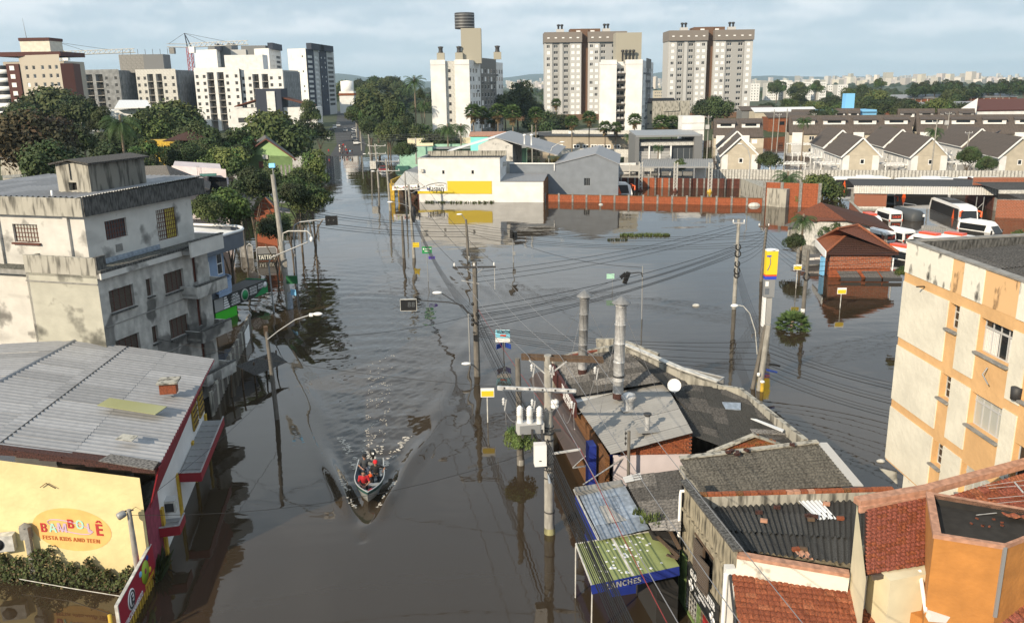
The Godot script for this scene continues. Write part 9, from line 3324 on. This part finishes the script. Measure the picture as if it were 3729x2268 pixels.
func wires() -> void:
	var n := V(1.55,0,-34.68)
	var c := V(-2.49,0,-56.37)
	var s2 := V(.35,0,-41.92)
	var c2 := V(-4.87,0,-96.38)
	var a := V(-11.39,0,-99.13)
	var b := V(-19.55,0,-139.15)
	var d := V(-26.3,0,-172.3)
	var g := V(-33.6,0,-210)
	var f := V(-46.6,0,-273.5)
	var p1 := V(19.76,0,-73.53)
	var p2 := V(25.16,0,-84.24)
	var p3 := V(25.1,0,-71.22)
	var af := V(15.5,0,-53.05)+V(.8,0,0)
	var tl := V(.27,0,-95.53)
	var t2 := V(11.15,0,-70.64)
	var next := V(6.4,0,-4.0)
	var bp := V(-14.42,0,-48.92)
	var far := V(-62,0,-345)
	var r := []
	for i in 3:
		r.append([n+V(-.9+1.35*i,8.4,0),c+V(-1.3+1.3*i,8.0,0),.5,.016])
	cables("three bare high wires from the tall pale pole to the mid-crossing crossarm",r,"bare")
	r = []
	for i in 3:
		r.append([n+V(-.9+1.35*i,8.4,0),next+V(-.9+1.35*i,8.3,0),.3,.014])
	cables("three bare high wires running from the tall pale pole over the roofs towards us",r,"bare")
	r = []
	for i in 13:
		r.append([n+V(-.18+.03*(i % 5),3.3+.11*i,.1),next+V(-.5+.06*(i % 5),3.4+.11*i,0),.25+.03*(i % 4),.016 if i % 3 else .026])
	cables("thick bundle of black cables running from the tall pale pole towards us",r)
	r = []
	for i in 12:
		r.append([n+V(-.18+.03*(i % 5),3.3+.12*i,.1),c+V(.05*(i % 3),3.2+.16*i,0),.25+.04*(i % 4),.013])
	cables("bundle of black cables from the tall pale pole to the mid-crossing pole",r)
	cables("red and black service cable from the side bracket of the tall pale pole towards us",[[n+V(1.35,4.1,.1),V(4.43,4.14,-22),.1,.018],[c+V(.2,4.8,0),n+V(1.35,4.1,.1),.4,.014]],"red_cable")
	r = []
	for i in 3:
		r.append([c+V(-1.3+1.3*i,8.0,0),a+V(-1.9+1.8*i,8.4,0),.6,.018])
	for i in 6:
		r.append([c+V(-.1,3.6+.25*i,0),a+V(0,4.6+.2*i,0),.8+.1*i,.018])
	cables("wires from the mid-crossing pole up the flooded street to the nearest street pole",r)
	for q in [[a,b,"first and second"],[b,d,"second and third"],[d,g,"third and fourth"],[g,f,"fourth and fifth"]]:
		r = []
		for i in 3:
			r.append([q[0]+V(-1.9+1.8*i,8.3,0),q[1]+V(-1.9+1.8*i,8.3,0),.5,.022])
		for i in 4:
			r.append([q[0]+V(0,5.0+.3*i,0),q[1]+V(0,5.2+.3*i,0),.6,.022])
		cables("wires along the flooded street between its %s poles" % q[2],r)
	r = []
	for i in 3:
		r.append([c+V(.2,6.7+.35*i,0),p1+V(0,7.0+.3*i,0),.45,.016])
	for i in 7:
		r.append([c+V(.1,3.4+.25*i,0),p1+V(0,4.9+.14*i,0),.5+.12*(i % 3),.015 if i % 2 else .022])
	cables("fan of wires from the mid-crossing pole to the pole left of the pylon",r)
	r = []
	for i in 6:
		r.append([c+V(.1,2.9+.16*i,0),af+V(0,1.2+.4*i,0),.3+.1*(i % 3),.015])
	cables("low wires from the mid-crossing pole behind the chimneys to the twin poles",r)
	r = []
	for i in 9:
		r.append([af+V(.1,.9+.28*i,0),V(25.0,.4+.42*i,-44.5+.5*i),.4+.1*(i % 3),.014 if i % 3 else .022])
	cables("wires from the twin poles running low to the right behind the cream flats",r)
	r = []
	for i in 6:
		r.append([p1+V(0,4.0+.5*i,0),p2+V(.3,3.6+.35*i,0),.3,.018])
		r.append([p1+V(.05,3.0+.3*i,0),af+V(0,1.8+.4*i,0),.4,.013])
	cables("wires between the pole left of the pylon, the dark leaning pole and the twin poles",r)
	r = []
	for i in 5:
		r.append([p2+V(.3,3.9+.35*i,0),p3+V(.1,3.4+.4*i,0),.3,.016])
		r.append([p3+V(.1,3.4+.4*i,0),V(62,3.4+.5*i,-86),.6,.018])
	cables("wires from the dark leaning pole past the ringed pole towards the coach yard",r)
	r = []
	var w0 := V(-29.79,6.56,-95)
	for i in 6:
		r.append([w0+V(0,-.5+.45*i,0),c2+V(-.1,2.9+.3*i,0),.7+.1*(i % 3),.018 if i % 2 else .028])
		r.append([c2+V(-.1,2.9+.3*i,0),p2+V(.3,3.6+.3*i,0),.8+.12*(i % 3),.018])
	cables("wires crossing the whole flooded street behind the mid-crossing pole",r)
	r = [[tl+V(0,2.5,0),t2+V(-.1,4.5,0),.6,.02],[tl+V(0,2.4,0),c2+V(0,3.6,0),.4,.018],[t2+V(-1.3,4.0,.2),c+V(.1,4.3,0),.5,.015]]
	cables("slack looping wires between the two traffic light posts",r)
	r = [[bp+V(-.2,5.2,0),c+V(-.1,4.4,0),.5,.014],[V(-24,5.5,-50),s2+V(-.1,4.3,0),.5,.012],[bp+V(-.2,5.2,0),V(-23.0,2.4,-52.0),.1,.012],[V(-15.15,3.55,-30.5),bp+V(-.1,2.0,0),.3,.012],[V(-15.1,3.4,-30.5),n+V(-.2,4.2,0),.9,.011]]
	cables("thin service wires crossing the street between the hall, the broken pole and the mid-crossing pole",r)
	r = []
	for i in 4:
		r.append([V(-43.6,7,-205)+UP*(.5*i-.3)+V(-20,.6,0),V(-23.3,7.2,-213)+UP*.4*i,.4,.02])
		r.append([V(-23.3,7.2,-213)+UP*.4*i,V(5.7,7.4,-215)+UP*.3*i,.6,.02])
	cables("wires crossing above the dry end of the street to the pole behind the white shop",r,"bare")
	var q0 := thing("utility_pole","slim grey pole before the beige offices","pole",V(5.6,2.8,-215))
	part("shaft",mb().tube([V(0,-6,0),V(0,7.2,0)],.17,.12,8),M.polec,q0)
	var i2 := 0
	for e in [[V(62.8,0,-197.8),15.0,"thick one at the lane mouth"],[V(76.6,0,-253.5),13.0,"left side of the flooded lane"],[V(76.4,0,-248.2),12.0,"right side of the flooded lane"],[V(52.1,0,-228.5),12.5,"with a transformer, beside the modern grey house"],[V(85.5,0,-174.8),13.0,"leaning, before the third gabled house"],[V(120.2,0,-239.5),12.0,"with a white transformer, behind the third gabled house"],[V(111.3,0,-319.4),9.0,"thin, before the longest terrace"],[V(102.8,0,-194.8),9.0,"before the right gabled house"]]:
		var at: Vector3 = e[0]
		var p := thing("utility_pole","grey pole in the flooded estate, "+e[2],"pole",at,0,"poles in the flooded estate")
		part("shaft",mb().tube([V(0,-2,0),V(.15*(i2 % 3),e[1]*.9,0)],.17,.11,8),M.polec,p)
		if i2 in [3,5]:
			part("transformer",mb().box(V(-.3,e[1]*.66,.3),V(.9,1.1,.7)),M.ash,p)
		crossarm(p,e[1]*.86,.8,X0(),M.zinc,2)
		i2 += 1
	for e in [[V(7.3,0,-161.5)*V(1,0,1),9.2,2.2,"curved street lamp before the blue-grey shed"],[V(42.4,0,-152.5),9.0,-1.6,"curved street lamp before the left gabled house"]]:
		var at: Vector3 = e[0]
		var p := thing("street_lamp",e[3],"street lamp",at)
		part("shaft",mb().tube([V(0,-2,0),V(0,e[1]*.72,0),V(e[2]*.3,e[1]*.9,0),V(e[2],e[1],0)],.10,.06,7),M.zinc,p)
		part("lamp_head",mb().ball(V(e[2]+signf(e[2])*.3,e[1],0),V(.45,.12,.2),8,5),M.white,p)


func X0() -> Vector3:
	return V(.985,0,.17).normalized()


# people
func field(bones: Array,cell: float,blend: float,inflate := 0.0,st: SurfaceTool = null) -> SurfaceTool:
	# one continuous skin round tapered bones [from, to, r0, r1]: smooth minimum of their distances, meshed as surface nets
	var lo := Vector3.ONE*1e9
	var hi := Vector3.ONE*-1e9
	for b in bones:
		var r: float = maxf(b[2],b[3])+inflate+blend
		for p in [b[0],b[1]]:
			lo = lo.min(p-Vector3.ONE*r)
			hi = hi.max(p+Vector3.ONE*r)
	var n := Vector3i(((hi-lo)/cell).ceil())+Vector3i.ONE*2
	var vals := PackedFloat32Array()
	vals.resize(n.x*n.y*n.z)
	var at := 0
	for z in n.z:
		for y in n.y:
			for x in n.x:
				var p := lo+V(x,y,z)*cell
				var d := 1e9
				for b in bones:
					var ab: Vector3 = b[1]-b[0]
					var t := clampf((p-b[0]).dot(ab)/maxf(ab.length_squared(),1e-9),0,1)
					var e: float = p.distance_to(b[0]+ab*t)-lerpf(b[2],b[3],t)-inflate
					var h := maxf(blend-absf(d-e),0.0)/blend
					d = minf(d,e)-h*h*blend*.25
				vals[at] = d
				at += 1
	var vert := {}
	var pts: PackedVector3Array = []
	for z in n.z-1:
		for y in n.y-1:
			for x in n.x-1:
				var base := x+n.x*(y+n.y*z)
				var v := []
				var neg := 0
				for k in 8:
					var q := base+(k & 1)+n.x*((k >> 1) & 1)+n.x*n.y*(k >> 2)
					v.append(vals[q])
					if vals[q]<0:
						neg += 1
				if neg==0 or neg==8:
					continue
				var sum := Vector3.ZERO
				var cnt := 0
				for k in 8:
					for axis in [1,2,4]:
						if k & axis==0 and (v[k]<0)!=(v[k | axis]<0):
							var f: float = v[k]/(v[k]-v[k | axis])
							var c0 := V(k & 1,(k >> 1) & 1,k >> 2)
							var c1 := V((k | axis) & 1,((k | axis) >> 1) & 1,(k | axis) >> 2)
							sum += c0.lerp(c1,f)
							cnt += 1
				vert[base] = pts.size()
				pts.append(lo+(V(x,y,z)+sum/cnt)*cell)
	if st==null:
		st = SurfaceTool.new()
		st.begin(Mesh.PRIMITIVE_TRIANGLES)
	st.set_smooth_group(7)
	var step := [1,n.x,n.x*n.y]
	for z in range(1,n.z-1):
		for y in range(1,n.y-1):
			for x in range(1,n.x-1):
				var base := x+n.x*(y+n.y*z)
				for axis in 3:
					var other: int = base+step[axis]
					if (vals[base]<0)==(vals[other]<0):
						continue
					var u: int = step[(axis+1) % 3]
					var w: int = step[(axis+2) % 3]
					var q := [base-u-w,base-w,base,base-u]
					if not (vert.has(q[0]) and vert.has(q[1]) and vert.has(q[2]) and vert.has(q[3])):
						continue
					if vals[base]<0:
						q.reverse()
					for k in [0,1,2,0,2,3]:
						st.add_vertex(pts[vert[q[k]]])
	return st


func person(label: String,at: Vector3,turn: float,j: Dictionary,shirt: Material,legs: Material,hat: Material,group := "",cell := .028) -> Node3D:
	var t := thing("person",label,"person",at,turn,group)
	var head: Vector3 = j.head
	var body := [[j.hip,j.chest,.135,.155],[j.chest,j.neck,.13,.055],[j.neck,head-UP*.03,.052,.06],[head+UP*.03,head-UP*.05,.098,.078]]
	var top := [[j.hip+UP*.03,j.chest,.145,.165],[j.chest,j.neck-UP*.04,.14,.075]]
	var low := [[j.hip,j.hip+UP*.06,.145,.14]]
	for s in ["l","r"]:
		var sh: Vector3 = j["shoulder_"+s]
		var el: Vector3 = j["elbow_"+s]
		var ha: Vector3 = j["hand_"+s]
		body.append_array([[j.chest,sh,.10,.062],[sh,el,.052,.042],[el,ha,.041,.028],[ha,ha+(ha-el).normalized()*.07,.032,.026]])
		top.append_array([[j.chest,sh,.11,.07],[sh,sh.lerp(el,.75),.066,.06]])
		var hp: Vector3 = j["thigh_"+s]
		var kn: Vector3 = j["knee_"+s]
		var an: Vector3 = j["ankle_"+s]
		var fw: Vector3 = j.get("toe",V(0,-.02,.16))
		body.append_array([[hp,kn,.082,.056],[kn,an,.054,.036],[an,an+fw,.038,.03]])
		low.append_array([[hp,kn,.092,.068],[kn,an.lerp(kn,.1),.066,.052]])
	var st := field(body,cell,.05)
	# fingers and thumb of each hand, nose and ears: joined to the same surface
	var extra := mb()
	extra.st = st
	for s in ["l","r"]:
		var el: Vector3 = j["elbow_"+s]
		var ha: Vector3 = j["hand_"+s]
		var d := (ha-el).normalized()
		var side := d.cross(V(.1,.2,1)).normalized()
		var palm := ha+d*.07
		for i in 4:
			var o := side*(.027-.018*i)
			var l: float = [.066,.076,.071,.056][i]
			extra.tube([palm+o,palm+o*1.05+d*l*.55,palm+o+d*l*.9-d.cross(side)*l*.35],.009,.007,5)
		extra.tube([ha+side*.03+d*.02,ha+side*.055+d*.055,ha+side*.05+d*.09],.010,.008,5)
	extra.ball(head+V(0,-.015,.102),V(.014,.022,.02),6,4)
	for s in [-1,1]:
		extra.ball(head+V(.098*s,-.01,0.0),V(.014,.03,.02),6,4)
	st.generate_normals()
	inst("body",st.commit(),M.skin,t)
	var e := mb()
	for s in [-1,1]:
		e.ball(head+V(.035*s,.012,.088),V(.012,.008,.01),6,4)
	e.box(head+V(0,-.055,.088),V(.045,.008,.012))
	part("face",e,M.hair,t)
	var s1 := field(top,cell,.05)
	s1.generate_normals()
	inst("shirt",s1.commit(),shirt,t)
	var s2 := field(low,cell,.05)
	s2.generate_normals()
	inst("trousers",s2.commit(),legs,t)
	part("hair",mb().ball(head+V(0,.045,-.018),V(.108,.092,.112),12,8),M.hair,t)
	if hat:
		part("cap",mb().lathe(head+V(0,.05,-.005),[W(.118,0),W(.118,.03),W(.09,.085),W(.03,.105),W(0,.105)],14).slab(head+V(-.09,.06,.09),head+V(.09,.06,.09),head+V(.06,.04,.20),head+V(-.06,.04,.20),.012),hat,t)
	return t


func seated(hand_l: Vector3,hand_r: Vector3,elbow_l: Vector3,elbow_r: Vector3,lean := .06) -> Dictionary:
	return {"hip": V(0,.10,0),"chest": V(0,.44,lean),"neck": V(0,.60,lean*1.3),"head": V(0,.755,lean*1.6+.02),
		"shoulder_l": V(.195,.53,lean),"shoulder_r": V(-.195,.53,lean),"elbow_l": elbow_l,"elbow_r": elbow_r,"hand_l": hand_l,"hand_r": hand_r,
		"thigh_l": V(.095,.07,.04),"thigh_r": V(-.095,.07,.04),"knee_l": V(.15,.12,.45),"knee_r": V(-.15,.12,.45),
		"ankle_l": V(.13,-.26,.43),"ankle_r": V(-.13,-.26,.43)}


func boat() -> void:
	var turn := .12
	var at := V(-7.35,0.0,-39.85)
	var t := thing("motor_boat","small open aluminium motor boat with a dark green bow, cutting a wake towards us","boat",at,turn)
	var outer := mb()
	var inner := mb()
	var band := mb()
	outer.st.set_smooth_group(1)
	inner.st.set_smooth_group(1)
	var rail := [[],[]]
	var rows := []
	for i in 15:
		var f := i/14.0
		var z := -2.05+4.25*f
		var w := .74*(1.0-pow(maxf(0.0,(f-.45)/.55),2.3))
		if f<.45:
			w = lerpf(.64,.74,f/.45)
		w = maxf(w,.015)
		var top := .46+.24*pow(f,2.2)
		var keel := -.16+.30*pow(f,5.0)
		var ring := []
		for q in [[1.0,1.0],[.97,.72],[.90,.40],[.70,.10],[0.0,0.0]]:
			ring.append(V(w*q[0],lerpf(keel,top,q[1]),z+.10*q[1]*f))
		rows.append(ring)
		rail[0].append(ring[0]+UP*.01)
		rail[1].append(ring[0]*V(-1,1,1)+UP*.01)
	for i in 14:
		for k in 4:
			for s in [1,-1]:
				var v := V(s,1,1)
				var q := [rows[i][k]*v,rows[i][k+1]*v,rows[i+1][k+1]*v,rows[i+1][k]*v]
				(band if k==0 else outer).quad(q[0],q[1],q[2],q[3])
				var c := V(.93,1,.985)
				inner.quad(q[3]*c+UP*.02,q[2]*c+UP*.03,q[1]*c+UP*.03,q[0]*c+UP*.02)
	part("hull",outer,M.hull_alu,t)
	part("green_strake",band,M.hull_green,t)
	part("inside",inner,M.hull_inside,t)
	for s in 2:
		part("gunwale",mb().tube(rail[s],.032,.028,6),alt("gunwale_white","hull_alu",1.5),t)
	part("transom",mb().quad(V(-.64,-.12,-2.03),V(.64,-.12,-2.03),V(.64,.45,-2.05),V(-.64,.45,-2.05)),M.hull_alu,t)
	for z in [-1.45,-.45,.55]:
		part("bench",mb().box(V(0,.24,z),V(1.22,.05,.26)),M.hull_alu,t)
	part("floor_board",mb().box(V(0,-.03,-.4),V(.95,.03,3.0)),M.hull_inside,t)
	var motor := thing("outboard_motor","black outboard motor with a white label on the stern of the boat","outboard motor",at+V(sin(turn),0,cos(turn))*-2.2+V(.10,0,0),turn)
	part("cowl",mb().ball(V(0,.74,0),V(.17,.21,.25),12,8),M.bus_black,motor)
	part("leg",mb().box(V(0,.2,0),V(.12,.9,.16)),M.bus_black,motor)
	part("label",mb().box(V(.02,.80,.215),V(.10,.10,.03),0,-.3),M.white,motor)
	part("tiller",mb().tube([V(-.05,.62,.15),V(-.18,.64,.55)],.02,.024,6),M.iron,motor)
	var put := func(x: float,z: float) -> Vector3:
		return at+V(sin(turn)*z+cos(turn)*x,.17,cos(turn)*z-sin(turn)*x)
	person("person in dark cap and slate shirt steering from the stern of the boat",put.call(-.30,-1.45),turn+.1,seated(V(.42,.34,-.22),V(-.14,.20,.36),V(.40,.36,.02),V(-.32,.28,.10),.04),M.shirt_slate,M.denim,M.shirt_black)
	person("person in black with a red cap, one arm resting on the boat's side",put.call(.30,-.62),turn-.05,seated(V(.40,.30,.12),V(-.16,.18,.40),V(.44,.38,-.05),V(-.30,.26,.14),.05),M.shirt_black,M.shirt_black,M.cap_red)
	person("person in a red shirt sitting forward in the boat, hands between the knees",put.call(-.26,.42),turn,seated(V(.07,.14,.44),V(-.06,.14,.44),V(.28,.26,.20),V(-.28,.26,.20),.12),M.shirt_red,M.shirt_black,null)
	var bag := thing("bundle","red and white bundle lying in the bow of the boat","bag",at+V(sin(turn),0,cos(turn))*1.35)
	part("red_bag",mb().ball(V(.18,.30,.02),V(.26,.12,.17),10,6),M.cap_red,bag)
	part("white_cloth",mb().ball(V(-.20,.29,.1),V(.22,.09,.16),10,6),M.chalk,bag)
	var vest := thing("life_vest","orange life vest between the people in the boat","life vest",at+V(sin(turn),0,cos(turn))*-.1)
	part("vest",mb().ball(V(.02,.42,0),V(.12,.10,.10),8,6),M.life_vest,vest)


# cars and people at the dry end of the street
func street_life() -> void:
	rng.seed = 111
	var car := thing("parked_car","white car at the foot of the right kerb row, nearest the water","car",Vector3.ZERO,0,"cars parked along the dry street")
	part("body",shell(mb(),[W(-2.1,.3),W(-2.15,.7),W(-1.9,.88),W(-.95,.98),W(1.5,1.0),W(2.05,.92),W(2.1,.3)],.86,.82,1.0),M.car_white,car)
	part("cabin",shell(mb(),[W(-.95,.9),W(-.3,1.42),W(1.0,1.46),W(1.75,.95)],.80,.62,1.46),M.glass,car)
	part("roof",mb().box(V(0,1.45,.4),V(1.22,.05,1.3)),M.car_white,car)
	for s in [-1,1]:
		for z in [-1.3,1.3]:
			part("wheel",mb().lathe(V(.84*s-(.14 if s>0 else .06),.3,z),[W(0,0),W(.3,0),W(.3,.2),W(0,.2)],12,Vector3.RIGHT),M.tyre,car)
		part("headlight",mb().box(V(.62*s,.72,-2.1),V(.3,.14,.1)),M.white,car)
	var paints := ["car_white","car_dark","car_silver","car_dark","car_grey","car_white","car_white","car_silver","car_dark","car_white","car_silver","car_silver"]
	var where := ["nearest the water at the right kerb","second car of the right kerb row","third car of the right kerb row","fourth car of the right kerb row","fifth car of the right kerb row","last car of the right kerb row","first car of the left kerb row, half hidden by leaves","second car of the left kerb row","third car of the left kerb row","fourth car of the left kerb row","last car of the left kerb row","driving alone down the middle of the dry street"]
	var hue := {"car_white": "white","car_dark": "black","car_silver": "silver","car_grey": "grey"}
	var k := 0
	for p in [V(-52.8,.7,-298.8),V(-55.6,1,-312.8),V(-57.7,1.3,-323.2),V(-59.9,1.6,-334),V(-61.8,1.9,-346.5),V(-63.4,2.2,-357.5),V(-67,1.2,-320.7),V(-70.6,1.7,-339.6),V(-73.1,2.3,-359.3),V(-75.1,2.7,-375.8),V(-75.9,2.9,-388.3),V(-67.3,2.2,-358.3)]:
		var label: String = hue[paints[k]]+" car, "+where[k]
		var c := car if k==0 else copy(car,p,0,label)
		c.position = p
		c.rotation.y = .2+(PI if k % 3==1 else 0.0)
		c.set_meta("label",label)
		for q in c.get_children():
			if str(q.name) in ["body","roof"]:
				q.material_override = M[paints[k]]
		k += 1
	var fc := copy(car,V(-29.6,0,-202.1)-UP*.9,.3,"white car roof drowned beside the street poles")
	var rc := copy(car,V(-31.3,0,-211.9)-UP*.6,.2,"red car half drowned beside the street poles")
	for q in rc.get_children():
		if str(q.name) in ["body","roof"]:
			q.material_override = M.car_red
	# the onlookers
	var stand := {"hip": V(0,.92,0),"chest": V(0,1.28,0),"neck": V(0,1.46,0),"head": V(0,1.62,.02),"shoulder_l": V(.18,1.4,0),"shoulder_r": V(-.18,1.4,0),"elbow_l": V(.24,1.12,-.03),"elbow_r": V(-.24,1.12,-.03),"hand_l": V(.25,.88,.06),"hand_r": V(-.25,.88,.06),"thigh_l": V(.09,.88,0),"thigh_r": V(-.09,.88,0),"knee_l": V(.11,.48,.02),"knee_r": V(-.10,.48,.03),"ankle_l": V(.12,.08,-.02),"ankle_r": V(-.11,.08,0.0)}
	var first := person("person",Vector3.ZERO,0,stand,M.shirt_red,M.denim,null,"onlookers at the edge of the flood",.045)
	var tops := ["shirt_red","chalk","shirt_slate","shirt_black","denim","shirt_red","skyblue","white","shirt_black","denim","deep_red","shirt_slate","chalk","shirt_black","fog","shirt_slate","shirt_red"]
	var say := {"shirt_red": "red","chalk": "pale","shirt_slate": "slate","shirt_black": "black","denim": "dark blue","skyblue": "light blue","white": "white","deep_red": "dark red","fog": "grey"}
	var row := ["at the very left, apart","front row, left end","front row, second","front row, third","front row, middle","front row, fifth","front row, right end","second row, left end","second row, second","second row, middle","second row, fourth","second row, right end","back row, left","back row, middle","back row, right","at the right, stepping aside","farthest back on the road"]
	k = 0
	for p in [V(-54.4,.2,-260.9),V(-50.5,.1,-258.2),V(-50.2,-.3,-260.4),V(-50.7,-1.1,-263.9),V(-50.1,-1.1,-264),V(-49,-.6,-261.9),V(-47.5,.1,-258.3),V(-52.2,.3,-267),V(-51.8,.3,-268.3),V(-49.9,.3,-261.8),V(-49.2,.3,-261.7),V(-48.6,.3,-261.6),V(-54.7,.4,-279.5),V(-53.5,.3,-277.9),V(-52,.3,-275.3),V(-46.9,.1,-258),V(-54,.4,-282.6)]:
		var label: String = "onlooker in a %s top at the edge of the flood, %s" % [say[tops[k]],row[k]]
		var o := first if k==0 else copy(first,p,0,label)
		o.position = p
		o.rotation.y = rng.randf_range(-.8,.8)+(PI if k % 5==4 else 0.0)
		o.scale = Vector3.ONE*rng.randf_range(.94,1.06)
		o.set_meta("label",label)
		for q in o.get_children():
			if str(q.name)=="shirt":
				q.material_override = M[tops[k]]
		k += 1
